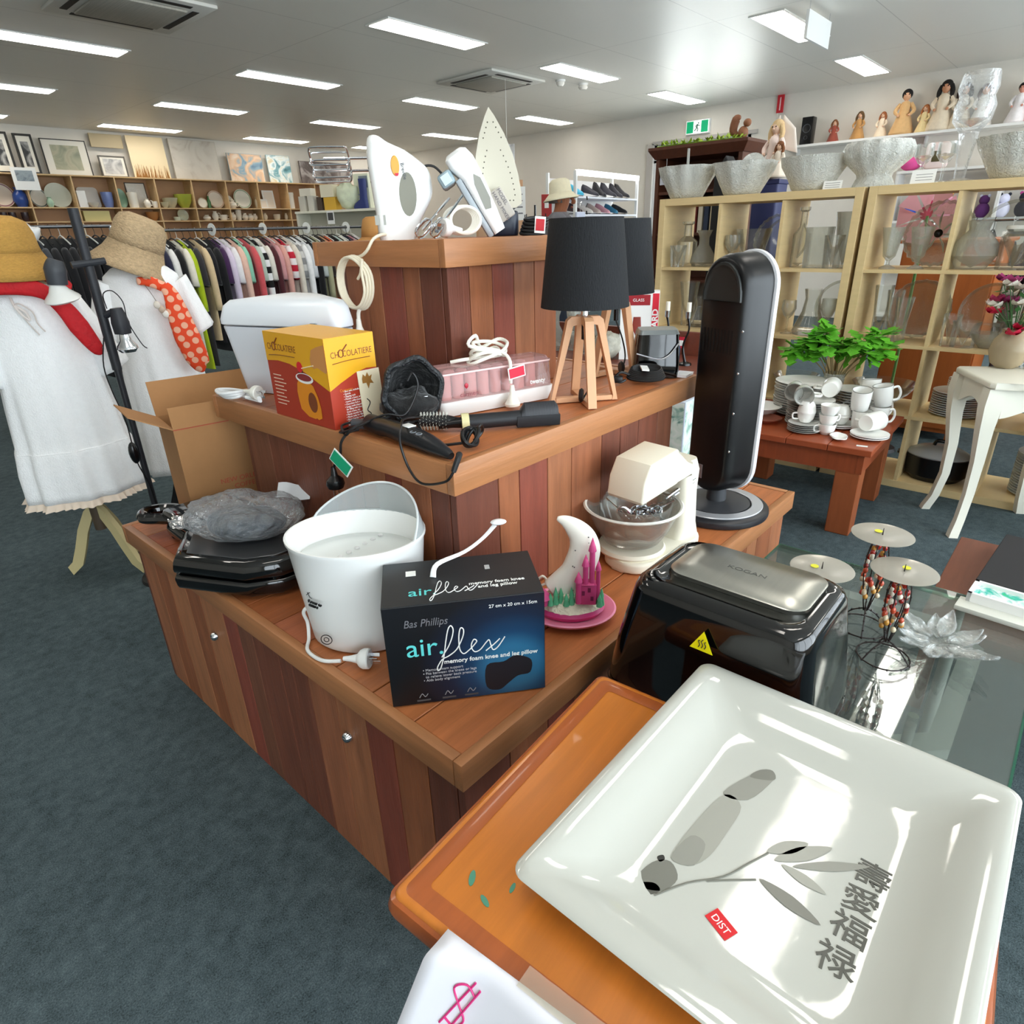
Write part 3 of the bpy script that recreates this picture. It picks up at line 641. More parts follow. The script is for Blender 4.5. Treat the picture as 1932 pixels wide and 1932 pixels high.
for pts in ([(0, 0, 0), (.008, .001, .006), (.014, 0, .002)], [(.003, 0, .006), (.008, .001, -.006), (.016, 0, -.006)]): m.tube([(x-.085, -.083-y, .13+z) for x, y, z in pts], .0007, 5, 4)
m.build('printed_emblem', BLACKM, t)
for i, (s_, z) in enumerate((('Power to', .124), ('nature', .116))): text(s_, t, BLACKM, (-.078, -.0945, z), (pi/2, 0, radians(-28)), .0095, sx=1.0, ext=.0015)
m = MB(); q = [(.011*cos(a), .011*sin(a)) for a in [i*2*pi/24 for i in range(24)]]
m.tube([(x-.055, -.0955+.0, .035+z) for x, z in q], .0009, 5, closed=True); m.tube([(x*.45-.055, -.0955, .035+z*.45) for x, z in q], .0008, 5, closed=True)
m.build('power_button', BLACKM, t)
m = MB(); m.tube([(-.105, -.03, .075), (-.12, -.035, .06), (-.118, -.03, .03), (-.112, -.05, .006), (-.1, -.09, .004), (-.06, -.122, .005), (-.02, -.127, .008)], .0038, 8, 6); m.build('cord', plastic('#e4e5e2', .4), t)
plug(plastic('#eef0ee', .35), t, (.035, -.133, .019), (1, -.05, .05), 1.05)
# sandwich presses
t = thing('sandwich_press', 'large gloss black sandwich press holding the crumpled plastic bag', 'sandwich press', (.62, 1.43, ZB))
P0 = [(.455-.62, 1.473-1.43), (.537-.62, 1.312-1.43), (.6-.62, 1.268-1.43), (.7-.62, 1.26-1.43), (.74-.62, 1.3-1.43), (.745-.62, 1.5-1.43), (.68-.62, 1.59-1.43), (.53-.62, 1.6-1.43)]; P = [(x*1.1-.008, y*1.08) for x, y in P0]
sc_ = lambda k: [(x*k, y*k) for x, y in P]
m = MB(); m.prism(sc_(.86), .0, .012); m.M = Matrix()
m.build('base', BLACKM, t)
MB().prism(sc_(.97), .006, .046, .012, 3, sc_(1.0)).build('lower_shell', GLOSSBLK, t, smooth=50)
MB().prism(sc_(1.0), .047, .094, .016, 3, sc_(.95)).build('lid', GLOSSBLK, t, smooth=50)
MB().prism(sc_(.8), .0935, .0955, .001, 1).build('lid_plate', plastic('#57585a', .3, metal=.5), t)
m = MB(); m.box(-.06, -.158, .03, -.005, -.132, .06, .008); m.build('handle', GLOSSBLK, t, None, (0, 0, .1))
t = thing('sandwich_press', 'smaller black press with a loop handle, behind the bagged one', 'sandwich press', (.64, 1.73, ZB))
MB().box(-.1, -.1, .004, .1, .09, .05, .022, 3).build('lower_shell', GLOSSBLK, t); MB().box(-.1, -.1, .052, .1, .09, .09, .022, 3).build('lid', GLOSSBLK, t)
m = MB(); m.tube([(-.07, .08, .05), (-.1, .12, .05), (-.125, .15, .052), (-.105, .19, .052), (-.06, .185, .05), (-.03, .14, .05), (-.03, .085, .05)], .016, 10, 5); m.build('handle', GLOSSBLK, t)
for x, y in ((-.08, -.08), (.08, -.08), (-.08, .07), (.08, .07)): MB().cyl((x, y, 0), (x, y, .01), .01, .012).build('foot', BLACKM, t)
# plastic bag of parts on the press
t = thing('plastic_bag', 'crumpled clear plastic bag of dark parts lying on a sandwich press', 'bag', (.61, 1.44, ZB+.0965), radians(-52))
random.seed(5)
from mathutils import noise as nz
def lump(a, b, c, off, amp, fr):
    def f(u, v):
        th, ph = 2*pi*u, pi*v
        p = Vector((a*sin(ph)*cos(th), b*sin(ph)*sin(th), c*(1-cos(ph))*.5+.0))
        n = nz.noise(p*fr+Vector(off))*amp+nz.noise(p*fr*2.7+Vector(off))*amp*.5
        return (p.x*(1+n), p.y*(1+n), max(0, p.z*(1+n*.7)))
    return f
MB().grid(40, 22, lump(.1, .065, .07, (1, 2, 3), .14, 16)).build('contents', mat('bag_contents', '#2c343c', .3, .2, var=.6, vs=30, bump=(40, .8)), t, smooth=60)
FILM = glassy('#f2f6fa', .12, .2, bump=(28, .9))
MB().grid(64, 34, lump(.15, .1, .106, (4, 5, 9), .17, 17)).build('film', FILM, t, smooth=180)
m = MB().at((-.12, .01, .03), (0, -.3, 0)); m.grid(14, 10, lambda u, v: (-.07*u, (v-.5)*(.1-.06*u), .012*sin(v*14+u*5)+.025*u)); m.M = Matrix(); m.build('bag_mouth', FILM, t, smooth=180)
m = MB().at((.06, .06, .075), (.5, .2, .3)); m.grid(8, 6, lambda u, v: (.08*u, .05*v, .004*sin(u*7))); m.M = Matrix(); m.build('paper_insert', plastic('#cfd3d6', .6), t, smooth=180)
# cardboard carton
CARD = mat('cardboard', '#a97b4f', .85, var=.07, vs=10)
t = thing('cardboard_box', 'open brown cardboard carton behind the bagged sandwich press', 'box', (.64, 1.853, ZB), radians(-9))
w_, d_, h_, k_ = .34, .2, .285, .004
for b in ((0, 0, 0, w_, k_, h_), (0, d_-k_, 0, w_, d_, h_), (0, k_, 0, k_, d_-k_, h_), (w_-k_, k_, 0, w_, d_-k_, h_), (k_, k_, 0, w_-k_, d_-k_, k_)): MB().box(*b).build('side_wall', CARD, t, smooth=0)
def flap(org, du, dv, mt=CARD):
    o, du, dv = Vector(org), Vector(du), Vector(dv); n = du.cross(dv).normalized()*.0015
    m = MB(); m.quad(o+n, o+du+n, o+du+dv*1+n, o+dv+n); m.quad(o-n, o+dv-n, o+du+dv-n, o+du-n)
    for a, b in ((o, o+du), (o+du, o+du+dv), (o+du+dv, o+dv), (o+dv, o)): m.quad(a-n, b-n, b+n, a+n)
    m.build('flap', mt, t, smooth=0)
flap((0, 0, h_), (w_, 0, 0), (0, .01, .06)); flap((0, d_, h_), (w_, 0, 0), (0, .03, .1)); flap((0, d_, h_), (0, -d_, 0), (-.1, 0, .055)); flap((w_, 0, h_), (0, d_, 0), (.08, 0, .05))
RP = plastic('#b4533e', .8)
MB().box(0, -.0008, .282, w_, 0, .2845).build('printed_line', RP, t, smooth=0)
for s_, z in (('NEW ORLEANS', .105), ('COFFEE', .082)): text(s_, t, RP, (.165, -.0006, z), FR_, .021, align='CENTER', ext=.0002)
# moon lamp
t = thing('moon_lamp', 'white crescent moon night lamp with a pink turreted house on a pink tray', 'lamp', (.945, .7, ZB), face(.945, .7))
PKT = plastic('#ee8fb0', .35); PKD = plastic('#c94380', .4)
m = MB(); m.lathe([(0, .002), (.05, 0), (.075, .004), (.096, .014), (.1, .02), (.096, .022), (.075, .012), (.05, .009), (0, .009)], n=48, sy=.85); m.build('tray', PKT, t)
m = MB(); m.lathe([(0, .012), (.068, .012), (.075, .022), (.07, .03), (0, .03)], n=40, sy=.75); m.build('base', PKD, t)
def snow(u, v):
    th, r = 2*pi*u, v
    p = Vector((.07*r*cos(th), .052*r*sin(th), 0)); z = .03+.034*(1-r**2.2)+nz.noise(p*60)*.006*(1-r*.3)
    return (p.x*(1+.06*nz.noise(p*90)), p.y*(1+.06*nz.noise(p*90)), z)
MB().grid(48, 14, snow).build('snow_bank', mat('snow_plaster', '#efe8d2', .8, bump=(160, .6)), t, smooth=180)
# crescent as a fat curved horn
ctr = [(-.03, .055), (-.01, .075), (.012, .1), (.024, .13), (.03, .16), (.024, .187), (.008, .208), (-.01, .222), (-.027, .228)]
rad = [.034, .035, .035, .034, .0325, .028, .021, .013, .004]
MB().tube([(x, 0, z) for x, z in ctr], [r*.62 for r in rad], 20, 5, flat=1.61).build('crescent', plastic('#f3efe4', .5), t, smooth=180)
m = MB(); random.seed(9)
for k in range(20):
    i = random.randint(0, 6); x, z = ctr[i]; m.sph((x+random.uniform(-.6, .6)*rad[i], -.62*rad[i]*.86-.0015, z+random.uniform(-.008, .008)), .0016, (1, .6, 1), 6, 4)
m.build('star_hole', plastic('#5a5a58', .7), t)
HS = plastic('#cf4a86', .45)
def turret(x, y, z0, z1, zt, r):
    m = MB(); m.lathe([(0, z0), (r, z0), (r, z1), (r*1.45, z1+.001), (r*1.1, z1+(zt-z1)*.35), (0, zt)], (x, y, 0), 10); m.build('turret', HS, t)
m = MB(); m.box(.02, -.043, .05, .055, -.02, .098, .002); m.prism([(.018, -.046), (.05, -.046), (.05, -.018), (.018, -.018)], .098, .104, 0, 2, [(.026, -.036), (.042, -.036), (.042, -.028), (.026, -.028)]); m.build('house', HS, t)
turret(.018, -.044, .055, .105, .13, .006); turret(.032, -.04, .1, .14, .168, .0055); turret(.045, -.036, .1, .172, .204, .0058); turret(.058, -.034, .06, .128, .152, .0045)
m = MB()
for x, z in ((.028, .078), (.04, .086), (.046, .066)): m.box(x-.003, -.0442, z-.005, x+.003, -.0428, z+.005)
m.build('window_opening', plastic('#7d2350', .6), t)
turret(-.055, -.035, .045, .06, .085, .012)
GT = plastic('#5fb98d', .5)
for k in range(9):
    x = -.04+.011*k if k < 6 else (.062, .066, .058)[k-6]; h = .03+.012*((k*5) % 3)/2
    MB().lathe([(0, .05), (.007, .05), (.004, .05+h*.5), (.0055, .05+h*.5), (0, .05+h)], (x, -.04+.006*(k % 3), -.004), 9).build('pine_tree', GT, t)
m = MB(); m.tube([(-.06, .03, .02), (-.075, .035, .05), (-.06, .03, .075), (-.05, .03, .06), (-.07, .025, .05), (-.085, .03, .03), (-.1, .05, .006)], .003, 8, 6); m.build('cord', CORDW, t)
# stand mixer
t = thing('stand_mixer', 'cream stand mixer with two stacked glass bowls', 'mixer', (1.27, .715, ZB), radians(174))
MIX = plastic('#ece6d3', .4)
m = MB(); m.prism(rrect(-.19, -.065, .1, .065, .05, 6), 0, .028, .008, 3); m.build('base', MIX, t)
m = MB(); m.lathe([(0, .028), (.082, .028), (.085, .034), (.08, .042), (0, .042)], (.02, -.02, 0), 40); m.build('turntable', MIX, t)
m = MB(); m.rings([ring3(rrect(-.185, -.05, -.085, .05, .02, 5), .02), ring3(rrect(-.175, -.047, -.1, .047, .02, 5), .06), ring3(rrect(-.17, -.045, -.105, .045, .02, 5), .15), ring3(rrect(-.172, -.046, -.1, .046, .02, 5), .205), ring3(rrect(-.165, -.04, -.105, .04, .02, 5), .235)], True, True, True); m.build('column', MIX, t)
HP = [(-.12, .165), (-.055, .175), (-.02, .16), (.075, .168), (.09, .182), (.085, .225), (.0, .275), (-.07, .275), (-.12, .24)]
m = MB().at((0, .0, 0), (pi/2, 0, 0)); m.prism([(.085, .188), (.078, .232), (.055, .272), (-.05, .285), (-.085, .24), (-.12, .236), (-.12, .2), (-.075, .21), (-.055, .196), (.08, .18)], -.052, .052, .006, 3); m.M = Matrix(); m.build('motor_head', MIX, t)
m = MB().at((-.175, 0, .2), (0, -pi/2, 0)); m.lathe([(0, .018), (.022, .016), (.026, 0), (0, 0)], n=24); m.M = Matrix(); m.build('speed_knob', MIX, t)
BOWLG = glassy('#f6f8f2', .03, .13)
m = MB(); m.lathe([(0, .046), (.05, .046), (.07, .055), (.092, .09), (.113, .14), (.117, .146), (.112, .146), (.09, .094), (.066, .06), (0, .053)], (.02, -.02, 0), 56); m.build('large_bowl', BOWLG, t)
m = MB(); m.lathe([(0, .06), (.03, .06), (.056, .078), (.078, .13), (.082, .152), (.078, .152), (.052, .083), (0, .066)], (.012, -.01, 0), 48); m.build('small_bowl', BOWLG, t)
m = MB(); m.lathe([(.118, .142), (.122, .146), (.118, .15), (.113, .147)], (.02, -.02, 0), 56); m.build('bowl_rim', glassy('#f4f6ef', .02, .75), t)
random.seed(4)
for k in range(9):
    a = random.uniform(0, 6.28); r = random.uniform(0, .045); x, y = .012+r*cos(a), -.01+r*sin(a); z = .1+random.uniform(0, .03); tl = random.uniform(-.8, .8)
    m = MB().at((x, y, z), (tl, random.uniform(.6, 1.5), a))
    for b in range(4):
        q = b*pi/4
        m.tube([(0, 0, .02), (.014*cos(q), .014*sin(q), .01), (.013*cos(q), .013*sin(q), -.012), (0, 0, -.022), (-.013*cos(q), -.013*sin(q), -.012), (-.014*cos(q), -.014*sin(q), .01), (0, 0, .02)], .0018, 5, 3, flat=2.2)
    m.cyl((0, 0, .018), (0, 0, .06), .0028, None, 8); m.M = Matrix()
    w = m.build('beater', CHROME, None); w.name = 'beater'
    tag(w, 'chrome beaters heaped in the inner glass bowl of the stand mixer', 'beater', 'beaters in the mixer bowl')
    w.matrix_world = Matrix.Translation((1.27, .715, ZB)) @ Euler((0, 0, radians(174))).to_matrix().to_4x4()
m = MB().at((1.36, .69, ZB+.15), (0, .95, radians(-40))); m.cyl((0, 0, -.02), (0, 0, .07), .004, None, 8); m.cyl((.008, 0, -.01), (.008, 0, .062), .003, None, 8); m.cbox((.004, 0, .03), (.016, .006, .006)); m.M = Matrix()
tag(m.build('beater_shaft', CHROME), 'chrome beater shaft sticking up against the stand mixer column', 'beater')
# tower heater
t = thing('tower_heater', 'tall black tower heater with a pale edge on a round silver ringed base', 'heater', (1.665, .705, ZB), radians(-20))
DG = plastic('#3b3d41', .4)
m = MB(); m.lathe([(0, 0), (.147, 0), (.149, .006), (.147, .016), (.137, .022), (0, .022)], n=56); m.build('base', plastic('#26272b', .35), t)
m = MB(); m.lathe([(.1, .0225), (.13, .0225), (.131, .0245), (.129, .0265), (.102, .028), (.1, .0265)], n=56); m.build('silver_ring', SILVER, t)
m = MB(); m.lathe([(0, .0225), (.0955, .0225), (.0955, .027), (.03, .034), (0, .034)], n=48); m.build('base_cover', DG, t)
m = MB(); m.lathe([(0, .03), (.028, .03), (.026, .075), (0, .075)], n=24); m.build('neck', DG, t)
def stad(w, z0, z1, x, n=16, r=None):
    r = r or w; P = []
    for i in range(n+1): a = pi*i/n; P.append((x, r*cos(a), z1-r+r*sin(a)))
    for i in range(n+1): a = pi+pi*i/n; P.append((x, r*cos(a), z0+r+r*sin(a)))
    return P
z0, z1 = .06, .708
m = MB(); m.rings([stad(.062, z0+.022, z1-.022, -.056), stad(.07, z0+.014, z1-.014, -.052), stad(.078, z0+.007, z1-.007, -.03), stad(.08, z0+.005, z1-.005, .02), stad(.08, z0+.005, z1-.005, .035)], True, True, True); m.build('rear_shell', mat('heater_black', '#09090b', .33), t, smooth=50)
m = MB(); m.rings([stad(.08, z0+.005, z1-.005, .0355), stad(.086, z0, z1, .038), stad(.087, z0, z1, .048), stad(.081, z0+.005, z1-.005, .051)], True, True, True); m.build('pale_edge', plastic('#e2e4ea', .3), t, smooth=50)
MB().rings([stad(.075, z0+.01, z1-.01, .0515), stad(.075, z0+.01, z1-.01, .053)], True, True, True).build('front_panel', GLOSSBLK, t)
m = MB(); hz = .615
def niche(k, x): return [(x, .058*k*cos(a), hz-.02+.078*k*sin(a)) for a in [pi*i/14 for i in range(15)]]+[(x, -.058*k, hz-.026), (x, .058*k, hz-.026)]
m.rings([niche(1.12, -.0555), niche(1.1, -.061), niche(1.02, -.0615), niche(.96, -.058), niche(.9, -.0566)], True, False, True); m.build('handle_recess', plastic('#2c2f2e', .5), t, smooth=30)
m = MB()
for k in range(9): m.box(-.0572, -.048+k*.012, .46, -.0562, -.044+k*.012, .52)
m.build('rear_vent', plastic('#050506', .7), t, smooth=0)
for k in range(4):
    MB().sph((-.048, -.071, .52-.105*k), .004, (.6, 1, 1), 10, 8).build('screw', CHROME, t)
MB().box(-.0575, .01, .105, -.0562, .042, .145).build('rating_label', plastic('#8d7f7f', .6), t, smooth=0)
m = MB(); m.tube([(-.08, .03, .028), (-.12, .05, .04), (-.15, .06, .03), (-.17, .09, .006)], .004, 8, 5); m.build('cord', CORDK, t)
# ------------------------------------------------------------------ things on the middle tier
# chocolate fondue box
t = thing('fondue_box', 'yellow and red cardboard box printed with a chocolate melting pot', 'box', (.747, 1.2, ZM))
W2, D2, H2 = .128, .25, .197
RED = plastic('#a83622', .42); YEL = plastic('#e2a51c', .42); ORG = plastic('#e08a1e', .42); BRN = plastic('#7a3d1d', .5)
MB().box(0, 0, 0, W2, D2, H2, .001).build('carton', RED, t, smooth=0)
MB().box(0, 0, H2, W2, D2, H2+.0006).build('box_lid', YEL, t, smooth=0)
# local sheets: side A faces -x (u from the far end to the corner), side B faces -y
def sheetA(pts, m_, name, off=.0005):
    m = MB(); P = [(-off, D2-u, z) for u, z in pts]; m.f([m.v(p) for p in P]); return m.build(name, m_, t, smooth=0)
def sheetB(pts, m_, name, off=.0005):
    m = MB(); m.f([m.v((u, -off, z)) for u, z in pts]); return m.build(name, m_, t, smooth=0)
cA = [(0, .13), (.05, .134), (.1, .131), (.16, .118), (.21, .1), (.25, .086)]; cB = [(0, .086), (.03, .1), (.07, .116), (.1, .122), (.128, .12)]
sheetA(cA+[(.25, H2), (0, H2)], YEL, 'yellow_band'); sheetB(cB+[(.128, H2), (0, H2)], YEL, 'yellow_band')
def logo(org, ux, rot, s):
    text('CH  COLATIERE', t, BRN, org, rot, .021*s, sx=.82, ext=.0001, name='box_title')
    o, u, z = Vector(org), Vector(ux), Vector((0, 0, 1)); n = u.cross(z)*.0006
    m = MB(); m.tube([o+n+u*(.0305*s+.007*s*cos(a))+z*(.002+.009*s*sin(a)) for a in [i*pi/8 for i in range(16)]], .0012*s, 5, closed=True); m.tube([o+n+u*.036*s+z*.009*s, o+n+u*.05*s+z*.022*s], .0016*s, 5); m.build('pan_symbol', BRN, t)
    m = MB(); m.tube([o+n+u*.003*s-z*.02*s, o+n+u*.05*s-z*.0165*s, o+n+u*.115*s-z*.016*s], .0008, 5, 4); m.build('underline', BRN, t)
logo((-.0008, D2-.012, .164), (0, -1, 0), (pi/2, 0, -pi/2), 1.0); logo((.012, -.0008, .16), (1, 0, 0), (pi/2, 0, 0), .88)
ell = lambda cx, cz, a, b, n=24, sk=0: [(cx+a*cos(q)+sk*b*sin(q), cz+b*sin(q)) for q in [i*2*pi/n for i in range(n)]]
sheetA([(.118, .05), (.122, .03), (.15, .016), (.178, .014), (.182, .017), (.19, .014), (.205, .02), (.206, .04), (.2, .066), (.187, .09), (.16, .104), (.135, .104), (.121, .09), (.116, .07)], ORG, 'pot_picture', .0009)
sheetA(ell(.176, .052, .018, .023), BRN, 'pot_window', .0012); sheetA(ell(.155, .104, .036, .0115), WHITE, 'pot_rim_picture', .0012); sheetA(ell(.155, .106, .03, .008), plastic('#8a2d2d', .5), 'melted_chocolate_picture', .0015)
sheetA(ell(.142, .128, .012, .012), plastic('#d3202a', .5), 'strawberry_picture', .0012); sheetA([(.134, .108), (.154, .108), (.154, .122), (.134, .122)], plastic('#5b2f22', .5), 'chocolate_dip_picture', .0011)
sheetA([(.19, .135), (.2, .13), (.215, .134), (.245, .124), (.25, .128), (.25, .185), (.22, .178), (.198, .17), (.19, .15)], plastic('#c98a4e', .6), 'hand_picture', .0009)
m = MB(); m.tube([(-.0012, D2-.15, .126), (-.0012, D2-.2, .137)], .0012, 5); m.build('stick_picture', plastic('#e8d9b0', .5), t)
for k in range(9): MB().box(-.0008, D2-.025-.045*(.6+.4*((k*7) % 5)/4), .098-.0085*k, -.0004, D2-.018, .1-.0085*k).build('printed_text_line', plastic('#e8c9b0', .6), t, smooth=0)
text('Contents:', t, ORG, (.024, -.0008, .083), FR_, .0085)
text('• Base unit, including melting pot\n• Spatula\n• Dipping rack\n• Moulds x heart, tree,\n  round, coffee bean, star\n• Chocolate fork x\n• Large multi-shaped mould\n  for filling with mousses,\n  fresh cream, etc.\n• Plastic moulds for filling\n• Plastic tube for filling\n• Piping bag for truffle dipping\n• One chocolate moulding\n  building fairy directions', t, WHITE, (.032, -.0008, .0425), FR_, .0058, sx=.92)
# small card behind the black pouch
t = thing('leaf_card', 'small cream card with a brown leaf, tucked behind the black pouch', 'card', (.82, 1.19, ZM), 0, rot=(radians(-4), 0, 0))
MB().box(0, 0, 0, .06, .0012, .118).build('card_sheet', plastic('#e3d6b8', .7), t, smooth=0)
m = MB(); m.f([m.v((x, -.0006, z)) for x, z in [(.01, .1), (.014, .11), (.02, .104), (.026, .113), (.03, .103), (.038, .106), (.034, .096), (.04, .086), (.03, .088), (.024, .076), (.02, .09), (.01, .09)]]); m.build('leaf_print', plastic('#9a6a2c', .7), t, smooth=0)
m = MB(); m.tube([(.012, -.0006, .01), (.02, -.0006, .02), (.012, -.0006, .03), (.022, -.0006, .045), (.015, -.0006, .055)], .0012, 5, 4); m.build('script_print', BLACKM, t)
# white lidded bin
t = thing('lidded_bin', 'large white lidded plastic bin with a grey latch', 'bin', (.892, 1.594, ZM))
FP = [(.805-.9, 1.765-1.58), (.925-.9, 1.385-1.58), (.99-.9, 1.4-1.58), (1.005-.9, 1.56-1.58), (1.06-.9, 1.6-1.58), (1.035-.9, 1.82-1.58)]
def rp(P, k, z, off=(0, 0)):
    Q = []
    n = len(P); cx = sum(p[0] for p in P)/n; cy = sum(p[1] for p in P)/n
    for i in range(n):
        a, b, c = Vector(P[i-1]), Vector(P[i]), Vector(P[(i+1) % n]); r = .022
        p0 = b+(a-b).normalized()*r; p1 = b+(c-b).normalized()*r
        for j in range(5): s_ = j/4; Q.append((p0*(1-s_)**2+b*2*s_*(1-s_)+p1*s_**2))
    return [(cx+(q.x-cx)*k, cy+(q.y-cy)*k, z) for q in Q]
BINW = plastic('#dfe3ea', .3)
MB().rings([rp(FP, .83, 0), rp(FP, .85, .006), rp(FP, .96, .15), rp(FP, .985, .176), rp(FP, .985, .18)], True, True, True).build('bin_body', BINW, t, smooth=45)
MB().rings([rp(FP, .98, .183), rp(FP, 1.01, .186), rp(FP, 1.01, .198), rp(FP, .95, .232), rp(FP, .86, .246), rp(FP, .5, .254), rp(FP, .2, .256)], True, True, True).build('bin_lid', plastic('#e9edf2', .28), t, smooth=45)
d_ = Vector((.12, -.38, 0)).normalized(); n_ = Vector((-.38, -.12, 0)).normalized()
def bx(u0, u1, z0, z1, o0, o1, m_, name):
    A = Vector((.805-.9, 1.765-1.58, 0)); m = MB()
    q = [A+d_*u+n_*o+Vector((0, 0, z)) for u in (u0, u1) for o in (o0, o1) for z in (z0, z1)]
    vs = [m.v(p) for p in q]
    for f in ((0, 1, 3, 2), (4, 6, 7, 5), (0, 4, 5, 1), (2, 3, 7, 6), (0, 2, 6, 4), (1, 5, 7, 3)): m.f([vs[i] for i in f])
    m.build(name, m_, t, smooth=0)
bx(.23, .335, .158, .182, -.012, .006, plastic('#8d9298', .4), 'latch'); bx(.32, .338, .178, .196, -.012, .007, plastic('#8d9298', .4), 'latch_hook'); bx(.24, .325, .135, .156, -.014, .002, plastic('#c9ccd2', .4), 'latch_plate')
m = MB()
for k in range(3): m.tube([(-.115+.004*k, .07, .02), (-.14, .06, .012+.006*k), (-.155-.006*k, .1, .008+.006*k), (-.14, .16+.01*k, .007+.004*k), (-.118, .13, .006+.006*k), (-.115+.004*k, .04, .006+.006*k), (-.125, -.03, .01+.004*k), (-.138, .02, .016)], .0045, 8, 6)
m.build('cord', plastic('#e9ebec', .45), t)
plug(plastic('#ecebe2', .4), t, (-.125, -.02, .03), (.3, -1, -.05), 1.0)
# black pouch with hood
t = thing('black_pouch', 'gathered black fabric hood pouch standing open beside the fondue box', 'pouch', (.895, 1.115, ZM), face(.895, 1.115)+.25)
BF = mat('black_fabric', '#0b0b0c', .75, bump=(60, .7), sheen=.25)
def pouch(u, v):
    a = 2*pi*u; r = .058*(1-.32*max(0, v-.35)); y = .0-.03+.09*v
    z = .078+.068*sin(a); x = .064*cos(a)
    k = max(.03, 1-v**2.2)
    w = 1+.05*sin(u*38)*(1-v)
    return (x*k*w, -.035+.1*v, max(.002, .072+(z-.072)*k*w))
MB().grid(64, 12, pouch).build('hood', BF, t, smooth=180, thick=.006)
MB().grid(32, 16, lump(.066, .056, .078, (3, 1, 7), .25, 30)).build('pouch_body', BF, t, (.0, .0, 0), smooth=180)
m = MB(); m.tube([pouch(i/48, 0) for i in range(48)], .0075, 8, closed=True); m.build('gathered_edge', mat('black_satin', '#1d2023', .35, bump=(70, .9)), t)
m = MB(); m.box(.012, -.045, .055, .03, -.04, .066, .002); m.build('cord_lock', CHROME, t)
# hot roller set
t = thing('roller_set', 'pink see-through case of hair rollers on a white heated base', 'hair roller set', (.948, 1.074, ZM), radians(-15.5))
RL, RD = .325, .094
MB().rings([ring3(rrect(.01, .008, RL-.01, RD-.004, .012, 4), 0), ring3(rrect(0, 0, RL, RD, .014, 4), .03), ring3(rrect(0, 0, RL, RD, .014, 4), .035), ring3(rrect(.012, .01, RL-.012, RD-.01, .01, 4), .036)], True, True, True).build('heated_base', plastic('#f1f1ee', .35), t, smooth=40)
PKG = glassy('#efc6c4', .06, .3)
MB().rings([ring3(rrect(.004, .004, RL-.004, RD-.004, .012, 4), .0355), ring3(rrect(.008, .006, RL-.008, RD-.006, .012, 4), .098), ring3(rrect(.014, .012, RL-.014, RD-.012, .01, 4), .108), ring3(rrect(.03, .03, RL-.03, RD-.03, .01, 4), .109)], True, False, True).build('case_lid', PKG, t, smooth=40)
MB().rings([ring3(rrect(.006, .004, RL-.006, RD-.004, .012, 4), .096), ring3(rrect(.006, .004, RL-.006, RD-.004, .012, 4), .1)], True).build('lid_edge', plastic('#e9c9c6', .2), t)
random.seed(2)
for k in range(8):
    for j in range(2):
        x = .028+k*.034; y = .027+.042*j; r = .0145
        m = MB(); m.lathe([(0, .037), (r, .037), (r, .09), (r*.8, .094), (0, .094)], (x, y, 0), 14, wob=lambda a, z: 1+.04*sin(a*7+z*500)); m.build('roller', plastic('#cf9d98', .7), t)
for k in range(5): m = MB(); m.tube([(RL-.035+.006*k, .012, .045), (RL-.033+.006*k, .012, .09), (RL-.03+.006*k, .018, .046)], .0008, 4, 3); m.build('roller_pin', plastic('#b49a5a', .3, metal=.8), t)
text('carmen', t, plastic('#8e4a50', .4), (.055, -.0005+.005, .047), FR_, .015, sx=1.1, ext=.0004); text('twenty', t, WHITE, (RL-.05, -.0005+.005, .05), FR_, .016, align='CENTER', ext=.0004, bold=.0004)
m = MB(); m.lathe([(0, 0), (.0045, .004), (.005, .01), (0, .014)], (.073, .004, .06), 8, sy=.3); m.build('tulip_mark', plastic('#b3263a', .4), t)
m = MB(); random.seed(11)
pts = [(.07, .07, .112), (.1, .05, .118)]
for k in range(5):
    a0 = k*.7
    for q in range(6): a = a0+q*1.05; pts.append((.15+.045*cos(a)+.004*k, .045+.03*sin(a), .118+.006*k+.012*sin(a*1.5+k)))
pts += [(.13, .05, .17), (.105, .04, .15), (.17, .02, .135), (.19, .0, .115), (.185, -.012, .08), (.185, -.012, .06)]
m.tube(pts, .0042, 8, 5); m.build('cord', CORDW, t)
m = MB(); m.lathe([(0, .0), (.019, .0), (.02, .006), (.016, .012), (.008, .03), (.005, .05), (0, .05)], (.185, -.018, .006), 18, sy=.8); m.build('plug', CORDW, t)
m = MB().at((.2, -.016, .085), (pi/2, -.12, 0)); m.box(-.024, -.014, 0, .024, .014, .0008); m.M = Matrix(); tg = m.build('test_tag', WHITE, t, smooth=0)
m = MB().at((.2, -.017, .085), (pi/2, -.12, 0)); m.box(-.021, -.011, 0, .021, .011, .0012); m.M = Matrix(); m.build('red_label', plastic('#d01a3a', .5), tg, smooth=0)
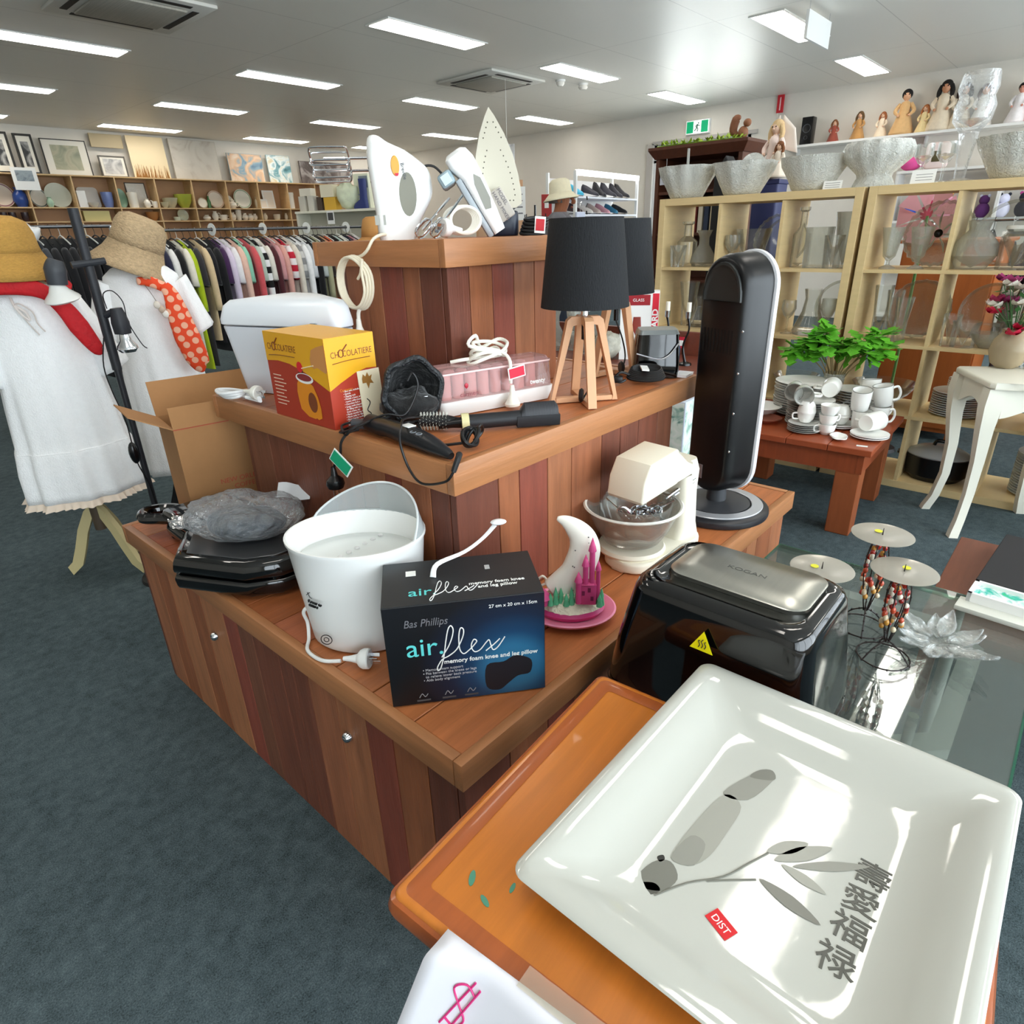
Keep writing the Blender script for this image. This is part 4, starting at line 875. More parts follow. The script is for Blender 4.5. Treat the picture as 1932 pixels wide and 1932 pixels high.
# hot brush
ang = math.atan2(-.149, .185)
t = thing('hot_brush', 'long black hot air brush with a cream collar and a comb head', 'hair brush', (.9, .985, ZM+.017), ang)
HBM = plastic('#1b1c20', .5)
MB().cyl((.035, 0, 0), (.15, 0, .002), .0165, .0165, 20).build('barrel', HBM, t)
MB().cyl((.02, 0, 0), (.036, 0, 0), .02, .02, 24).build('cream_collar', plastic('#d7cf9d', .35), t)
MB().tube([(-.03, .004, -.004), (0, .002, -.001), (.02, 0, 0)], [.008, .01, .012], 12).build('cord_sleeve', BLACK, t)
m = MB(); m.rings([[(x, y, z) for y, z in ((-.014, -.0165), (.014, -.0165), (.018, -.004), (.018, .008), (-.018, .008), (-.018, -.004))] for x in (.14, .155, .235)], True, True, True); m.build('brush_body', HBM, t, smooth=30)
m = MB(); m.rings([[(x, .016*cos(a), .008+.026*sin(a)*k) for a in [i*pi/10 for i in range(11)]] for x, k in ((.15, .5), (.158, 1), (.226, 1), (.232, .7))], True, True, True); m.build('comb_head', plastic('#242529', .45), t, smooth=40)
m = MB()
for k in range(22): x = .159+k*.0031; m.rings([[(x+d, .0168*cos(a), .008+.0268*sin(a)) for a in [i*pi/10 for i in range(11)]] for d in (0, .0014)], False)
m.build('comb_teeth', plastic('#3a3b40', .4), t)
# hair styler with its cord over the edge
t = thing('hair_styler', 'black hair styling wand lying along the tier edge, cord looping over', 'hair styler', (.775, .98, ZM+.02), 0)
R0 = Euler((0, 0, radians(-98)))
m = MB().at((0, 0, 0), (0, 0, radians(-96))); m.tube([(-.15, 0, 0), (-.1, 0, 0), (-.07, 0, .002), (0, 0, .002), (.07, 0, -.001), (.115, 0, -.006), (.14, 0, -.01)], [.019, .02, .0185, .0215, .019, .013, .007], 18, 4); m.M = Matrix(); m.build('handle', plastic('#17191d', .38), t)
m = MB().at((0, 0, 0), (0, 0, radians(-96))); m.box(-.012, -.01, .0215, .016, .01, .0235, .002); m.M = Matrix(); m.build('white_label', WHITE, t)
m = MB().at((0, 0, 0), (0, 0, radians(-96)))
for x in (.035, .055): m.tube([(x+.006*cos(a), -.012+.006*sin(a), .0185) for a in [i*pi/6 for i in range(12)]], .001, 5, closed=True)
m.M = Matrix(); m.build('switch', plastic('#7d8288', .4), t)
m = MB().at((-.0, .0, 0)); m.tube([(-.005, -.15, -.008), (-.02, -.165, -.004), (-.036, -.165, -.03)], [.0065, .006, .005], 10, 5); m.build('strain_relief', BLACKM, t)
m = MB(); m.tube([(-.036, -.165, -.03), (-.045, -.15, -.05), (-.05, -.09, -.066), (-.05, -.055, -.045), (-.05, -.035, .0), (-.035, -.02, .024), (.0, .01, .034), (.06, .03, .02), (.07, .1, .0), (.03, .17, -.012), (-.01, .19, -.01), (-.02, .15, .0), (.02, .1, .024), (.06, .08, .02), (.1, .08, .07), (.098, .09, .1), (.085, .095, .085)], .0026, 7, 6); m.build('cord', CORDK, t)
# rolled brush and second dark tool
t = thing('round_hair_brush', 'black round brush with pale bristles between wand and hot brush', 'hair brush', (.872, 1.03, ZM+.021), radians(-50))
MB().cyl((-.02, 0, 0), (.045, 0, 0), .012, .012, 14).build('barrel', BLACKM, t); MB().tube([(.045, 0, 0), (.06, 0, 0), (.12, .0, -.006)], [.012, .008, .0095], 12).build('handle', BLACK, t)
for k in range(9):
    m = MB(); x = -.016+k*.007
    for q in range(14): a = q*2*pi/14+k*.2; m.tube([(x, .011*cos(a), .011*sin(a)), (x, .02*cos(a), .02*sin(a))], .0006, 3)
    m.build('bristles', plastic('#cfcfc4', .5), t)
t = thing('curling_tongs', 'dark grey curling tongs next to the red side of the fondue box', 'curling tongs', (.785, 1.13, ZM+.014), radians(-32))
m = MB(); m.tube([(-.03, .03, 0), (.0, .01, .0), (.04, -.015, .0)], [.011, .012, .012], 14, 4); m.build('grip', plastic('#4a4d52', .35), t); MB().tube([(.04, -.015, 0), (.075, -.037, .0)], [.009, .008], 12).build('barrel', BLACK, t)
m = MB(); m.tube([(-.03, .03, .004), (-.055, .02, .0), (-.05, -.02, -.01), (-.035, -.03, .005), (.0, -.02, .016), (.05, .0, .014), (.03, .03, .0), (-.02, .05, -.008), (-.06, .01, -.01), (-.045, -.025, .0), (.01, -.03, .02)], .0028, 7, 6); m.build('cord', CORDK, t)
t = thing('cord_bundle', 'coiled black cord tied in a small bundle at the tier corner', 'cord', (.842, .872, ZM+.004), .4)
m = MB(); random.seed(8)
for k in range(5):
    m.tube([(.026*cos(a)*(1-.1*k)+.002*k, .012*sin(a)+.004*sin(k), .016+.014*sin(a+k*.5)) for a in [i*2*pi/10 for i in range(10)]], .0034, 7, 4, closed=True)
m.tube([(.02, .0, .02), (.045, -.006, .03), (.058, -.004, .015), (.05, .002, .003), (.03, .004, .002)], .003, 7, 5); m.tube([(-.02, .01, .01), (-.03, .06, .006), (.0, .1, .012), (.05, .14, .02)], .003, 7, 5)
m.build('coil', CORDK, t)
# plug and green tag hanging over the edge
t = thing('hanging_plug', 'black plug with a green test tag dangling over the middle tier edge', 'plug', (.728, 1.165, .9))
m = MB(); m.tube([(.035, -.03, .03), (.012, -.025, .028), (-.006, -.02, .01), (-.008, -.012, -.02), (-.006, .015, -.045), (-.006, .026, -.06)], .003, 7, 6); m.build('cord', CORDK, t)
MB().lathe([(0, 0), (.005, 0), (.008, -.02), (.019, -.03), (.021, -.04), (.017, -.05), (0, -.052)], (-.006, .027, -.056), 18).build('plug_body', BLACK, t)
m = MB()
for x, y in ((-.006, .0), (.006, .0), (0, .008)): m.box(x-.002-.006, y+.027-.001, -.125, x+.002-.006, y+.027+.001, -.107)
m.build('plug_pins', CHROME, t, smooth=0)
m = MB().at((-.012, -.018, -.035), (pi/2, radians(38), -pi/2+.2)); m.box(-.03, -.017, 0, .03, .017, .001, .0); m.M = Matrix(); tg = m.build('test_tag', WHITE, t, smooth=0)
m = MB().at((-.0135, -.018, -.035), (pi/2, radians(38), -pi/2+.2)); m.box(-.027, -.014, 0, .027, .014, .001); m.M = Matrix(); m.build('green_label', plastic('#12946a', .5), tg, smooth=0)
# lamps
def lamp(loc, rz, lab):
    t = thing('table_lamp', lab, 'lamp', loc, rz, 'pair of table lamps on the middle tier')
    LW = mat('lamp_wood', '#d8a57c', .5, var=.1, vs=8, stretch=(3, 3, .6))
    F = [(.086*cos(a), .086*sin(a)) for a in [pi/4+i*pi/2 for i in range(4)]]
    for x, y in F:
        a = math.atan2(y, x); m = MB().at((0, 0, 0), (0, 0, a))
        prof = [(.086, 0), (.072, 0), (.074, .012), (.03, .183), (.0, .19), (.0, .204), (.034, .204), (.044, .196)]
        m.rings([[(px, s, pz) for px, pz in prof] for s in (-.0105, .0105)], True, True, True); m.M = Matrix(); m.build('leg', LW, t, smooth=20)
        m = MB().at((0, 0, 0), (0, 0, a)); m.box(.0, -.0105, 0, .0718, .0105, .012, .001); m.M = Matrix(); m.build('foot_bar', LW, t, smooth=0)
    MB().cyl((0, 0, .204), (0, 0, .235), .009, .009, 16).build('lamp_socket', CHROME, t)
    MB().cyl((0, 0, .15), (0, 0, .19), .007, .007, 12).build('switch_sleeve', BLACK, t)
    m = MB(); m.tube([(0, 0, .15), (-.012, -.02, .1), (-.02, -.03, .05), (-.04, -.02, .012)], .0022, 7, 6); m.build('cord', CORDK, t)
    m = MB(); m.lathe([(0, -.005), (.014, -.005), (.018, 0), (.014, .005), (0, .005)], n=18); m.build('cord_dimmer', CORDK, t, (-.045, -.02, .025), (pi/2, .3, .4))
    SH = mat('shade_fabric', '#17191c', .85, bump=(400, .3, (1, 1, .2)))
    MB().lathe([(.103, .226), (.104, .226), (.0835, .416), (.0825, .416), (.1025, .2265)], n=64).build('lamp_shade', SH, t, smooth=60)
    MB().lathe([(.1015, .228), (.082, .414)], n=48).build('shade_lining', plastic('#e8e4da', .8), t)
    m = MB()
    for a in (0, 2*pi/3, 4*pi/3): m.tube([(.012*cos(a), .012*sin(a), .24), (.09*cos(a), .09*sin(a), .36)], .0015, 5)
    m.build('shade_carrier', CHROME, t)
    m = MB(); m.sph((0, 0, .27), .026, (1, 1, 1.2), 16, 10); m.build('bulb', plastic('#f5f3ec', .3), t)
    return t
l1 = lamp((1.28, .912, ZM), radians(6), 'pale wood tripod lamp with a black shade, the nearer one to the hair rollers')
l2 = dup(l1, (1.608, 1.035, ZM), radians(33), 'black shaded wood lamp standing farther back, half hidden by its twin')
# black speaker-like player with a coiled cord
t = thing('pencil_sharpener', 'black electric desk appliance with a grey top, behind the lamps', 'desk appliance', (1.65, .925, ZM), face(1.655, .915)+.15)
m = MB(); m.rings([ring3(rrect(-.06, -.05, .06, .05, .012, 4), 0), ring3(rrect(-.062, -.055, .062, .052, .014, 4), .04), ring3(rrect(-.058, -.042, .06, .05, .012, 4), .09), ring3(rrect(-.055, -.04, .058, .046, .012, 4), .118)], True, True, True); m.build('body', GLOSSBLK, t, smooth=35)
MB().rings([ring3(rrect(-.056, -.042, .06, .048, .012, 4), .1185), ring3(rrect(-.05, -.036, .054, .044, .012, 4), .13)], True, True, True).build('top_cover', plastic('#83898a', .3, metal=.3), t, smooth=40)
m = MB(); m.box(.0605, -.03, .012, .064, .03, .085, .004); m.build('side_panel', plastic('#4d6a92', .3), t)
m = MB(); m.tube([(-.06, -.056, .07), (0, -.058, .055), (.03, -.057, .065), (.055, -.05, .095)], .002, 6, 4); m.build('seam_line', SILVER, t)
t = thing('power_cord', 'coiled black power cord lying in front of the desk appliance', 'cord', (1.535, .885, ZM+.004), face(1.5, .875)+.05)
m = MB()
for k in range(6): m.tube([(.05*cos(a)*(1-.04*k), .014*sin(a)+.002*k, .014+.004*k+.009*sin(a*1.0)) for a in [i*2*pi/12 for i in range(12)]], .0036, 7, 3, closed=True)
m.tube([(-.045, .0, .02), (-.07, -.01, .028), (-.085, -.012, .01), (-.07, -.018, .003), (-.055, -.012, .008)], .0036, 7, 5); m.build('coil', CORDK, t)
MB().box(-.09, -.02, .0, -.062, .0, .018, .004).build('plug', CORDK, t)
MB().cbox((-.005, -.003, .038), (.02, .03, .004), (.2, .1, .2)).build('paper_tag', WHITE, t, smooth=0)
t = thing('booklet', 'thin white booklet lying flat at the end of the middle tier', 'booklet', (1.665, .838, ZM), radians(8))
MB().box(-.01, -.01, 0, .05, .03, .006).build('pages', PAPER, t, smooth=0); MB().box(-.011, -.011, .0062, .051, .031, .0072).build('cover', plastic('#e6e8e8', .5), t, smooth=0)
# ------------------------------------------------------------------ things on the top tier
FZ = face(1.13, 1.36)
MW = plastic('#f0f1ef', .22)
t = thing('hand_mixer', 'white hand mixer standing on end with its wire beaters pointing sideways', 'mixer', (1.13, 1.375, ZT), FZ)
# outline in local x (to the side) and z, extruded along y
prof = [(-.03, 0), (.031, .0), (.048, .04), (.078, .09), (.082, .125), (.075, .155), (.05, .178), (.02, .198), (-.015, .213), (-.035, .226), (-.05, .229), (-.062, .222), (-.068, .19), (-.066, .14), (-.06, .06), (-.056, 0)]
m = MB()
P = spline([(x, 0, z) for x, z in prof], 3, True)
def sl(k, y, c=(0, .11)): return [(c[0]+(p.x-c[0])*k, y, c[1]+(p.z-c[1])*k if p.z > .004 else p.z) for p in P]
m.rings([sl(.8, -.042), sl(.93, -.036), sl(1, -.02), sl(1, .02), sl(.93, .036), sl(.8, .042)], True, True, True); m.build('housing', MW, t, smooth=50)
m = MB(); hp = [(.018+.026*cos(a)*.8+.004, .1+.048*sin(a)) for a in [i*2*pi/24 for i in range(24)]]
m.f([m.v((x+.02*(z-.1), -.0425, z)) for x, z in hp]); m.build('handle_opening', plastic('#8b8b7f', .7), t, smooth=0)
m = MB().at((-.003, -.0428, .162), (pi/2, 0, 0)); m.lathe([(0, .002), (.012, .002), (.0135, 0), (0, 0)], n=24, sx=.75, sy=1.6); m.M = Matrix(); m.build('speed_window', plastic('#e5a23a', .3), t)
m = MB().at((-.001, -.0432, .146), (pi/2, 0, 0)); m.prism([(-.005, 0), (.006, 0), (.003, -.006), (-.002, -.006)], 0, .002); m.M = Matrix(); m.build('red_mark', plastic('#cf1f3d', .4), t)
text('Breville', t, plastic('#55585c', .5), (.016, -.0432, .15), (pi/2, radians(82), 0), .012, align='CENTER', ext=.0003)
m = MB().at((-.05, -.0385, .045), (pi/2, 0, -.35)); m.box(-.014, -.011, 0, .014, .011, .0008); m.M = Matrix(); m.build('rating_label', plastic('#b9bcb6', .6), t, smooth=0)
for dz, dy in ((.182, -.012), (.158, .018)):
    m = MB(); m.cyl((-.062, dy, dz), (-.12, dy, dz), .0032, None, 10); bs = m.build('beater_shaft', CHROME, t)
    m = MB()
    for q in range(2):
        a = q*pi/2+.6
        c, s_ = cos(a), sin(a); R_ = .027; L0, L1 = -.11, -.2
        m.tube([(L0, dy+0*c, dz), (L0-.004, dy+R_*.9*c, dz+R_*.9*s_), (L0-.02, dy+R_*c, dz+R_*s_), (L1+.012, dy+R_*c, dz+R_*s_), (L1, dy+R_*.8*c, dz+R_*.8*s_), (L1, dy, dz), (L1, dy-R_*.8*c, dz-R_*.8*s_), (L1+.012, dy-R_*c, dz-R_*s_), (L0-.02, dy-R_*c, dz-R_*s_), (L0-.004, dy-R_*.9*c, dz-R_*.9*s_), (L0, dy, dz)], .0022, 8, 5)
    m.cyl((L0, dy, dz), (L1+.03, dy, dz), .003, None, 8); m.build('wire_beater', CHROME, bs)
for x, z in ((-.0665, .16), (-.064, .13), (-.06, .014)): MB().sph((x, -.022, z), .003, (.4, 1, 1), 8, 6).build('screw', plastic('#5d5d4c', .5), t)
Ci = Matrix.Rotation(-FZ, 3, 'Z')
def loc(p): return Ci @ (Vector(p)-Vector((1.13, 1.375, ZT)))
m = MB(); cp = [(1.09, 1.38, 1.312), (1.06, 1.365, 1.315), (1.028, 1.362, 1.306), (1.012, 1.372, 1.28)]
for k in range(4):
    for q in range(8): a = 1.9-q*pi/4; cp.append((1.012-.004*k, 1.425+.062*cos(a)*(1-.03*k)+.004*k, 1.205+.065*sin(a)*(1-.02*k)))
cp += [(1.004, 1.385, 1.26), (1.003, 1.395, 1.23), (1.003, 1.41, 1.215)]
m.tube([loc(p) for p in cp], .0038, 8, 4); m.build('cord', plastic('#e6ddc6', .5), t)
m = MB(); m.tube([loc(p) for p in ((1.006, 1.42, 1.145), (1.006, 1.43, 1.13), (1.006, 1.432, 1.105))], .005, 8, 3); m.build('cord_tie', CORDW, t)
m = MB(); m.lathe([(0, .045), (.006, .045), (.008, .025), (.014, .01), (.02, .004), (.02, -.004), (0, -.004)], n=16); m.build('plug', CORDW, t, loc((1.006, 1.433, 1.072)))
# second mixer, leaning
t = thing('hand_mixer', 'grey and white retro hand mixer leaning upright, labelled on its handle', 'mixer', (1.218, 1.272, ZT), face(1.24, 1.25))
th = radians(31)
m = MB().at((.098, 0, .004), (0, -th, 0))
GM = plastic('#a9b2b9', .3)
Q = lambda: MB().at((.098, 0, .004), (0, -th, 0))
m = Q(); m.box(-.016, -.042, .0, -.001, .042, .15, .004); m.M = Matrix(); m.build('front_plate', GM, t)
m = Q(); m.rings([ring3(rrect(0, -.044, .03, .044, .008, 4), 0), ring3(rrect(0, -.044, .04, .044, .01, 4), .05), ring3(rrect(0, -.044, .05, .044, .012, 4), .14), ring3(rrect(-.012, -.044, .052, .044, .014, 4), .175), ring3(rrect(-.012, -.044, .046, .044, .014, 4), .197), ring3(rrect(-.004, -.034, .036, .034, .012, 4), .205)], True, True, True); m.M = Matrix(); m.build('housing', plastic('#f3f4f4', .25), t, smooth=40)
m = Q(); m.box(-.05, -.046, .148, -.0125, .046, .182, .008); m.M = Matrix(); m.build('speed_dial', plastic('#8fa3ab', .25), t)
m = Q(); m.box(-.042, -.0475, .154, -.02, -.0463, .176, .0); m.M = Matrix(); m.build('dial_window', plastic('#c9d9dd', .2), t)
m = Q(); m.rings([[(x, y, z) for x, z in ((.012, .06), (.026, .055), (.036, .075), (.04, .125), (.03, .14), (.02, .12))] for y in (-.0442, -.0452)], True, True, True); m.M = Matrix(); m.build('handle_opening', plastic('#9a9b92', .6), t, smooth=0)
m = Q(); m.box(.031, -.04, .012, .07, .04, .085, .004); m.M = Matrix(); m.build('handle_grip', plastic('#b9b2a8', .55), t)
M_ = Euler((0, -th, 0)).to_matrix()
for i, s_ in enumerate(('MODEL', 'HAND MIXER')):
    o = text(s_, t, plastic('#6f6a70', .6), (.112, -.0405, 0), (pi/2, 0, 0), .012, align='LEFT', ext=.0003)
    o.location = Vector((.098, 0, .004))+M_ @ Vector((.062-.014*i, -.0405, .082)); o.rotation_euler = (Euler((0, -th, 0)).to_matrix() @ Euler((pi/2, radians(90), 0)).to_matrix()).to_euler()
m = Q(); m.tube([(-.03, .03, .17), (-.04, .03, .21), (-.07, .03, .225), (-.1, .03, .21), (-.1, .03, .17)], .003, 7, 5); m.M = Matrix(); m.build('cord', CORDK, t)
# loose beaters, cord and plug in front
for k, (x, y, rz, tl) in enumerate(((1.1, 1.262, .5, 1.08), (1.128, 1.24, .1, .98))):
    w = thing('loose_beater', ('chrome beater lying before the white hand mixer, nearer its base', 'chrome beater lying against the coiled white flex')[k], 'beater', (x, y, ZT+.02), face(x, y)+rz*.4)
    A = Euler((0, tl, 0)); m = MB().at((0, 0, 0), (0, tl*.75, 0)); m.cyl((0, 0, .0), (0, 0, .098), .003, None, 8); m.M = Matrix(); m.build('shaft', CHROME, w)
    m = MB().at((0, 0, 0), (0, tl*.75, 0))
    for q in range(4):
        a = q*pi/2+.5; c, s_ = cos(a), sin(a); m.tube([(0, 0, .03), (.014*c, .014*s_, .022), (.016*c, .016*s_, -.005), (.01*c, .01*s_, -.018), (0, 0, -.02)], .0028, 6, 4, flat=.5)
    m.M = Matrix(); m.build('blades', CHROME, w)
t = thing('coiled_flex', 'coiled white flex with plug lying between the two hand mixers', 'cord', (1.165, 1.232, ZT+.005), face(1.165, 1.23))
m = MB()
for k in range(5): m.tube([(.02+.036*cos(a)+.004*k, .01*sin(a)-.003*k+.01, .034+.03*sin(a)) for a in [i*2*pi/14 for i in range(14)]], .0045, 8, 3, closed=True)
m.build('coil', CORDW, t)
plug(plastic('#e9e9e6', .4), t, (-.015, -.024, .018), (-.75, -.5, .1), 1.1)
# iron standing on its heel
t = thing('steam_iron', 'steam iron standing on its heel, pale perforated soleplate facing out', 'iron', (1.34, 1.232, ZT), face(1.365, 1.2))
half = [(0, .287), (.012, .268), (.03, .232), (.046, .185), (.054, .14), (.057, .1), (.055, .075), (.04, .066), (0, .062)]
sole = [(x-.005+.1*(.17-z), z) for x, z in half]+[(-x-.005+.1*(.17-z), z) for x, z in half[-2:0:-1]]
m = MB(); m.rings([[(x, -.03+.0*z, z) for x, z in sole], [(x, -.025, z) for x, z in sole]], True, True, True); m.build('soleplate', plastic('#c5bfae', .4, metal=.3), t, smooth=30)
for k in range(34):
    sgn = 1 if k % 2 else -1; j = k//2
    if j < 9: z = .095+.0125*j; hw = .04-.0006*j*j*.6
    elif j < 13: z = .083; hw = .008+.009*(j-9)
    else: z = .222+.011*(j-13); hw = .022-.005*(j-13)
    x = sgn*hw-.005+.1*(.17-z)
    MB().sph((x, -.0302, z), .0017, (1, .3, 1), 6, 4).build('steam_hole', plastic('#4f4b40', .7), t, smooth=0)
sb = [(x*.93, z*.96+.006) for x, z in half]; sb = [(x-.002+.1*(.17-z), z) for x, z in sb]+[(-x-.002+.1*(.17-z), z) for x, z in sb[-2:0:-1]]
m = MB(); m.rings([[(x, -.0248, z) for x, z in sb], [(x*.97, .01, z*.98) for x, z in sb], [(x*.75, .04, z*.86) for x, z in sb]], True, True, True); m.build('iron_body', plastic('#1f2a3c', .3), t, smooth=40)
m = MB(); m.prism(rrect(-.035, -.02, .05, .09, .02, 4), 0, .06, .006); m.build('heel', plastic('#1a2334', .35), t)
m = MB(); m.tube([(0, .04, .05), (.0, .085, .07), (0, .095, .14), (0, .06, .2), (0, .03, .22)], [.018, .017, .016, .017, .014], 12, 4); m.build('handle', plastic('#16181c', .4), t)
m = MB()
for k in range(5): m.tube([(.085+.03*cos(a)+.003*k, -.025+.012*sin(a)+.006*k, .006+.008*k+.004*sin(a)) for a in [i*2*pi/12 for i in range(12)]], .0045, 8, 3, closed=True)
m.build('cord', CORDK, t)
m = MB().at((.105, -.035, .024), (radians(80), .1, .1)); m.box(-.014, -.02, 0, .014, .02, .001); m.M = Matrix(); tg = m.build('test_tag', WHITE, t, smooth=0)
m = MB().at((.105, -.0362, .024), (radians(80), .1, .1)); m.box(-.011, -.014, 0, .011, .014, .001); m.M = Matrix(); m.build('red_label', plastic('#c5202c', .5), tg, smooth=0)
# ------------------------------------------------------------------ mannequins, floor lamp, clothes rails, bookcase wall
WCL = mat('white_cotton', '#f6f7f7', .9, var=.03, vs=60, bump=(180, .35), sheen=.2)
STRAW = mat('golden_straw', '#c99a4c', .85, var=.18, vs=90, stretch=(1, 1, 3), bump=(140, .8, (1, 1, 4)))
STRAW2 = mat('woven_straw', '#c2a883', .85, var=.3, vs=70, stretch=(1, 1, 2.2), bump=(90, 1.0, (1, 1, 2.5)))
def dress(name, lab, loc, rings_, sleeve, hem, seam, seed, thick=.004):
    """rings_: (z, half width, half depth); sleeve: (shoulder x,z, end x,z, r0, r1)"""
    t = thing(name, lab, 'dress', loc, face(*loc[:2]))
    def surf(u, v):
        k = v*(len(rings_)-1); i = min(int(k), len(rings_)-2); f = k-i; f = f*f*(3-2*f) if False else f
        z, a, b = [rings_[i][j]*(1-f)+rings_[i+1][j]*f for j in range(3)]
        th = 2*pi*u; drop = min(1, max(0, (1.05-z)/.7)); w = 1+drop*(.045*sin(th*11+seed)+.03*sin(th*17+seed*2+z*3)+.02*sin(th*5+z*6))
        return (a*w*cos(th), b*w*sin(th), z-loc[2])
    m = MB(); m.grid(110, 40, surf); m.build('dress_body', WCL, t, smooth=180, thick=thick)
    z0, a, b = rings_[-1]
    def frill(u, v):
        th = 2*pi*u; w = 1+.04*v*sin(th*46)+.045*sin(th*11+seed)+.03*sin(th*17+seed*2+z0*3)+.02*sin(th*5+z0*6)
        return ((a+.012*v)*w*cos(th), (b+.012*v)*w*sin(th), z0-loc[2]-hem*v)
    if hem: MB().grid(280, 3, frill).build('frill_hem', mat('peach_frill', '#e3d2c0', .9), t, smooth=180)
    for s in (-1, 1):
        sx, sz_, ex, ez, r0, r1 = sleeve
        def sl(u, v):
            th = 2*pi*u; x = s*(sx+(ex-sx)*v); z = sz_+(ez-sz_)*v; r = (r0+(r1-r0)*v)*(1+.06*sin(th*6+v*4+seed))
            return (x+s*r*.75*cos(th)*.9, r*1.05*sin(th), z+r*.35*cos(th)-loc[2])
        MB().grid(36, 14, sl).build('sleeve', WCL, t, smooth=180, thick=thick)
    return t, surf
def stand(loc, lab, htop, pole_m, leg_m, legs):
    t = thing('mannequin', lab, 'mannequin', loc, face(*loc[:2]))
    MB().lathe([(0, htop-.42), (.1, htop-.42), (.12, htop-.3), (.11, htop-.16), (.13, htop-.05), (.06, htop), (.045, htop+.1), (0, htop+.12)], n=28, sy=.7).build('torso', plastic('#cbb89a', .7), t)
    MB().cyl((0, 0, .2), (0, 0, htop-.4), .024, .022, 14).build('pole', pole_m, t)
    for a in legs:
        m = MB().at((0, 0, 0), (0, 0, a)); m.rings([[(x+d*nx, y, z+d*nz) for d, y in ((-.02, -.012), (-.02, .012), (.02, .012), (.02, -.012))] for x, z, nx, nz in ((.0, .3, .7, .7), (.03, .275, .7, .7), (.07, .2, .9, .4), (.1, .12, .95, .3), (.13, .05, .9, .5), (.165, .02, .3, 1))], True, True, True); m.M = Matrix(); m.build('leg', leg_m, t, smooth=40)
    return t
CRM = plastic('#cfc08f', .5)
A1 = (.648, 2.975, 0); f1 = face(*A1[:2])
stand(A1, 'dress form on a cream three legged stand, wearing the frilled dress and golden hat', 1.2, plastic('#55483a', .5), CRM, (radians(150)-f1-radians(5), radians(35)-f1, radians(265)-f1+.6))
d1, s1 = dress('frilled_dress', 'white cotton dress with a peach frilled hem on the cream legged mannequin', (.648, 2.975, 0), [(1.195, .045, .05), (1.175, .1, .075), (1.14, .135, .095), (1.05, .15, .11), (.9, .165, .12), (.75, .18, .13), (.6, .192, .14), (.585, .196, .143), (.575, .2, .147), (.5, .21, .155), (.385, .213, .16)], (.125, 1.12, .21, .86, .05, .085), .026, .58, 1.0)
m = MB(); m.tube([Vector(s1(i/60, .728))*1.0+Vector((0, 0, 0)) for i in range(60)], .004, 5, closed=True); m.build('waist_seam', WCL, d1)
m = MB()
for pts in ([(-.05, -.1, 1.15), (-.045, -.125, 1.12), (-.03, -.13, 1.09), (-.015, -.132, 1.075), (-.02, -.13, 1.1), (-.045, -.122, 1.125)], [(-.045, -.12, 1.125), (-.03, -.128, 1.13), (-.0, -.128, 1.1), (.005, -.13, 1.06), (.02, -.132, 1.03)], [(-.045, -.12, 1.125), (-.02, -.13, 1.06), (.0, -.132, 1.02)]): m.tube(pts, .0045, 6, 5, flat=.6)
m.build('neck_tie', plastic('#dcd3cd', .8), d1)
def hat(name, lab, loc, prof, m_, rot, wob, band=None, sy=1):
    t = thing(name, lab, 'hat', loc, 0, rot=rot)
    i = next(k for k, p in enumerate(prof) if p[2]) if len(prof[0]) > 2 else 0
    cr = [(p[0], p[1]) for p in prof[:i+1]]; br = [(p[0], p[1]) for p in prof[i:]]
    MB().lathe(cr, n=48, sy=sy, wob=wob).build('crown', m_, t, smooth=180, thick=.004)
    MB().lathe(br, n=64, sy=sy, wob=wob).build('brim', m_, t, smooth=180, thick=.004)
    return t
w1 = lambda a, z: 1+.03*sin(2*a+1)+.02*sin(3*a)
hat('straw_hat', 'golden straw hat with a wide drooping brim on the mannequin in the frilled dress', (.62, 2.98, 1.3), [(0, .118, 0), (.05, .115, 0), (.085, .098, 0), (.1, .06, 0), (.105, .02, 0), (.11, 0, 1), (.125, -.03, 0), (.15, -.062, 0), (.165, -.085, 0)], STRAW, (radians(4), radians(2), f1), w1)
A2 = (1.153, 3.254, 0); f2 = face(*A2[:2])
stand(A2, 'dress form with a dark metal base wearing the long white dress and woven hat', 1.22, BLACKM, BLACKM, (.4, 2.5, 4.6))
d2, s2 = dress('long_dress', 'long white cotton dress on the mannequin behind the floor lamp', (1.153, 3.254, 0), [(1.235, .05, .05), (1.215, .11, .075), (1.18, .15, .095), (1.05, .155, .11), (.9, .16, .115), (.7, .17, .12), (.5, .182, .13), (.28, .195, .14)], (.145, 1.16, .205, .93, .052, .075), 0, .8, 2.3)
w2 = lambda a, z: 1+.05*sin(2*a)+.03*sin(3*a+z*20)
hat('woven_hat', 'beige woven straw hat tilted down on the mannequin with the dotted scarf', (1.155, 3.252, 1.285), [(0, .15, 0), (.05, .148, 0), (.085, .132, 0), (.1, .1, 0), (.104, .05, 0), (.106, .02, 1), (.12, -.02, 0), (.145, -.058, 0), (.165, -.085, 0)], STRAW2, Euler((radians(3), radians(24), f2)), w2)
def sash(t, pts, wd, m_, name, yf=.35):
    m = MB(); m.tube(pts, wd, 12, 6, flat=yf, nrm=(0, 1, 0)); return m.build(name, m_, t, smooth=180)
SC1 = mat('red_scarf', '#c4161f', .7, var=.15, vs=25, bump=(60, .5))
t = thing('red_scarf', 'plain red scarf knotted at the neck of the frilled dress', 'scarf', A1[:2]+(1.1,), f1)
sash(t, [(-.15, -.1, .075), (-.08, -.125, .088), (0, -.13, .085), (.05, -.135, .065), (.075, -.135, .035)], [.02, .026, .03, .026, .02], SC1, 'neck_band')
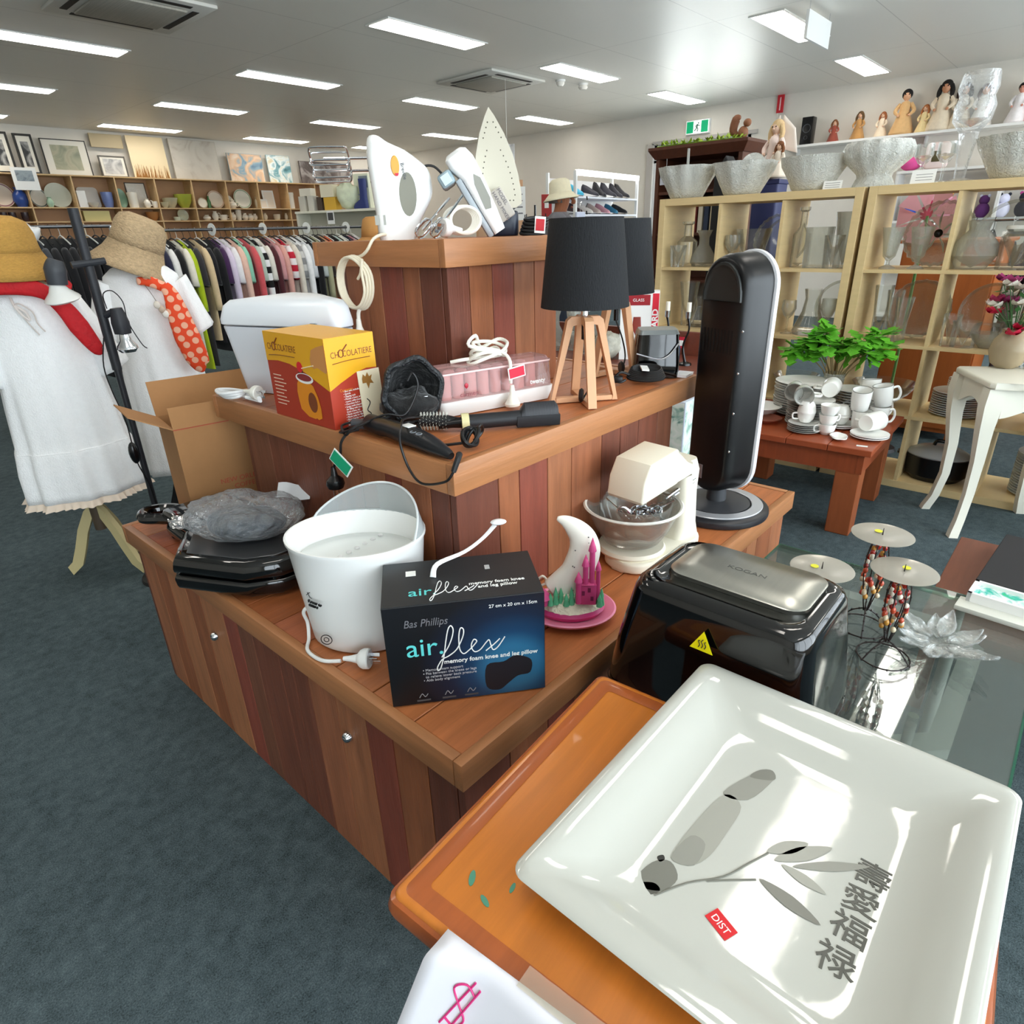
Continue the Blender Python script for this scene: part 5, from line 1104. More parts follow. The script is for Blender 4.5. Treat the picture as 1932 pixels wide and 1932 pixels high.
sash(t, [(.07, -.14, .04), (.1, -.15, .0), (.125, -.155, -.06), (.15, -.155, -.12), (.165, -.153, -.15), (.178, -.15, -.158)], [.022, .03, .034, .028, .022, .008], SC1, 'hanging_end')
sash(t, [(.11, -.05, .07), (.13, .0, .075), (.1, .08, .09), (0, .1, .1), (-.1, .07, .095), (-.15, -.06, .08)], .02, SC1, 'back_band')
def dots(name, c1, c2, sc):
    if name in MC: return MC[name]
    m = mat(name, c1, .7); nt = m.node_tree; N = nt.nodes; L = nt.links; tc = N.new('ShaderNodeTexCoord'); v = N.new('ShaderNodeTexVoronoi'); v.voronoi_dimensions = '2D'; v.inputs['Scale'].default_value = sc; v.inputs['Randomness'].default_value = .35
    mp = N.new('ShaderNodeMapping'); mp.inputs['Rotation'].default_value = (pi/2, 0, .3); L.new(tc.outputs['Object'], mp.inputs[0]); L.new(mp.outputs[0], v.inputs['Vector'])
    r = N.new('ShaderNodeValToRGB'); r.color_ramp.interpolation = 'CONSTANT'; e = r.color_ramp.elements; e[0].color = (*lin(c2), 1); e[1].color = (*lin(c1), 1); e[1].position = .36
    L.new(v.outputs['Distance'], r.inputs[0]); L.new(r.outputs[0], N['Principled BSDF'].inputs['Base Color']); return m
SC2 = dots('dotted_scarf', '#e8481c', '#f0b092', 26)
t = thing('dotted_scarf', 'orange chiffon scarf with pale dots on the long white dress', 'scarf', A2[:2]+(1.1,), f2)
sash(t, [(-.02, -.125, .065), (.03, -.135, .06), (.08, -.14, .035)], [.014, .022, .022], SC2, 'neck_band')
sash(t, [(.08, -.145, .045), (.1, -.155, .0), (.11, -.16, -.08), (.125, -.165, -.18), (.145, -.165, -.27), (.16, -.16, -.315), (.172, -.155, -.325)], [.02, .032, .046, .054, .05, .036, .01], SC2, 'hanging_end', .25)
m = MB(); m.tube([(.0, -.13, .06), (.02, -.145, .02), (.04, -.155, -.03), (.065, -.16, -.075)], .0012, 5, 4)
m.build('necklace_cord', plastic('#6b5a4a', .6), d2, (0, 0, 1.1))
for k, (x, z, c) in enumerate(((.035, -.035, '#d8cfc2'), (.05, -.055, '#bfa894'), (.06, -.075, '#e4ded4'))): MB().sph((x, -.162, 1.1+z), .014, (1, .6, 1.2), 10, 8).build('necklace_bead', plastic(c, .4), d2)
# floor lamp with spots
t = thing('floor_lamp', 'black floor lamp with two clip spot bulbs between the mannequins', 'lamp', (.8, 2.72, 0), face(.8, 2.72))
MB().lathe([(0, .02), (.03, .02), (.12, .012), (.125, 0), (0, 0)], n=32).build('base', BLACKM, t)
MB().cyl((0, 0, .015), (0, 0, .9), .012, .012, 12).build('pole', plastic('#1d1f24', .45), t); MB().cyl((0, 0, .88), (0, 0, 1.43), .0165, .0165, 12).build('sleeve', plastic('#23252a', .5), t)
m = MB(); m.cyl((-.05, -.02, 1.25), (.055, .0, 1.26), .012, None, 10); m.build('arm', plastic('#2b2e33', .5), t)
m = MB(); m.tube([(-.09, -.03, 1.27), (-.1, -.03, 1.24), (-.105, -.03, 1.19)], [.022, .034, .03], 16, 4); m.build('spot_holder', plastic('#3a3d42', .5), t)
m = MB().at((-.108, -.03, 1.175), (radians(10), radians(-8), 0)); m.lathe([(0, .02), (.02, .02), (.032, -.005), (.055, -.028), (.058, -.034), (.05, -.04), (0, -.042)], n=28); m.M = Matrix(); m.build('reflector_bulb', plastic('#dcdcd8', .2), t)
m = MB(); m.tube([(0, 0, 1.07), (.03, -.02, 1.085), (.05, -.025, 1.08)], .012, 10, 3); m.tube([(.048, -.025, 1.1), (.05, -.025, 1.05), (.05, -.025, 1.01)], [.02, .03, .028], 16, 3); m.build('spot_holder', plastic('#23252b', .5), t)
m = MB(); m.lathe([(0, .03), (.016, .03), (.02, .0), (.033, -.018), (.036, -.03), (.026, -.042), (0, -.045)], (.052, -.025, .985), 24); m.build('reflector_bulb', CHROME, t)
m = MB(); m.tube([(.02, -.02, 1.1), (.02, -.03, 1.15), (.05, -.03, 1.16), (.075, -.03, 1.12), (.075, -.03, 1.05), (.1, -.03, .97), (.115, -.03, .95)], .002, 6, 5); m.tube([(-.015, -.01, 1.0), (-.04, -.02, .9), (-.035, -.02, .8), (-.02, -.02, .7), (-.02, -.02, .6), (-.02, -.02, .52), (.0, -.02, .42), (.005, -.014, .3)], .0025, 6, 5); m.build('cable', CORDK, t)
MB().sph((-.022, -.024, .56), .026, (.7, .6, 1.7), 16, 10).build('foot_switch', BLACK, t)
# clothes rails
def rail(name, lab, x0, x1, y, z):
    t = thing('clothes_rail', lab, 'clothes rail', ((x0+x1)/2, y, 0)); h = (x1-x0)/2
    MB().cyl((-h, 0, z), (h, 0, z), .011, None, 12).build('rod', mat('dark_chrome', '#6b6d70', .3, 1), t)
    for s in (-h, h):
        MB().cyl((s, 0, .06), (s, 0, z), .016, None, 12).build('post', CHROME, t)
        MB().cbox((s, 0, .045), (.05, .55, .03), None, .005).build('base', plastic('#3b3d40', .5), t)
    return t
RY = 5.62
rail('r', 'long chrome clothes rail packed with coloured tops, in front of the bookcase', 1.95, 4.75, RY, 1.405)
rail('r', 'chrome clothes rail of dark coats behind the mannequins', .35, 1.87, RY, 1.44)
def garment(col, i, x, lab, grp, zr, ln=.8, kind=0, col2=None):
    t = thing('garment', lab, 'garment', (x, RY, zr), random.uniform(-.05, .05), grp)
    m1 = cloth(col) if not col2 else stripes('striped'+col+col2, col, col2)
    w = random.uniform(.19, .22); sh = -.105; th = random.uniform(.013, .02); a = random.uniform(0, 6)
    def body(u, v):
        q = 2*pi*u; z = sh+.012-ln*v if v > .0 else sh
        hw = w*min(1, .3+v*9)*(1-.08*v) if v < .1 else w*(.97-.05*v)
        zz = sh+.03-(ln+.03)*v
        if v < .1: hw = w*(.28+.72*(v/.1)**.7)
        return (th*(1+.5*v)*cos(q)*(1+.25*sin(v*9+a)), hw*sin(q)+.01*sin(v*8+a), zz)
    MB().grid(18, 14, body).build('body', m1, t, smooth=180)
    for s in (-1, 1):
        m = MB(); m.tube([(0, s*w*.86, sh-.045), (.004*s, s*(w+.025), sh-.13), (.0, s*(w+.04), sh-.3), (.004, s*(w+.035), sh-(.5 if kind == 0 else .28))], [.02, .03, .027, .025], 10, 3, flat=1.3); m.build('sleeve', m1, t, smooth=180)
    m = MB(); m.tube([(0, -.0, .014), (0, .012, .012), (0, .013, -.005), (0, 0, -.03), (0, 0, -.06)], .002, 5, 4); m.tube([(0, -.17, -.115), (0, -.09, -.085), (0, 0, -.06), (0, .09, -.085), (0, .17, -.115)], .005, 6, 4); m.build('hanger', BLACKM if i % 3 else plastic('#d9d9d4', .4), t)
    return t
def stripes(name, c1, c2, sc=9):
    if name in MC: return MC[name]
    m = mat(name, c1, .85); nt = m.node_tree; N = nt.nodes; L = nt.links; tc = N.new('ShaderNodeTexCoord'); w = N.new('ShaderNodeTexWave'); w.bands_direction = 'Z'; w.inputs['Scale'].default_value = sc/pi; w.inputs['Distortion'].default_value = 1.2
    r = N.new('ShaderNodeValToRGB'); r.color_ramp.interpolation = 'CONSTANT'; e = r.color_ramp.elements; e[0].color = (*lin(c1), 1); e[1].color = (*lin(c2), 1); e[1].position = .5
    L.new(tc.outputs['Object'], w.inputs[0]); L.new(w.outputs['Fac'], r.inputs[0]); L.new(r.outputs[0], N['Principled BSDF'].inputs['Base Color']); return m
GL = [('dark purple', '#2d2140'), ('cream', '#e6dfcf'), ('navy', '#20203a'), ('white', '#f0efec'), ('black', '#0b0b0e'), ('ivory', '#efe9d8'), ('lime green', '#b5cc1c'), ('charcoal', '#2f2c30'), ('sand', '#dcc39a'), ('black', '#0a0a12'), ('black', '#101014'), ('plum', '#43234f'), ('lilac', '#d9cbe0'), ('white', '#efecee'), ('peach', '#ecc3b0'), ('mint', '#8fd0b4'), ('coral', '#d3575d'), ('sage', '#b9c9ba'), ('monochrome striped', '#101012', '#eeeeee'), ('off white', '#ebe6da'), ('maroon', '#4f1c24'), ('dusty pink', '#d3989a'), ('salmon', '#dfa89c'), ('red striped', '#c11f36', '#f2ecec'), ('cream', '#e2dacb'), ('grey patterned', '#c9c8c4', '#8a8a8a'), ('white', '#f3f3f3'), ('pale grey', '#d4d6d8'), ('black', '#0e0e10'), ('silver grey', '#c2c8c4'), ('khaki', '#a8a684'), ('dark brown', '#2b1f1a'), ('tan', '#c79b73'), ('orange', '#e06a3c'), ('black', '#0b0b10'), ('pale mint', '#cfe0da'), ('ivory', '#ece8dc'), ('navy', '#1c2036'), ('rose', '#cf8f98'), ('white', '#eeeeee')]
x = 2.03
for i, g in enumerate(GL):
    a_ = GL[i-1][0] if i else 'rail post'; b_ = GL[i+1][0] if i < len(GL)-1 else 'rail post'
    lab = f'{g[0]} garment on the long rail between a {a_} and a {b_} one' if 0 < i < len(GL)-1 else f'{g[0]} garment at the {"start" if i == 0 else "far end"} of the long clothes rail'
    garment(g[1], i, x, lab, 'garments on the long rail', 1.405, random.uniform(.72, .98), i % 2, g[2] if len(g) > 2 else None); x += random.uniform(.044, .056)
for i in range(12):
    lab = f'black coat on the dark coat rail behind the mannequins' if i not in (1, 3) else ('mint green garment among the dark coats' if i == 1 else 'grey jacket among the dark coats')
    garment('#0c0c11' if i not in (1, 3) else ('#4f9a78' if i == 1 else '#3a3d44'), i, 1.2+.055*i, lab, 'coats on the dark rail', 1.44, random.uniform(.8, .95), 0)
t = thing('plastic_bag', 'white plastic bag hung on the dark coat rail', 'bag', (1.32, RY-.12, 1.44)); MB().grid(20, 12, lump(.06, .05, .12, (7, 7, 1), .4, 20)).build('bag_film', plastic('#e8eaea', .4), t, (0, 0, -.1), smooth=180)
random.seed(12)
for i, (x, l) in enumerate(((2.62, 'first round white size marker on the long rail, by the black garments'), (3.07, 'round white size marker on the long rail above the maroon garment'), (3.5, 'round white size marker on the rail above the khaki garment'), (3.93, 'round white size marker next to the tan felt hat'), (4.25, 'last round white size marker, half hidden behind the hand mixer'))):
    t = thing('size_marker', l, 'size marker', (x, RY, 1.405), .25, 'round size markers on the long rail')
    m = MB().at((0, 0, 0), (0, pi/2, 0)); m.lathe([(.016, -.001), (.047, -.001), (.047, .001), (.016, .001), (.016, -.001)], n=28); m.M = Matrix(); m.build('ring_disc', plastic('#eceeea', .5), t)
t = thing('hat_stand', 'slim pole behind the top tier holding the tan felt hat', 'hat stand', (3.03, 4.0, 0)); MB().lathe([(0, .02), (.14, .015), (.14, 0), (0, 0)], n=24).build('base', BLACKM, t); MB().cyl((0, 0, .02), (0, 0, 1.36), .012, None, 10).build('pole', CHROME, t)
hat('felt_hat', 'tan felt hat on a stand behind the white hand mixer', (3.03, 4.0, 1.34), [(0, .1, 0), (.05, .1, 0), (.075, .085, 0), (.09, .03, 0), (.098, -.03, 1), (.12, -.045, 0), (.16, -.05, 0)], mat('tan_felt', '#c08c50', .9, var=.06), (0, 0, .8), lambda a, z: 1+.08*cos(2*a))
# ---- bookcase
BX0, BX1, BY, BD_ = 2.52, 9.32, 12.45, .34
PINE = mat('pine', '#d3b283', .55, var=.1, vs=5, stretch=(1, 1, 6))
bc = thing('bookcase', 'long pine wall bookcase of square cells full of crockery', 'bookcase', (BX0, BY, 0))
LX = BX1-BX0
for z in (2.31, 1.855, 1.655, 1.2, .75, .3, .08): MB().box(0, 0, z, LX, BD_, z+.018).build('shelf_board', PINE, bc, smooth=0)
nx_ = 11
for i in range(nx_+1): MB().box(LX*i/nx_-.009*(i > 0), .0012, 0, LX*i/nx_+.009*(i < nx_), BD_, 2.309).build('upright', PINE, bc, smooth=0)
MB().box(0, BD_-.012, 0, LX, BD_-.001, 2.309).build('back_panel', mat('pine_back', '#b58d68', .6, var=.08, vs=4), bc, smooth=0)
cellx = lambda i: BX0+LX*(i+.5)/nx_
S1, S2, S0 = 1.8735, 1.6735, 2.3285
def plate_up(x, z, r, col, lab, rim=None, y=BY+.2, sx=1, tilt=-14):
    t = thing('plate', lab, 'plate', (x, y, z), 0, 'crockery in the bookcase')
    m = MB().at((0, 0, r*cos(radians(tilt))), (radians(90+tilt), 0, 0)); m.lathe([(0, -.004), (r*.6, -.004), (r*.68, 0), (r, .012), (r*1.0, .016), (r*.66, .004), (r*.58, 0), (0, 0)], n=40, sx=sx); m.M = Matrix(); pb = m.build('plate_body', plastic(col, .25), t)
    if rim: m = MB().at((0, 0, r*cos(radians(tilt))), (radians(90+tilt), 0, 0)); m.lathe([(r*.86, .0105), (r*.96, .0145), (r*.955, .0155), (r*.86, .0125), (r*.86, .0105)], n=40, sx=sx); m.M = Matrix(); m.build('painted_rim', plastic(rim, .3), pb)
    return t
def pot(name, x, z, prof, col, lab, cat, y=BY+.15, handle=False, lid=False, m_=None, g='crockery in the bookcase'):
    t = thing(name, lab, cat, (x, y, z), 0, g); h = max(p[1] for p in prof); r = max(p[0] for p in prof)
    MB().lathe(prof, n=24).build('pot_body' if name != 'vase' else 'vase_body', m_ or plastic(col, .25), t)
    if handle: m = MB(); m.tube([(r*.9, 0, h*.8), (r*1.5, 0, h*.75), (r*1.5, 0, h*.35), (r*.9, 0, h*.25)], r*.12, 8, 4); m.build('handle', m_ or plastic(col, .25), t)
    if lid: MB().lathe([(0, h+.04), (.012, h+.035), (.008, h+.02), (r*.6, h+.005), (r*.62, h), (0, h)], n=20).build('lid', m_ or plastic(col, .25), t)
    return t
VA = lambda r, h: [(0, 0), (r*.6, 0), (r, h*.35), (r*.9, h*.65), (r*.45, h*.88), (r*.6, h), (r*.5, h), (0, h*.5)]
CU = lambda r, h: [(0, 0), (r*.7, 0), (r*.95, h*.4), (r, h), (r*.92, h), (r*.85, h*.4), (0, h*.08)]
BO = lambda r, h: [(0, 0), (r*.4, 0), (r*.8, h*.45), (r, h), (r*.95, h), (r*.72, h*.45), (0, h*.15)]
plate_up(2.83, S1, .17, '#d8c9b8', 'large floral plate next to the blue spotted vase', '#8a5a62'); pot('vase', 3.05, S1, VA(.1, .27), '#2c4b93', 'cobalt blue vase with white spots', 'vase')
plate_up(3.3, S1, .14, '#d9d2c4', 'oval plate with a dark medallion, beside a scalloped plate', '#5d6b66', sx=.85); plate_up(3.57, S1, .18, '#d5d9c8', 'large scalloped cream plate'); pot('vase', 3.4, S1, VA(.05, .14), '#a9c7ae', 'small pale green vase before the scalloped plate', 'vase', BY+.06)
t = thing('box', 'tall white box in the cell with the square platter', 'box', (3.86, BY+.12, S1), 0, 'crockery in the bookcase'); MB().box(-.06, -.05, 0, .06, .05, .24).build('carton', WHITE, t, smooth=0)
t = thing('serving_platter', 'square pale grey platter standing in a bookcase cell', 'platter', (4.02, BY+.24, S1), 0, rot=(radians(-12), 0, 0)); MB().at((0, 0, 0), (pi/2, 0, 0)).prism(rrect(-.15, 0, .15, .31, .05), 0, .012, .003).build('platter_body', plastic('#d5d0c8', .25), t)
pot('mug', 4.25, S1, CU(.085, .23), '#6f82b8', 'tall periwinkle blue ribbed beaker', 'beaker'); pot('bowl', 4.0, S1, BO(.08, .07), '#d5cfc2', 'small footed bowl in front of the square platter', 'bowl', BY+.06)
plate_up(4.48, S1, .15, '#7fa58e', 'sage green oval dish standing beside the cream jar', sx=.55); pot('jar', 4.62, S1, [(0, 0), (.07, 0), (.075, .18), (.08, .2), (.08, .23), (0, .24)], '#e4e0d2', 'cream lidded jar in front of the floral tile picture', 'jar', BY+.1)
t = thing('tile_picture', 'framed white floral picture standing in a bookcase cell', 'picture', (4.78, BY+.27, S1), 0, rot=(radians(-8), 0, 0)); MB().box(-.16, 0, 0, .16, .015, .4).build('frame', plastic('#4c4640', .5), t, smooth=0); MB().box(-.145, -.004, .015, .145, -.0005, .385).build('picture_sheet', art('floral_art', ['#efeee8', '#e6e4da', '#b98a8e', '#f0efe9'], 14), t, smooth=0)
pot('pitcher', 4.83, S1, VA(.055, .14), '#eee9dc', 'small white milk jug beside a white cup in the bookcase', 'jug', BY+.08, True); pot('cup', 4.95, S1, CU(.05, .1), '#eae6da', 'white cup beside the small milk jug', 'cup', BY+.08, True)
GGL = glassy('#f0ecd0', .05, .5); YGL = glassy('#d2dc60', .05, .6)
pot('glass_bowl', 5.24, S1, BO(.13, .16), '', 'pale pressed glass bowl in the bookcase', 'bowl', m_=GGL); pot('glass_bowl', 5.48, S1, BO(.15, .22), '', 'yellow green glass bowl in the bookcase', 'bowl', m_=YGL); pot('glass_bowl', 5.11, S1, BO(.07, .09), '', 'little clear glass bowl in the bookcase cell with the yellow one', 'bowl', BY+.07, m_=GGL)
plate_up(5.78, S1, .085, '#e9e3d2', 'small saucer plate standing by green bottles', '#b3a27a', BY+.1); plate_up(6.08, S1, .15, '#e6dccb', 'round plate with a rose sprig in the sixth cell', '#c9a98f'); pot('bottle', 5.9, S1, [(0, 0), (.03, 0), (.035, .1), (.015, .16), (.015, .2), (0, .2)], '#3f6a3c', 'green bottle between two plates in the bookcase', 'bottle', BY+.1)
pot('teapot', 6.34, S1, VA(.075, .13), '#eae3d3', 'white round teapot in front of a big green edged plate', 'teapot', BY+.1, True, True); plate_up(6.6, S1, .17, '#e2e0d2', 'big plate with a green edge in the seventh cell', '#93ab8b'); plate_up(6.34, S1, .12, '#ddd6c4', 'plain plate behind the round teapot', None, BY+.28)
for x, w, h, l in ((7.02, .16, .17, 'small white boxed card in the eighth cell'), (7.17, .24, .33, 'white framed card standing in the eighth cell')):
    t = thing('framed_card', l, 'card', (x, BY+.12+h*.3, S1), 0, rot=(radians(-8), 0, 0)); MB().box(-w/2, 0, 0, w/2, .02, h).build('frame', WHITE, t, smooth=0); MB().box(-w/2+.03, -.002, .03, w/2-.03, -.0003, h-.03).build('mount_card', plastic('#f1e9dc', .6), t, smooth=0)
pot('vase', 6.86, S1, VA(.05, .2), '#cdbfa4', 'slim beige vase in the eighth cell', 'vase'); pot('canister', 7.58, S1, [(0, 0), (.07, 0), (.07, .24), (.075, .25), (.075, .29), (0, .29)], '#e9e6dc', 'white canister in the ninth cell', 'canister')
for x, l in ((2.76, 'dark glass tumbler at the start of the lower row'), (2.87, 'dark glass tumbler second in the lower row'), (3.03, 'dark wine red tumbler before the divider')): pot('tumbler', x, S2, CU(.05, .13), '#3a2a2c', l, 'tumbler', BY+.1)
t = thing('folded_card', 'pale yellow box lying in the lower bookcase row', 'box', (4.0, BY+.12, S2)); MB().box(-.19, -.08, 0, .19, .08, .15).build('carton', plastic('#d5c98a', .6), t, smooth=0)
pot('basket', 4.9, S2, BO(.11, .14), '#b07a48', 'small brown basket bowl in the lower row', 'basket'); plate_up(5.43, S2, .095, '#cfd0b5', 'green tinted dish standing in the lower row', None, BY+.2); pot('cup', 5.28, S2, CU(.06, .06), '#cfd6c4', 'low pale green cup in the lower row', 'cup', BY+.1, True)
for x, p, n, l in ((5.81, VA(.07, .09), 'sugar_bowl', 'squat white sugar bowl in the lower row'), (5.97, VA(.06, .15), 'pitcher', 'white cream jug in the lower row'), (6.12, CU(.075, .09), 'cup', 'white teacup next to the cream jug')): pot(n, x, S2, p, '#ece5d6', l, n.replace('_', ' '), BY+.1, n != 'sugar_bowl')
for x, p, n, l in ((6.3, VA(.065, .13), 'vase', 'round white vase before the tall beaker'), (6.42, CU(.055, .175), 'beaker', 'tall white beaker in the lower row'), (6.54, VA(.06, .12), 'jar', 'white pot third from the beaker divider'), (6.65, VA(.06, .11), 'sugar_bowl', 'white sugar bowl near a divider'), (6.74, VA(.05, .11), 'jar', 'small white pot against the divider')): pot(n, x, S2, p, '#e6dccb', l, n.replace('_', ' '), BY+.1)
for x, p, l in ((6.95, VA(.05, .12), 'beige jug in the eighth lower cell'), (7.2, CU(.07, .1), 'white cup beside a small ornament'), (7.4, VA(.035, .12), 'little gilt ornament on the lower row')): pot('pitcher' if 'jug' in l else 'cup' if 'cup' in l else 'ornament', x, S2, p, '#dccfb8', l, 'crockery', BY+.1)
# pictures standing on the bookcase
def picture(x0, x1, z0, z1, lab, frame, sheet, mount=None, fw=.03, y=12.62, tilt=-4, grp=None):
    w, h = x1-x0, z1-z0; t = thing('picture', lab, 'picture', ((x0+x1)/2, y, z0), 0, grp, rot=(radians(tilt), 0, 0))
    m = MB()
    for b in ((-w/2, -.0, 0, -w/2+fw, .025, h), (w/2-fw, -.0, 0, w/2, .025, h), (-w/2+fw, 0, 0, w/2-fw, .025, fw), (-w/2+fw, 0, h-fw, w/2-fw, .025, h)): m.box(*b)
    m.build('frame', frame, t, smooth=0)
    if mount: MB().box(-w/2+fw, .008, fw, w/2-fw, .02, h-fw).build('mount_card', plastic('#ece9de', .7), t, smooth=0)
    k = mount or 0
    MB().box(-w/2+fw+k*w, .004, fw+k*h*.8, w/2-fw-k*w, .0078, h-fw-k*h*.8).build('picture_sheet', sheet, t, smooth=0)
    return t
FRB = plastic('#2b2925', .4)
bw = art('bw_flower', ['#26282a', '#3c3e40', '#54585a', '#e8e8e4'], 5)
picture(2.86, 3.13, S0, 2.88, 'tall black framed white lily photograph at the start of the row', FRB, bw, .17); picture(3.2, 3.44, S0, 2.87, 'tall black framed white lily photograph beside the large pale print', FRB, bw, .17)
picture(3.53, 4.15, S0, 2.83, 'large pale print of a fish in a thin dark frame', FRB, art('fish_art', ['#8d9480', '#b9b89f', '#a89f8c'], 4), .17, .012)
t = picture(4.24, 4.72, S0+.43, 2.95, 'small plain beige canvas set above the cloud picture', plastic('#b8a988', .7), plastic('#bcae8f', .8), None, .006, 12.68, 0)
picture(4.28, 4.68, S0, 2.64, 'small framed picture of grey clouds', plastic('#5b5750', .5), art('cloud_art', ['#8f9092', '#c9cac8', '#e6e6e2'], 6), .1, .02)
picture(4.77, 5.36, S0, 2.96, 'unframed cream canvas with brown grasses along its foot', plastic('#e6dcc2', .8), plastic('#ead9b4', .8), None, .004)
m = MB()
for k in range(70): x = random.uniform(-.27, .27); h = random.uniform(.05, .22); m.tube([(x, .002, .006), (x+random.uniform(-.02, .02), .002, h)], [.006, .001], 4)
o_ = [o for o in bpy.data.objects if o.get('label', '').startswith('unframed cream canvas')][0]; m.build('painted_grass', plastic('#a4763e', .8), o_)
picture(5.45, 6.27, S0, 2.96, 'large pinkish grey abstract canvas', plastic('#c9c2b4', .7), art('grey_art', ['#b7ada0', '#cfcabf', '#c2bcae', '#d8d3c8'], 2.2, dist=2), None, .006)
picture(6.45, 7.13, S0, 2.8, 'larger landscape painting of blue hills and orange ground', plastic('#9fb2bd', .7), art('hill_art', ['#5f7f98', '#87a5b5', '#d9b48f', '#c98d5f', '#e9e2d6'], 4.5), None, .005)
picture(7.23, 7.72, S0, 2.81, 'smaller landscape painting of snowy blue mountains', plastic('#a5bfc4', .7), art('snow_art', ['#3f6f78', '#76a7b0', '#e2ecec', '#b59a56', '#c9b06a'], 5), None, .005)
picture(7.92, 9.1, S0, 2.74, 'wide dark canvas with a pale rose', plastic('#5b5250', .7), art('rose_art', ['#4a4240', '#6b615e', '#8b8380', '#cfc9c6'], 2.6, dist=2.2), None, .006)
t = thing('sign_card', 'white card with a grey photo hanging over the bookcase edge', 'sign', (3.15, BY-.006, 2.1)); MB().box(-.16, -.006, 0, .16, 0, .3).build('card_sheet', WHITE, t, smooth=0); MB().box(-.11, -.0075, .12, .11, -.0065, .26).build('photo_print', art('grey_photo', ['#6f7c85', '#9aa6ac', '#5c6268'], 9), t, smooth=0)
# shelf of odd items at an angle near the bookcase end
SA = math.atan2(7.9-9.3, 6.15-5.6)
t = thing('white_shelf_unit', 'white gondola shelf with boxes, a stuffed bag and a blue boot', 'shelf unit', (5.62, 9.25, 0), SA)
MB().box(0, -.02, 1.655, 1.5, .32, 1.685).build('top_shelf', plastic('#e4e2d2', .5), t, smooth=0); MB().box(0, .3, 0, 1.5, .33, 1.654).build('back_panel', plastic('#c9c5b4', .6), t, smooth=0)
for x in (.0, 1.47): MB().box(x, 0, 0, x+.03, .299, 1.654).build('upright', plastic('#d9d6c6', .6), t, smooth=0)
SR = Matrix.Rotation(SA, 3, 'Z')
def on_shelf(u, v=.12): q = SR @ Vector((u, v, 0)); return (5.62+q.x, 9.25+q.y, 1.6855)
for u, w, d, h, c, l in ((.1, .11, .14, .2, '#c9c6ba', 'grey carton first on the white gondola shelf'), (.25, .1, .14, .2, '#d2cfc4', 'grey carton second on the white gondola shelf'), (.4, .08, .14, .18, '#4a3d33', 'dark brown box by the grey cartons')):
    t = thing('carton', l, 'box', on_shelf(u), SA); MB().box(-w/2, -d/2, 0, w/2, d/2, h, .003).build('carton_body', plastic(c, .7), t, smooth=0)
t = thing('carton', 'small cream carton stacked on the two grey cartons', 'box', on_shelf(.17)[:2]+(1.887,), SA); MB().box(-.1, -.06, 0, .1, .06, .1, .003).build('carton_body', plastic('#e6e0cf', .7), t, smooth=0)
t = thing('carton', 'yellow carton under the stuffed plastic bag', 'box', on_shelf(.58), SA); MB().box(-.1, -.07, 0, .1, .07, .17, .003).build('carton_body', plastic('#d8ac3f', .7), t, smooth=0)
t = thing('carton', 'cream carton on top of the yellow carton', 'box', on_shelf(.55)[:2]+(1.857,), SA); MB().box(-.11, -.07, 0, .11, .07, .16, .003).build('carton_body', plastic('#e9e2c8', .7), t, smooth=0)
t = thing('stuffed_bag', 'bulging clear bag of pale green cloth on the gondola shelf', 'bag', on_shelf(.85), SA); MB().grid(32, 18, lump(.17, .12, .36, (3, 3, 8), .25, 9)).build('bag_film', mat('pale_bag', '#d9e2c6', .5, var=.15, vs=12), t, smooth=180)
t = thing('cartoon_box', 'pale box with a grey window behind the blue boot', 'box', on_shelf(1.08, .2), SA); MB().box(-.12, -.06, 0, .12, .06, .45, .003).build('carton_body', plastic('#e1e6cf', .6), t, smooth=0); MB().box(-.03, -.063, .27, .11, -.0605, .42).build('window_print', plastic('#7d8890', .5), t, smooth=0)
t = thing('blue_boot', 'blue ankle boot standing on the gondola shelf', 'boot', on_shelf(1.14, .08), SA)
m = MB(); m.rings([[(x0_+.0, y_, z_) for x0_, y_ in rrect(a_, -.04, b_, .04, .03, 3)] for a_, b_, z_ in ((-.17, .06, 0), (-.17, .06, .03), (-.14, .055, .07), (-.06, .05, .12), (-.05, .05, .2), (-.055, .055, .38))], True, True, True); m.build('boot_shaft', plastic('#27356f', .45), t)
m = MB(); m.box(.0, -.042, -.0, .06, .042, .004); m.build('heel', BLACKM, t)
for z in (.1, .14, .18): MB().cyl((-.065, -.03, z), (-.065, .03, z), .005, None, 6).build('boot_lace', plastic('#9fb0d8', .6), t)
t = thing('bottle', 'slim pink and clear bottle next to the blue boot', 'bottle', on_shelf(1.33), SA); MB().lathe([(0, 0), (.035, 0), (.035, .2), (.015, .26), (.015, .3), (0, .3)], n=16).build('bottle_body', plastic('#d7c3bf', .3), t); MB().cyl((0, 0, .3), (0, 0, .34), .018, None, 12).build('cap', plastic('#b8343c', .4), t)
q = SR @ Vector((.62, -.028, 0)); t = thing('shelf_ticket', 'small white ticket with a dark print hanging from the gondola shelf', 'ticket', (5.62+q.x, 9.25+q.y, 1.5), SA); MB().box(-.06, -.004, 0, .06, 0, .17).build('card_sheet', WHITE, t, smooth=0); MB().box(-.045, -.0055, .05, .045, -.0042, .15).build('photo_print', plastic('#4b4b4b', .6), t, smooth=0)
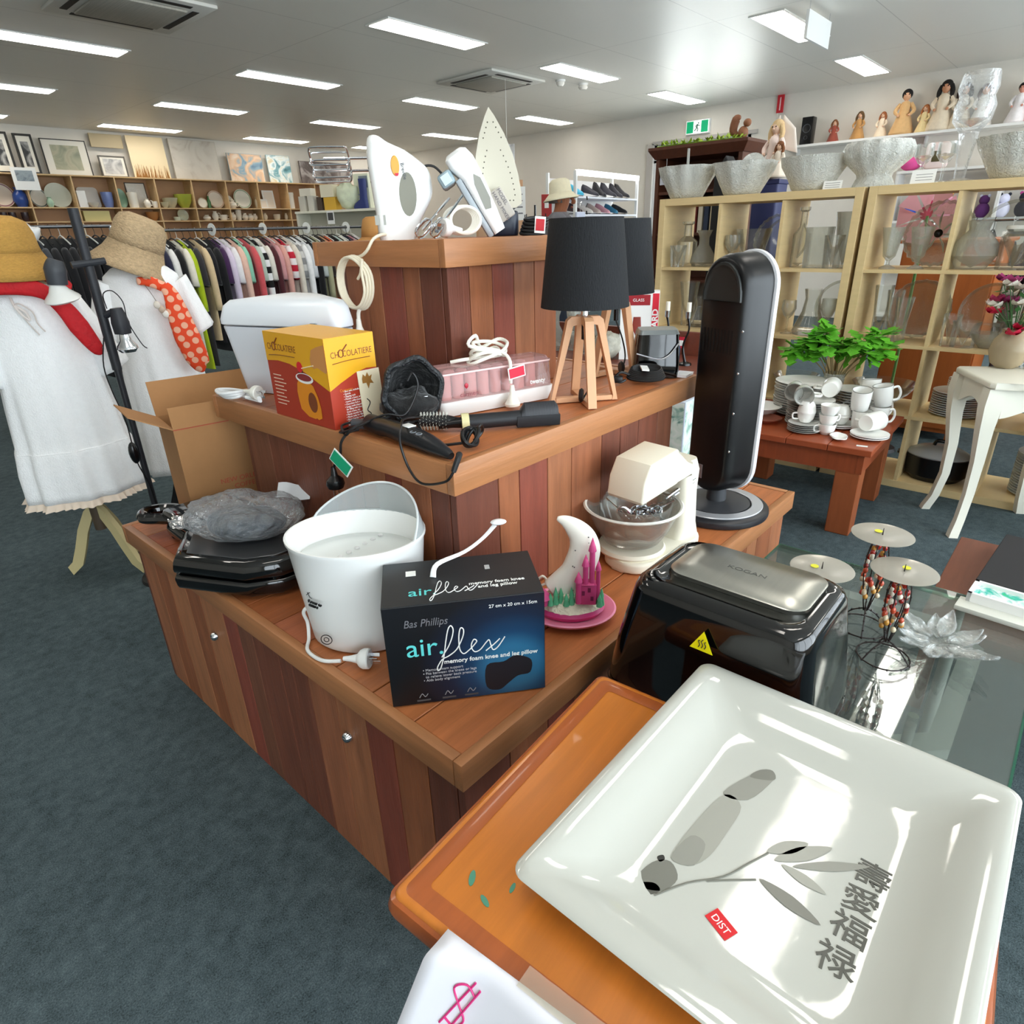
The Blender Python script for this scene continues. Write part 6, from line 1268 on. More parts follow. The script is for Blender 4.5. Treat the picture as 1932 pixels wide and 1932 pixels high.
# ------------------------------------------------------------------ glassware shelves, crockery table, console, doll shelf, far corner
BIRCH = mat('birch_laminate', '#d6bd8c', .5, var=.07, vs=5, stretch=(1, 1, 7))
SX = 3.707
def cube_shelf(y1, ncol, lab):
    W = .076+ncol*.335+(ncol-1)*.016; D = .39
    t = thing('cube_shelf', lab, 'shelf unit', (SX, y1, 0), -pi/2, 'cube shelf units of glassware')   # local x runs along the aisle, local y into the unit
    for x in (0, W-.038): MB().box(x, 0, 0, x+.038, D, 1.465, .001, 1).build('side_panel', BIRCH, t, smooth=0)
    for z in (0, 1.427): MB().box(.0384, .0, z, W-.0384, D, z+.038, .001, 1).build('end_board', BIRCH, t, smooth=0)
    for k in range(3): MB().box(.0384, .002, .373+.351*k, W-.0384, D-.002, .389+.351*k).build('shelf_board', BIRCH, t, smooth=0)
    for c in range(1, ncol):
        for r in range(4): x = .038+c*.351-.016; MB().box(x, .003, .0385+.351*r, x+.016, D-.003, .3725+.351*r).build('divider', BIRCH, t, smooth=0)
    return t
cube_shelf(2.112, 3, 'three column birch cube shelf of glassware behind the tower heater')
cube_shelf(.977, 4, 'four column birch cube shelf beside the white console table')
RZ = [.0385, .3895, .7405, 1.0915, 1.4655]
GG = 'glassware on the cube shelves'
GA = glassy('#f8faf6', .03, .07); GAF = glassy('#f4f6ee', .1, .22, bump=(120, .5))
def gl(name, y, r, prof, lab, cat, dx=.15, m_=None, n=28, z=None, wob=None, handle=None, grp=GG, parts=True, s=1):
    t = thing(name, lab, cat, (SX+dx, y, RZ[r] if z is None else z), 0, grp)
    MB().lathe([(a*s, b*s) for a, b in prof], n=n, wob=wob).build('glass_body', m_ or GA, t)
    if handle: h = handle*s; m = MB(); m.tube([(0, -h*.42, h*.85), (0, -h*.8, h*.82), (0, -h*.85, h*.45), (0, -h*.45, h*.25)], h*.04, 8, 4); m.build('handle', m_ or GA, t)
    return t
def shell(out, th=.003):
    """open vessel from an outer outline (r, z)"""
    return [(0, 0)]+[(r, z) for r, z in out]+[(max(.001, r-th), z) for r, z in out[::-1] if z > th*1.5]+[(0, th*1.6)]
VASE = lambda r, h: shell([(r*.7, 0), (r*.72, h*.5), (r, h)])
CARAFE = lambda r, h: shell([(r*.8, 0), (r, h*.12), (r*.9, h*.3), (r*.4, h*.6), (r*.38, h*.8), (r*.6, h)])
BOTTLE = lambda r, h: shell([(r*.95, 0), (r, h*.08), (r, h*.55), (r*.4, h*.68), (r*.36, h*.92), (r*.6, h*.95), (r*.6, h)])
TUMB = lambda r, h: shell([(r*.8, 0), (r, h)])
GOBLET = lambda r, h: [(0, 0), (r*.8, 0), (r*.75, .004), (.005, .01), (.005, h*.45), (r*.6, h*.55), (r, h*.75), (r*.9, h), (r*.86, h), (r*.94, h*.75), (r*.55, h*.58), (0, h*.5)]
SUNDAE = lambda r, h: [(0, 0), (r*.75, 0), (r*.7, .005), (.008, h*.1), (.007, h*.18), (r*.55, h*.3), (r*.8, h*.7), (r, h), (r*.94, h), (r*.74, h*.7), (r*.45, h*.32), (0, h*.24)]
BOWLO = lambda r, h: shell([(r*.35, 0), (r*.4, h*.1), (r*.75, h*.5), (r, h)], .004)
def gplate(y, r, R_, lab, dx=.3, wob=None, m_=None, ring=True, sx=1):
    t = thing('glass_plate', lab, 'plate', (SX+dx, y, RZ[r]), 0, GG, rot=(0, radians(12), 0))
    m = MB().at((0, 0, R_*1.0), (0, -pi/2, 0)); m.lathe([(0, -.004), (R_*.6, -.004), (R_*.7, 0), (R_, .014), (R_*.99, .02), (R_*.66, .006), (0, .002)], n=56, wob=wob, sx=sx); m.M = Matrix(); m.build('glass_body', m_ or GA, t)
    if ring: m = MB().at((0, 0, R_), (0, -pi/2, 0)); m.lathe([(R_*.9, .012), (R_*1.0, .018), (R_*.98, .023), (R_*.9, .018), (R_*.9, .012)], n=56, wob=wob, sx=sx); m.M = Matrix(); m.build('cut_rim', GAF, t)
    return t
flut = lambda a, z: 1+.03*cos(24*a)
dim = lambda a, z: 1+.035*cos(10*a)*cos(z*180)
# top row, three column unit
gl('decanter', 1.99, 3, BOTTLE(.06, .25), 'square shouldered decanter, first in the top left hand cell'.replace('left hand ', 'corner '), 'decanter', handle=None)
gl('pitcher', 1.88, 3, CARAFE(.075, .2), 'pressed glass jug with a handle beside the corner decanter', 'jug', handle=.2, m_=GAF)
gl('vase', 1.82, 3, VASE(.05, .28), 'twisted glass vase behind the pressed glass jug', 'vase', .3, wob=dim)
gl('tumbler', 2.0, 3, TUMB(.05, .12), 'stubby tumbler standing in front of the corner decanter', 'tumbler', .06)
gl('vase', 1.6, 3, VASE(.1, .2), 'wide plain glass vase in the second top cell', 'vase', .2); gl('goblet', 1.68, 3, GOBLET(.045, .17), 'tall stemmed glass next to the wide plain vase', 'goblet', .1)
gplate(1.46, 3, .13, 'round ringed glass plate standing in the second top cell'); gplate(1.52, 3, .14, 'scalloped glass platter behind the ringed plate', .34, flut)
gl('decanter', 1.31, 3, BOTTLE(.045, .3), 'tall slim decanter with a stopper in the third top cell', 'decanter', .14)
t = thing('square_vase', 'rectangular frosted glass vase in the third top cell', 'vase', (SX+.12, 1.21, RZ[3]), 0, GG)
m = MB(); m.rings([ring3(rrect(-.05, -.055, .05, .055, .01, 3), 0), ring3(rrect(-.055, -.06, .055, .06, .01, 3), .2), ring3(rrect(-.048, -.053, .048, .053, .008, 3), .2), ring3(rrect(-.045, -.05, .045, .05, .008, 3), .01)], True, True, True); m.build('glass_body', GAF, t, smooth=30)
gl('vase', 1.1, 3, VASE(.065, .27), 'bubble textured glass vase against the end of the third top cell', 'vase', .2, m_=GAF, wob=dim); gl('vase', 1.12, 3, TUMB(.05, .16), 'straight glass vase before the bubble textured one', 'vase', .08)
# second row
gl('vase', 1.95, 2, VASE(.06, .26), 'tall flared vase behind the black candlesticks', 'vase', .15); gplate(1.83, 2, .15, 'large plain round glass plate behind the candlesticks', .3, ring=False); gl('carafe', 1.86, 2, CARAFE(.06, .18), 'stout carafe in the corner cell of the second row', 'carafe', .12)
gl('tumbler', 1.62, 2, TUMB(.045, .14), 'glass tumbler hidden behind the heater', 'tumbler')
gl('goblet', 1.31, 2, GOBLET(.04, .18), 'thin stemmed goblet beside the wide bottomed carafe', 'goblet', .1); gl('carafe', 1.2, 2, shell([(.085, 0), (.09, .02), (.05, .12), (.04, .19), (.05, .24)]), 'wide bottomed ship carafe in the third cell, second row', 'carafe', .14, handle=None)
gl('goblet', 1.09, 2, GOBLET(.04, .2), 'tall smoky wine glass in front of a round plate', 'goblet', .06, GAF); gplate(1.1, 2, .14, 'round clear plate leaning behind the ship carafe', .3)
gl('glass_bowl', 1.25, 1, BOWLO(.13, .11), 'large clear bowl in the dim third cell', 'bowl', .2); gl('glass_bowl', 1.1, 1, BOWLO(.08, .07), 'small clear bowl beside the large one in the dim cell', 'bowl', .12)
# four column unit
for y, l in ((.855, 'fluted sundae glass first in the pair before the flower plate'), (.73, 'fluted sundae glass second in the pair before the flower plate')): gl('sundae_glass', y, 3, SUNDAE(.05, .19), l, 'sundae glass', .09, GAF, wob=lambda a, z: 1+.04*cos(8*a))
fp = gplate(.7, 3, .155, 'cut glass plate with a black centre flower', .28, flut, GAF)
m = MB().at((-.01, 0, .155), (0, -pi/2, 0))
for k in range(7):
    a = k*2*pi/7; m.tube([(.02*cos(a), .02*sin(a), .006), (.06*cos(a+.1), .06*sin(a+.1), .008), (.1*cos(a), .1*sin(a), .012)], [.002, .006, .002], 5, 3)
m.M = Matrix(); m.build('cut_petals', glassy('#dfe5dd', .05, .8), fp); MB().sph((-.016, 0, .155), .02, (.5, 1, 1), 10, 8).build('black_flower', BLACK, fp)
gl('vase', .51, 3, shell([(.06, 0), (.095, .06), (.09, .11), (.04, .17), (.05, .21)]), 'round bellied glass vase in the cell next to the flower plate', 'vase', .13, GAF)
t = gl('jar', .35, 3, shell([(.065, 0), (.07, .14), (.05, .16), (.055, .17)]), 'glass storage jar with a bright lid', 'jar', .12); MB().lathe([(0, .185), (.058, .185), (.06, .17), (0, .17)], n=24).build('jar_lid', plastic('#e6e8e2', .2), t)
gplate(.4, 3, .15, 'pale glass platter behind the lidded jar', .3, sx=1.0); gl('tumbler', .25, 3, TUMB(.05, .15), 'tumbler at the far side of the lidded jar cell', 'tumbler', .1)
gl('vase', .85, 2, VASE(.045, .27), 'tallest straight vase before the shell platter', 'vase', .12); gl('vase', .79, 2, VASE(.04, .25), 'slightly shorter straight vase before the shell platter', 'vase', .1); gl('vase', .74, 2, VASE(.042, .22), 'small footed vase touching the shell platter', 'vase', .08)
gplate(.71, 2, .145, 'ribbed shell shaped glass platter on a stand', .27, lambda a, z: 1+.02*cos(36*a), GAF)
gl('beer_mug', .52, 2, TUMB(.04, .15), 'tall clear beer glass in the cell above the white plates', 'glass', .07); gl('pitcher', .46, 2, shell([(.05, 0), (.055, .1), (.06, .12)]), 'small glass jug with a ribbed handle', 'jug', .08, handle=.13)
gplate(.4, 2, .14, 'oval engraved glass platter behind the vase of flowers', .3, m_=GAF); gl('glass_bowl', .37, 2, BOWLO(.075, .07), 'low cut glass bowl in front of the engraved platter', 'bowl', .1, GAF)
gl('glass_bowl', .78, 1, BOWLO(.16, .12), 'wide shallow glass bowl behind the mugs', 'bowl', .2)
for i, (y, n, r0, R_, sp, dx, l, c) in enumerate(((.43, 11, 1, .115, .011, .17, 'white dinner plate in the stack under the engraved platter', '#eceee8'), (.0, 17, 0, .13, .0125, .2, 'white plate in the tall stack on the bottom shelf', '#e9edec'))):
    p0 = None
    for k in range(n):
        z = RZ[r0]+k*sp
        if p0 is None:
            p0 = thing('dinner_plate', l, 'plate', (SX+dx, y, z), 0, ('dinner plates under the engraved platter', 'plates on the bottom shelf')[i])
            MB().lathe([(0, 0), (R_*.6, 0), (R_*.95, sp*.9), (R_, sp*1.0), (R_*1.0, sp*1.25), (R_*.6, sp*.5), (0, sp*.5)], n=40).build('plate_body', plastic(c, .2), p0); pb = p0.children[0]
            MB().lathe([(R_*.97, sp*.97), (R_*1.004, sp*1.0), (R_*1.004, sp*1.18), (R_*.97, sp*1.0)], n=40).build('blue_rim', plastic('#8fa3b0', .3), pb)
        else: dup(p0, (SX+dx, y, z))
for k in range(5): 
    t = thing('saucer', 'white saucer in the small pile on top of the dinner plates', 'saucer', (SX+.1, .53-.0*k, RZ[1]+.13+.009*k), 0, 'saucers on the dinner plates'); MB().lathe([(0, 0), (.03, 0), (.06, .01), (.06, .013), (.03, .005), (0, .005)], n=28).build('saucer_body', CERAM, t)
    t.location = (SX+.17, .43, RZ[1]+.1365+.009*k)
t = thing('orange_plate', 'orange and white patterned plate standing above the tall plate stack', 'plate', (SX+.22, .06, RZ[1]), 0, rot=(0, radians(14), 0)); m = MB().at((0, 0, .13), (0, -pi/2, 0)); m.lathe([(0, 0), (.08, 0), (.13, .012), (.128, .016), (.08, .004), (0, .004)], n=40); m.M = Matrix(); m.build('plate_body', art('orange_art', ['#f0e4d4', '#e08a4a', '#c9542c', '#f0e4d4'], 18), t)
t = thing('roasting_pot', 'black oval roasting pot with a lid on the bottom shelf', 'pot', (SX+.17, .45, RZ[0]), 0)
MB().lathe([(0, 0), (.1, 0), (.125, .03), (.13, .13), (.125, .13), (0, .1)], n=36, sy=1.15).build('pot_body', mat('black_enamel', '#0c0c0e', .3), t); MB().lathe([(.128, .132), (.13, .138), (.09, .165), (.02, .175), (0, .175)], n=36, sy=1.15).build('lid', glassy('#d8dcdc', .05, .5), t)
m = MB(); m.tube([(0, -.03, .178), (0, -.02, .2), (0, .02, .2), (0, .03, .178)], .009, 8, 4); m.build('lid_handle', BLACK, t)
for s in (-1, 1): m = MB(); m.tube([(-.03, s*.14, .11), (-.02, s*.18, .115), (.02, s*.18, .115), (.03, s*.14, .11)], .009, 8, 4); m.build('side_handle', BLACK, t)
# bowls and glasses on top of the units
def cut(k, amp): return lambda a, z: 1+amp*cos(k*a)*min(1, z*8)+.02*cos(4*k*a+z*60)
CB = glassy('#fbfdf6', .12, .68, bump=(70, .8))
def topbowl(y, r, h, lab, k=10, amp=.05, foot=False, hand=False, dx=.15):
    pr = shell([(r*.5, 0), (r*.58, h*.06), (r*.72, h*.35), (r*.92, h*.75), (r, h)], .006) if not foot else shell([(r*.62, 0), (r*.6, .012), (r*.5, h*.22), (r*.52, h*.3), (r*.95, h*.62), (r, h*.85), (r*.9, h)], .006)
    t = thing('cut_glass_bowl', lab, 'bowl', (SX+dx, y, RZ[4]), .3, 'cut glass bowls on the shelf tops')
    MB().lathe(pr, n=72, wob=cut(k, amp)).build('glass_body', CB, t, smooth=60)
    return t
topbowl(2.02, .165, .17, 'scalloped cut glass punch bowl at the end next to the door, ladle inside'); topbowl(1.68, .17, .165, 'flared cut glass bowl with a small glass dish resting in it', 9)
topbowl(1.3, .17, .16, 'wide smooth rimmed cut glass bowl before the angel figurine', 16, .015); topbowl(1.005, .155, .2, 'footed crystal bowl spanning the joint of the two shelf units', 12, .03, True); topbowl(.42, .18, .17, 'large cut glass bowl beyond the giant wine glass', 14, .03)
t = thing('ladle', 'glass ladle handle sticking up from the end punch bowl', 'ladle', (SX+.15, 2.02, RZ[4]+.02)); m = MB(); m.tube([(.05, 0, .01), (.0, 0, .1), (-.03, -.01, .2), (-.04, -.015, .24)], .008, 8, 4, flat=.6); m.sph((.06, 0, .02), .03, (1, 1, .6), 12, 8); m.build('ladle_body', glassy('#f4f7f2', .03, .5), t)
t = thing('glass_dish', 'small round glass dish perched in the flared cut glass bowl', 'dish', (SX+.12, 1.62, RZ[4]+.15), 0, rot=(.2, -1.0, 0)); MB().lathe([(0, 0), (.03, 0), (.06, .012), (.058, .016), (.03, .005), (0, .005)], n=28).build('dish_body', CB, t)
for y, l in ((.8, 'wine goblet first beside the footed crystal bowl'), (.71, 'wine goblet between its twin and the giant wine glass')): gl('goblet', y, 4, [(0, 0), (.035, 0), (.03, .005), (.006, .012), (.006, .08), (.02, .09), (.04, .12), (.038, .17), (.035, .17), (.036, .12), (0, .095)], l, 'goblet', .13)
t = thing('giant_wine_glass', 'giant novelty wine glass, tallest thing on the cube shelves', 'glass', (SX+.14, .64, RZ[4]))
GW = glassy('#f8fafa', .03, .12, bump=(25, .5))
MB().lathe([(0, 0), (.055, 0), (.056, .006), (.022, .016), (.024, .06), (.034, .15), (.04, .2)], n=32).build('stem', GW, t); MB().lathe([(.04, .2), (.075, .245), (.08, .3), (.067, .335), (.078, .37), (.07, .42), (.066, .43), (.063, .42), (.072, .37), (.06, .335), (.072, .3), (.06, .25), (0, .22)], n=40, wob=lambda a, z: 1+.02*sin(3*a+z*40)).build('glass_bowl', GW, t)
t = thing('price_ticket', 'white paper ticket standing before the footed crystal bowl', 'ticket', (SX+.06, 1.17, RZ[4]), 0, rot=(0, radians(14), 0)); MB().box(0, -.045, 0, .002, .045, .04).build('ticket_card', WHITE, t, smooth=0); m = MB(); [m.box(-.0006, -.035, .008+.01*k, 0, .035, .0105+.01*k) for k in range(3)]; m.build('printed_text_line', plastic('#9a9a9a', .7), t, smooth=0)
t = thing('price_ticket', 'white paper ticket standing under the twin wine goblets', 'ticket', (SX+.05, .77, RZ[4]), 0, rot=(0, radians(14), 0)); MB().box(0, -.05, 0, .002, .05, .06).build('ticket_card', WHITE, t, smooth=0); m = MB(); [m.box(-.0006, -.038, .014+.012*k, 0, .03, .0165+.012*k) for k in range(3)]; m.build('printed_text_line', plastic('#9a9a9a', .7), t, smooth=0)
# ---- low wooden table with crockery
RW = mat('red_wood', '#8f4526', .4, var=.18, vs=6, stretch=(1, 8, 1)); RWL = mat('red_wood_leg', '#96512d', .45, var=.18, vs=6, stretch=(5, 5, .6))
t = thing('low_table', 'low reddish wooden table carrying white crockery and a green plant', 'table', (2.9, .57, 0), radians(2))
for k in range(4): MB().box(0, .178*k+.001, .392, .67, .178*(k+1)-.001, .42, .003).build('top_plank', mat('red_wood_top', '#9a4a2a', .38, var=.15, vs=6, stretch=(8, .6, 1)), t, smooth=0)
for b in ((.03, .03, .3, .64, .055, .391), (.03, .655, .3, .64, .68, .391), (.03, .056, .3, .055, .654, .391), (.615, .056, .3, .64, .654, .391)): MB().box(*b).build('apron', RW, t, smooth=0)
for x in (.075, .595):
    for y in (.075, .635): MB().box(x-.042 if x < .3 else x-.06, y-.042 if y < .3 else y-.06, 0, x+.06 if x < .3 else x+.042, y+.06 if y < .3 else y+.042, .299 if False else .391, .004).build('leg', RWL, t, smooth=0)
ZW = .4205
def stack(x, y, n, R_, sp, lab, grp, name='dinner_plate', cat='plate', z=ZW):
    p0 = None
    for k in range(n):
        if p0 is None:
            p0 = thing(name, lab, cat, (x, y, z), 0, grp)
            MB().lathe([(0, 0), (R_*.62, 0), (R_*.94, sp*.9), (R_, sp*1.05), (R_, sp*1.3), (R_*.62, sp*.5), (0, sp*.5)], n=40).build('plate_body', CERAM, p0); pb = p0.children[0]
            MB().lathe([(R_*.975, sp*1.0), (R_*1.006, sp*1.05), (R_*1.006, sp*1.25), (R_*.975, sp*1.2)], n=40).build('grey_rim', plastic('#77786f', .3), pb)
        else: dup(p0, (x+random.uniform(-.003, .003), y+random.uniform(-.003, .003), z+k*sp))
    return z+n*sp
zt1 = stack(3.36, 1.03, 14, .135, .0115, 'large white plate in the tallest stack on the low table', 'large plates on the low table')
zt2 = stack(3.17, .925, 11, .105, .011, 'side plate in the stack topped by lying mugs', 'side plates under the mugs')
zt3 = stack(3.42, .81, 11, .088, .0125, 'bowl in the stack between plates and mugs', 'bowls on the low table', 'bowl', 'bowl')
def mug(loc, rot, lab, r=.043, h=.095, grp='white mugs on the low table'):
    t = thing('mug', lab, 'mug', loc, 0, grp, rot=rot)
    MB().lathe([(0, 0), (r*.8, 0), (r*.86, .004), (r*.97, h*.5), (r, h), (r*.93, h), (r*.88, h*.5), (r*.76, .008), (0, .008)], n=32).build('mug_body', CERAM, t); pb = t.children[0]
    MB().lathe([(r*.925, h), (r*1.003, h), (r*1.003, h+.002), (r*.925, h+.002), (r*.925, h)], n=32).build('grey_rim', plastic('#8b8c84', .3), pb)
    m = MB(); m.tube([(r*.95, 0, h*.8), (r*1.5, 0, h*.82), (r*1.72, 0, h*.5), (r*1.45, 0, h*.22), (r*.9, 0, h*.2)], r*.13, 8, 5); m.build('handle', CERAM, t); return t
hp_ = radians(90)
mug((3.15, 1.0, zt2+.047), Euler((hp_, 0, radians(-75))), 'white mug lying on the side plates, mouth towards the heater'); mug((3.1, .945, zt2+.047), Euler((hp_, 0, radians(-70))), 'white mug lying second on the side plates, handle hidden'); mug((3.2, .86, zt2+.047), Euler((hp_, 0, radians(100))), 'white mug lying on the side plates, base outward')
mug((3.19, .7, ZW), (0, 0, .5), 'white mug upright under the tilted one, front of the mug pile'); mug((3.32, .66, ZW), (0, 0, -.9), 'white mug upright at the table side, handle outward'); mug((3.44, .69, ZW), (0, 0, -.7), 'white mug upright at the back of the mug pile'); mug((3.4, .77, ZW), (0, 0, 2), 'white mug upright beside the bowl stack')
mug((3.2, .72, ZW+.098), Euler((.0, -.22, .2)), 'tilted white mug stacked on the front mugs'); mug((3.33, .65, ZW+.098), Euler((0, -.2, -1.0)), 'tilted white mug stacked on the table side mug'); mug((3.42, .73, ZW+.098), Euler((0, .15, .9)), 'tilted white mug topmost at the back of the pile')
mug((3.1, .66, ZW+.063), Euler((hp_, 0, radians(70))), 'white mug lying on its side on the two saucers, base outward')
for k in range(2): t = thing('saucer', 'white saucer under the lying mug at the table front', 'saucer', (3.1, .635, ZW+.008*k), 0, 'saucers under the lying mug'); MB().lathe([(0, 0), (.045, 0), (.08, .011), (.08, .015), (.045, .006), (0, .006)], n=36).build('saucer_body', CERAM, t)
stack(3.035, .9, 5, .072, .0085, 'saucer in the pile under stacked teacups at the table front', 'saucers under the teacups', 'saucer', 'saucer')
def cup(loc, rot, lab, r=.041, h=.05):
    t = thing('teacup', lab, 'cup', loc, 0, 'teacups on the low table', rot=rot)
    MB().lathe([(0, 0), (r*.55, 0), (r*.85, h*.35), (r, h), (r*.95, h), (r*.8, h*.38), (0, h*.12)], n=30).build('cup_body', CERAM, t); m = MB(); m.tube([(r*.9, 0, h*.85), (r*1.45, 0, h*.8), (r*1.4, 0, h*.35), (r*.8, 0, h*.3)], r*.1, 7, 4); m.build('handle', CERAM, t)
cup((3.04, .9, ZW+.045), (0, 0, 2.2), 'upright teacup on the saucer pile'); cup((3.04, .9, ZW+.142), (pi, 0, .6), 'upturned teacup crowning the saucer pile')
cup((3.05, .805, ZW), (0, 0, 2.4), 'teacup at the foot of the triple teacup tower'); cup((3.05, .805, ZW+.043), (0, 0, -.6), 'second teacup nested in the triple tower'); cup((3.05, .805, ZW+.086), (0, 0, -.4), 'topmost teacup of the triple tower')
cup((3.2, .79, ZW+.018), (0, 0, 1), 'teacup on two saucers behind the triple tower'); cup((3.2, .79, ZW+.105), (pi, 0, 1), 'upturned teacup on the saucers behind the triple tower')
for k in range(2): t = thing('saucer', 'saucer under the teacups behind the triple tower', 'saucer', (3.2, .79, ZW+.008*k), 0, 'saucers behind the triple tower'); MB().lathe([(0, 0), (.04, 0), (.07, .01), (.07, .014), (.04, .006), (0, .006)], n=32).build('saucer_body', CERAM, t)
t = thing('leaf_dish', 'small white leaf dish at the front edge of the low table', 'dish', (3.0, .735, ZW), .4); MB().lathe([(0, 0), (.02, 0), (.045, .014), (.042, .017), (.018, .005), (0, .005)], n=36, sx=1.3, sy=.8, wob=lambda a, z: 1+.06*cos(5*a)).build('dish_body', CERAM, t)
t = thing('glass_saucer', 'clear red tinted glass dish by the heater on the low table', 'dish', (3.09, 1.1, ZW)); MB().lathe([(0, 0), (.04, 0), (.075, .022), (.072, .024), (.036, .006), (0, .006)], n=36).build('dish_body', glassy('#c98068', .04, .4), t)
t = thing('serving_dish', 'white serving dish edge showing beside the heater', 'dish', (3.2, 1.17, ZW)); MB().lathe([(0, 0), (.05, 0), (.1, .05), (.096, .053), (.046, .007), (0, .007)], n=36).build('dish_body', CERAM, t)
t = thing('price_label', 'tiny white label stuck on the low table front', 'label', (2.955, .625, ZW), .2); MB().box(-.01, -.022, 0, .01, .022, .0006).build('label_paper', WHITE, t, smooth=0)
# plant in a glass
t = thing('potted_fern', 'bright green leafy sprig standing in a clear glass', 'plant', (3.5, .93, ZW))
MB().lathe([(0, 0), (.042, 0), (.05, .19), (.047, .19), (.04, .006), (0, .006)], n=28).build('glass_pot', GAF, t)
random.seed(21); LEAF = mat('fresh_leaf', '#5fae2b', .5, var=.25, vs=40)
tips = [(-.02, .15, .34), (.02, .07, .38), (.0, .1, .29), (-.03, -.1, .36), (.03, -.16, .38), (.0, -.06, .31), (.05, .0, .33), (-.05, .03, .33), (.0, -.2, .33), (-.02, .2, .29), (.03, .12, .36), (-.03, -.14, .31)]
m = MB()
for p in tips: m.tube([(0, 0, .02), (p[0]*.2, p[1]*.3, .2), p], [.004, .003, .002], 6, 4)
m.build('stem', plastic('#7b6a45', .6), t)
for p in tips:
    m = MB(); P0 = Vector(p)
    for k in range(20):
        d = Vector((random.uniform(-1, 1), random.uniform(-1, 1), random.uniform(-.8, .5))).normalized(); L_ = random.uniform(.06, .1); w = d.cross(Vector((0, 0, 1))).normalized()*L_*.36
        q = P0+d*.01
        m.f([m.v(q), m.v(q+d*L_*.35+w+Vector((0, 0, .006))), m.v(q+d*L_*.62+w*.45), m.v(q+d*L_*.7+w*.9), m.v(q+d*L_), m.v(q+d*L_*.7-w*.9), m.v(q+d*L_*.62-w*.45), m.v(q+d*L_*.35-w+Vector((0, 0, .006)))])
    m.build('leaf_cluster', LEAF, t, smooth=0, thick=.001)
# ---- white console table
cw = plastic('#eceadb', .4)
rzw = radians(-60.5)
t = thing('console_table', 'cream white console table with curved legs and a scalloped apron', 'table', (3.233, .241, 0), rzw)
PT = [(-.02, -.045), (.05, -.045), (.08, -.065), (.3, -.065), (.33, -.045), (.4, -.045), (.415, -.03), (.415, .3), (.4, .32), (-.02, .32), (-.035, .3), (-.035, -.03)]
MB().prism(PT, .672, .7, .008, 3).build('table_top', cw, t, smooth=40)
def apron(n, x0, x1, y, along):
    m = MB(); f = [(x0+(x1-x0)*i/20, .55+.05*abs(sin(pi*i/20))**1.5*1.0-(.02*cos(2*pi*i/20*2) if 4 < i < 16 else 0)*0) for i in range(21)]
    pts = lambda o: [((x, y+o, z) if along else (y+o, x, z)) for x, z in f]+[((x1, y+o, .6715) if along else (y+o, x1, .6715)), ((x0, y+o, .6715) if along else (y+o, x0, .6715))]
    m.rings([pts(0), pts(.015)], True, True, True); m.build('apron', cw, t, smooth=0)
apron(0, .03, .35, -.03, True); apron(1, .03, .35, .285, True); apron(2, .01, .29, -.008, False); apron(3, .01, .29, .373, False)
for x, y, sx, sy in ((0, 0, -1, -1), (.38, 0, 1, -1), (0, .3, -1, 1), (.38, .3, 1, 1)):
    m = MB(); R = []
    for z, o, w in ((.671, .0, .03), (.6, .004, .032), (.5, .0, .026), (.35, -.016, .02), (.2, -.018, .017), (.08, -.004, .0165), (.02, .012, .018), (0, .016, .018)):
        cx, cy = x+sx*o, y+sy*o; R.append([(cx+a*w, cy+b*w, z) for a, b in ((-1, -1), (1, -1), (1, 1), (-1, 1))])
    m.rings(R, True, True, True); m.build('leg', cw, t, smooth=50)
t = thing('flower_vase', 'smoky round glass vase of artificial flowers on the console table', 'vase', (3.56, .255, .7005))
MB().lathe(shell([(.035, 0), (.06, .02), (.075, .07), (.065, .12), (.042, .15), (.046, .165)]), n=36).build('vase_body', glassy('#b3a285', .15, .75), t)
m = MB(); random.seed(6)
FT = [(random.uniform(-.07, .07), random.uniform(-.13, .1), random.uniform(.22, .38)) for _ in range(26)]
FT += [(0, .0, .42), (-.02, .05, .36), (0, .09, .28), (-.03, -.02, .17), (-.05, .0, .15)]
for p in FT: m.tube([(0, 0, .06), (p[0]*.25, p[1]*.25, .17), p], .0018, 5, 3)
m.build('flower_stem', plastic('#3f6a38', .6), t)
for i, p in enumerate(FT):
    c = ('#f3ecdf', '#c2173f', '#a3346f', '#f3ecdf', '#d9204a')[i % 5] if i < 26 else ('#b0467f', '#a3346f', '#b3305f', '#c2173f', '#c2173f')[i-26]
    m = MB()
    for k in range(6):
        a = k*pi/3+i; m.grid(4, 3, lambda u, v: (p[0]+(.005+.032*u)*cos(a)-(v-.5)*.042*sin(pi*(.15+.85*u))*sin(a), p[1]+(.005+.032*u)*sin(a)+(v-.5)*.042*sin(pi*(.15+.85*u))*cos(a), p[2]+.026*u*u-.003+(k % 2)*.004))
    m.build('flower_head', plastic(c, .6), t, smooth=180)
m = MB()
for k in range(36):
    p = Vector((random.uniform(-.07, .07), random.uniform(-.11, .09), random.uniform(.19, .33))); d = Vector((random.uniform(-1, 1), random.uniform(-1, 1), random.uniform(-.3, .5))).normalized()*.04; w = d.cross(Vector((0, 0, 1))).normalized()*.012
    m.f([m.v(p), m.v(p+d*.5+w), m.v(p+d), m.v(p+d*.5-w)])
m.build('foliage', plastic('#3f7a3f', .6), t, smooth=0)
gl('tumbler', .175, 0, TUMB(.035, .1), 'clear tumbler beside the flower vase on the console table', 'tumbler', 3.58-SX, z=.7005, grp='on the console')
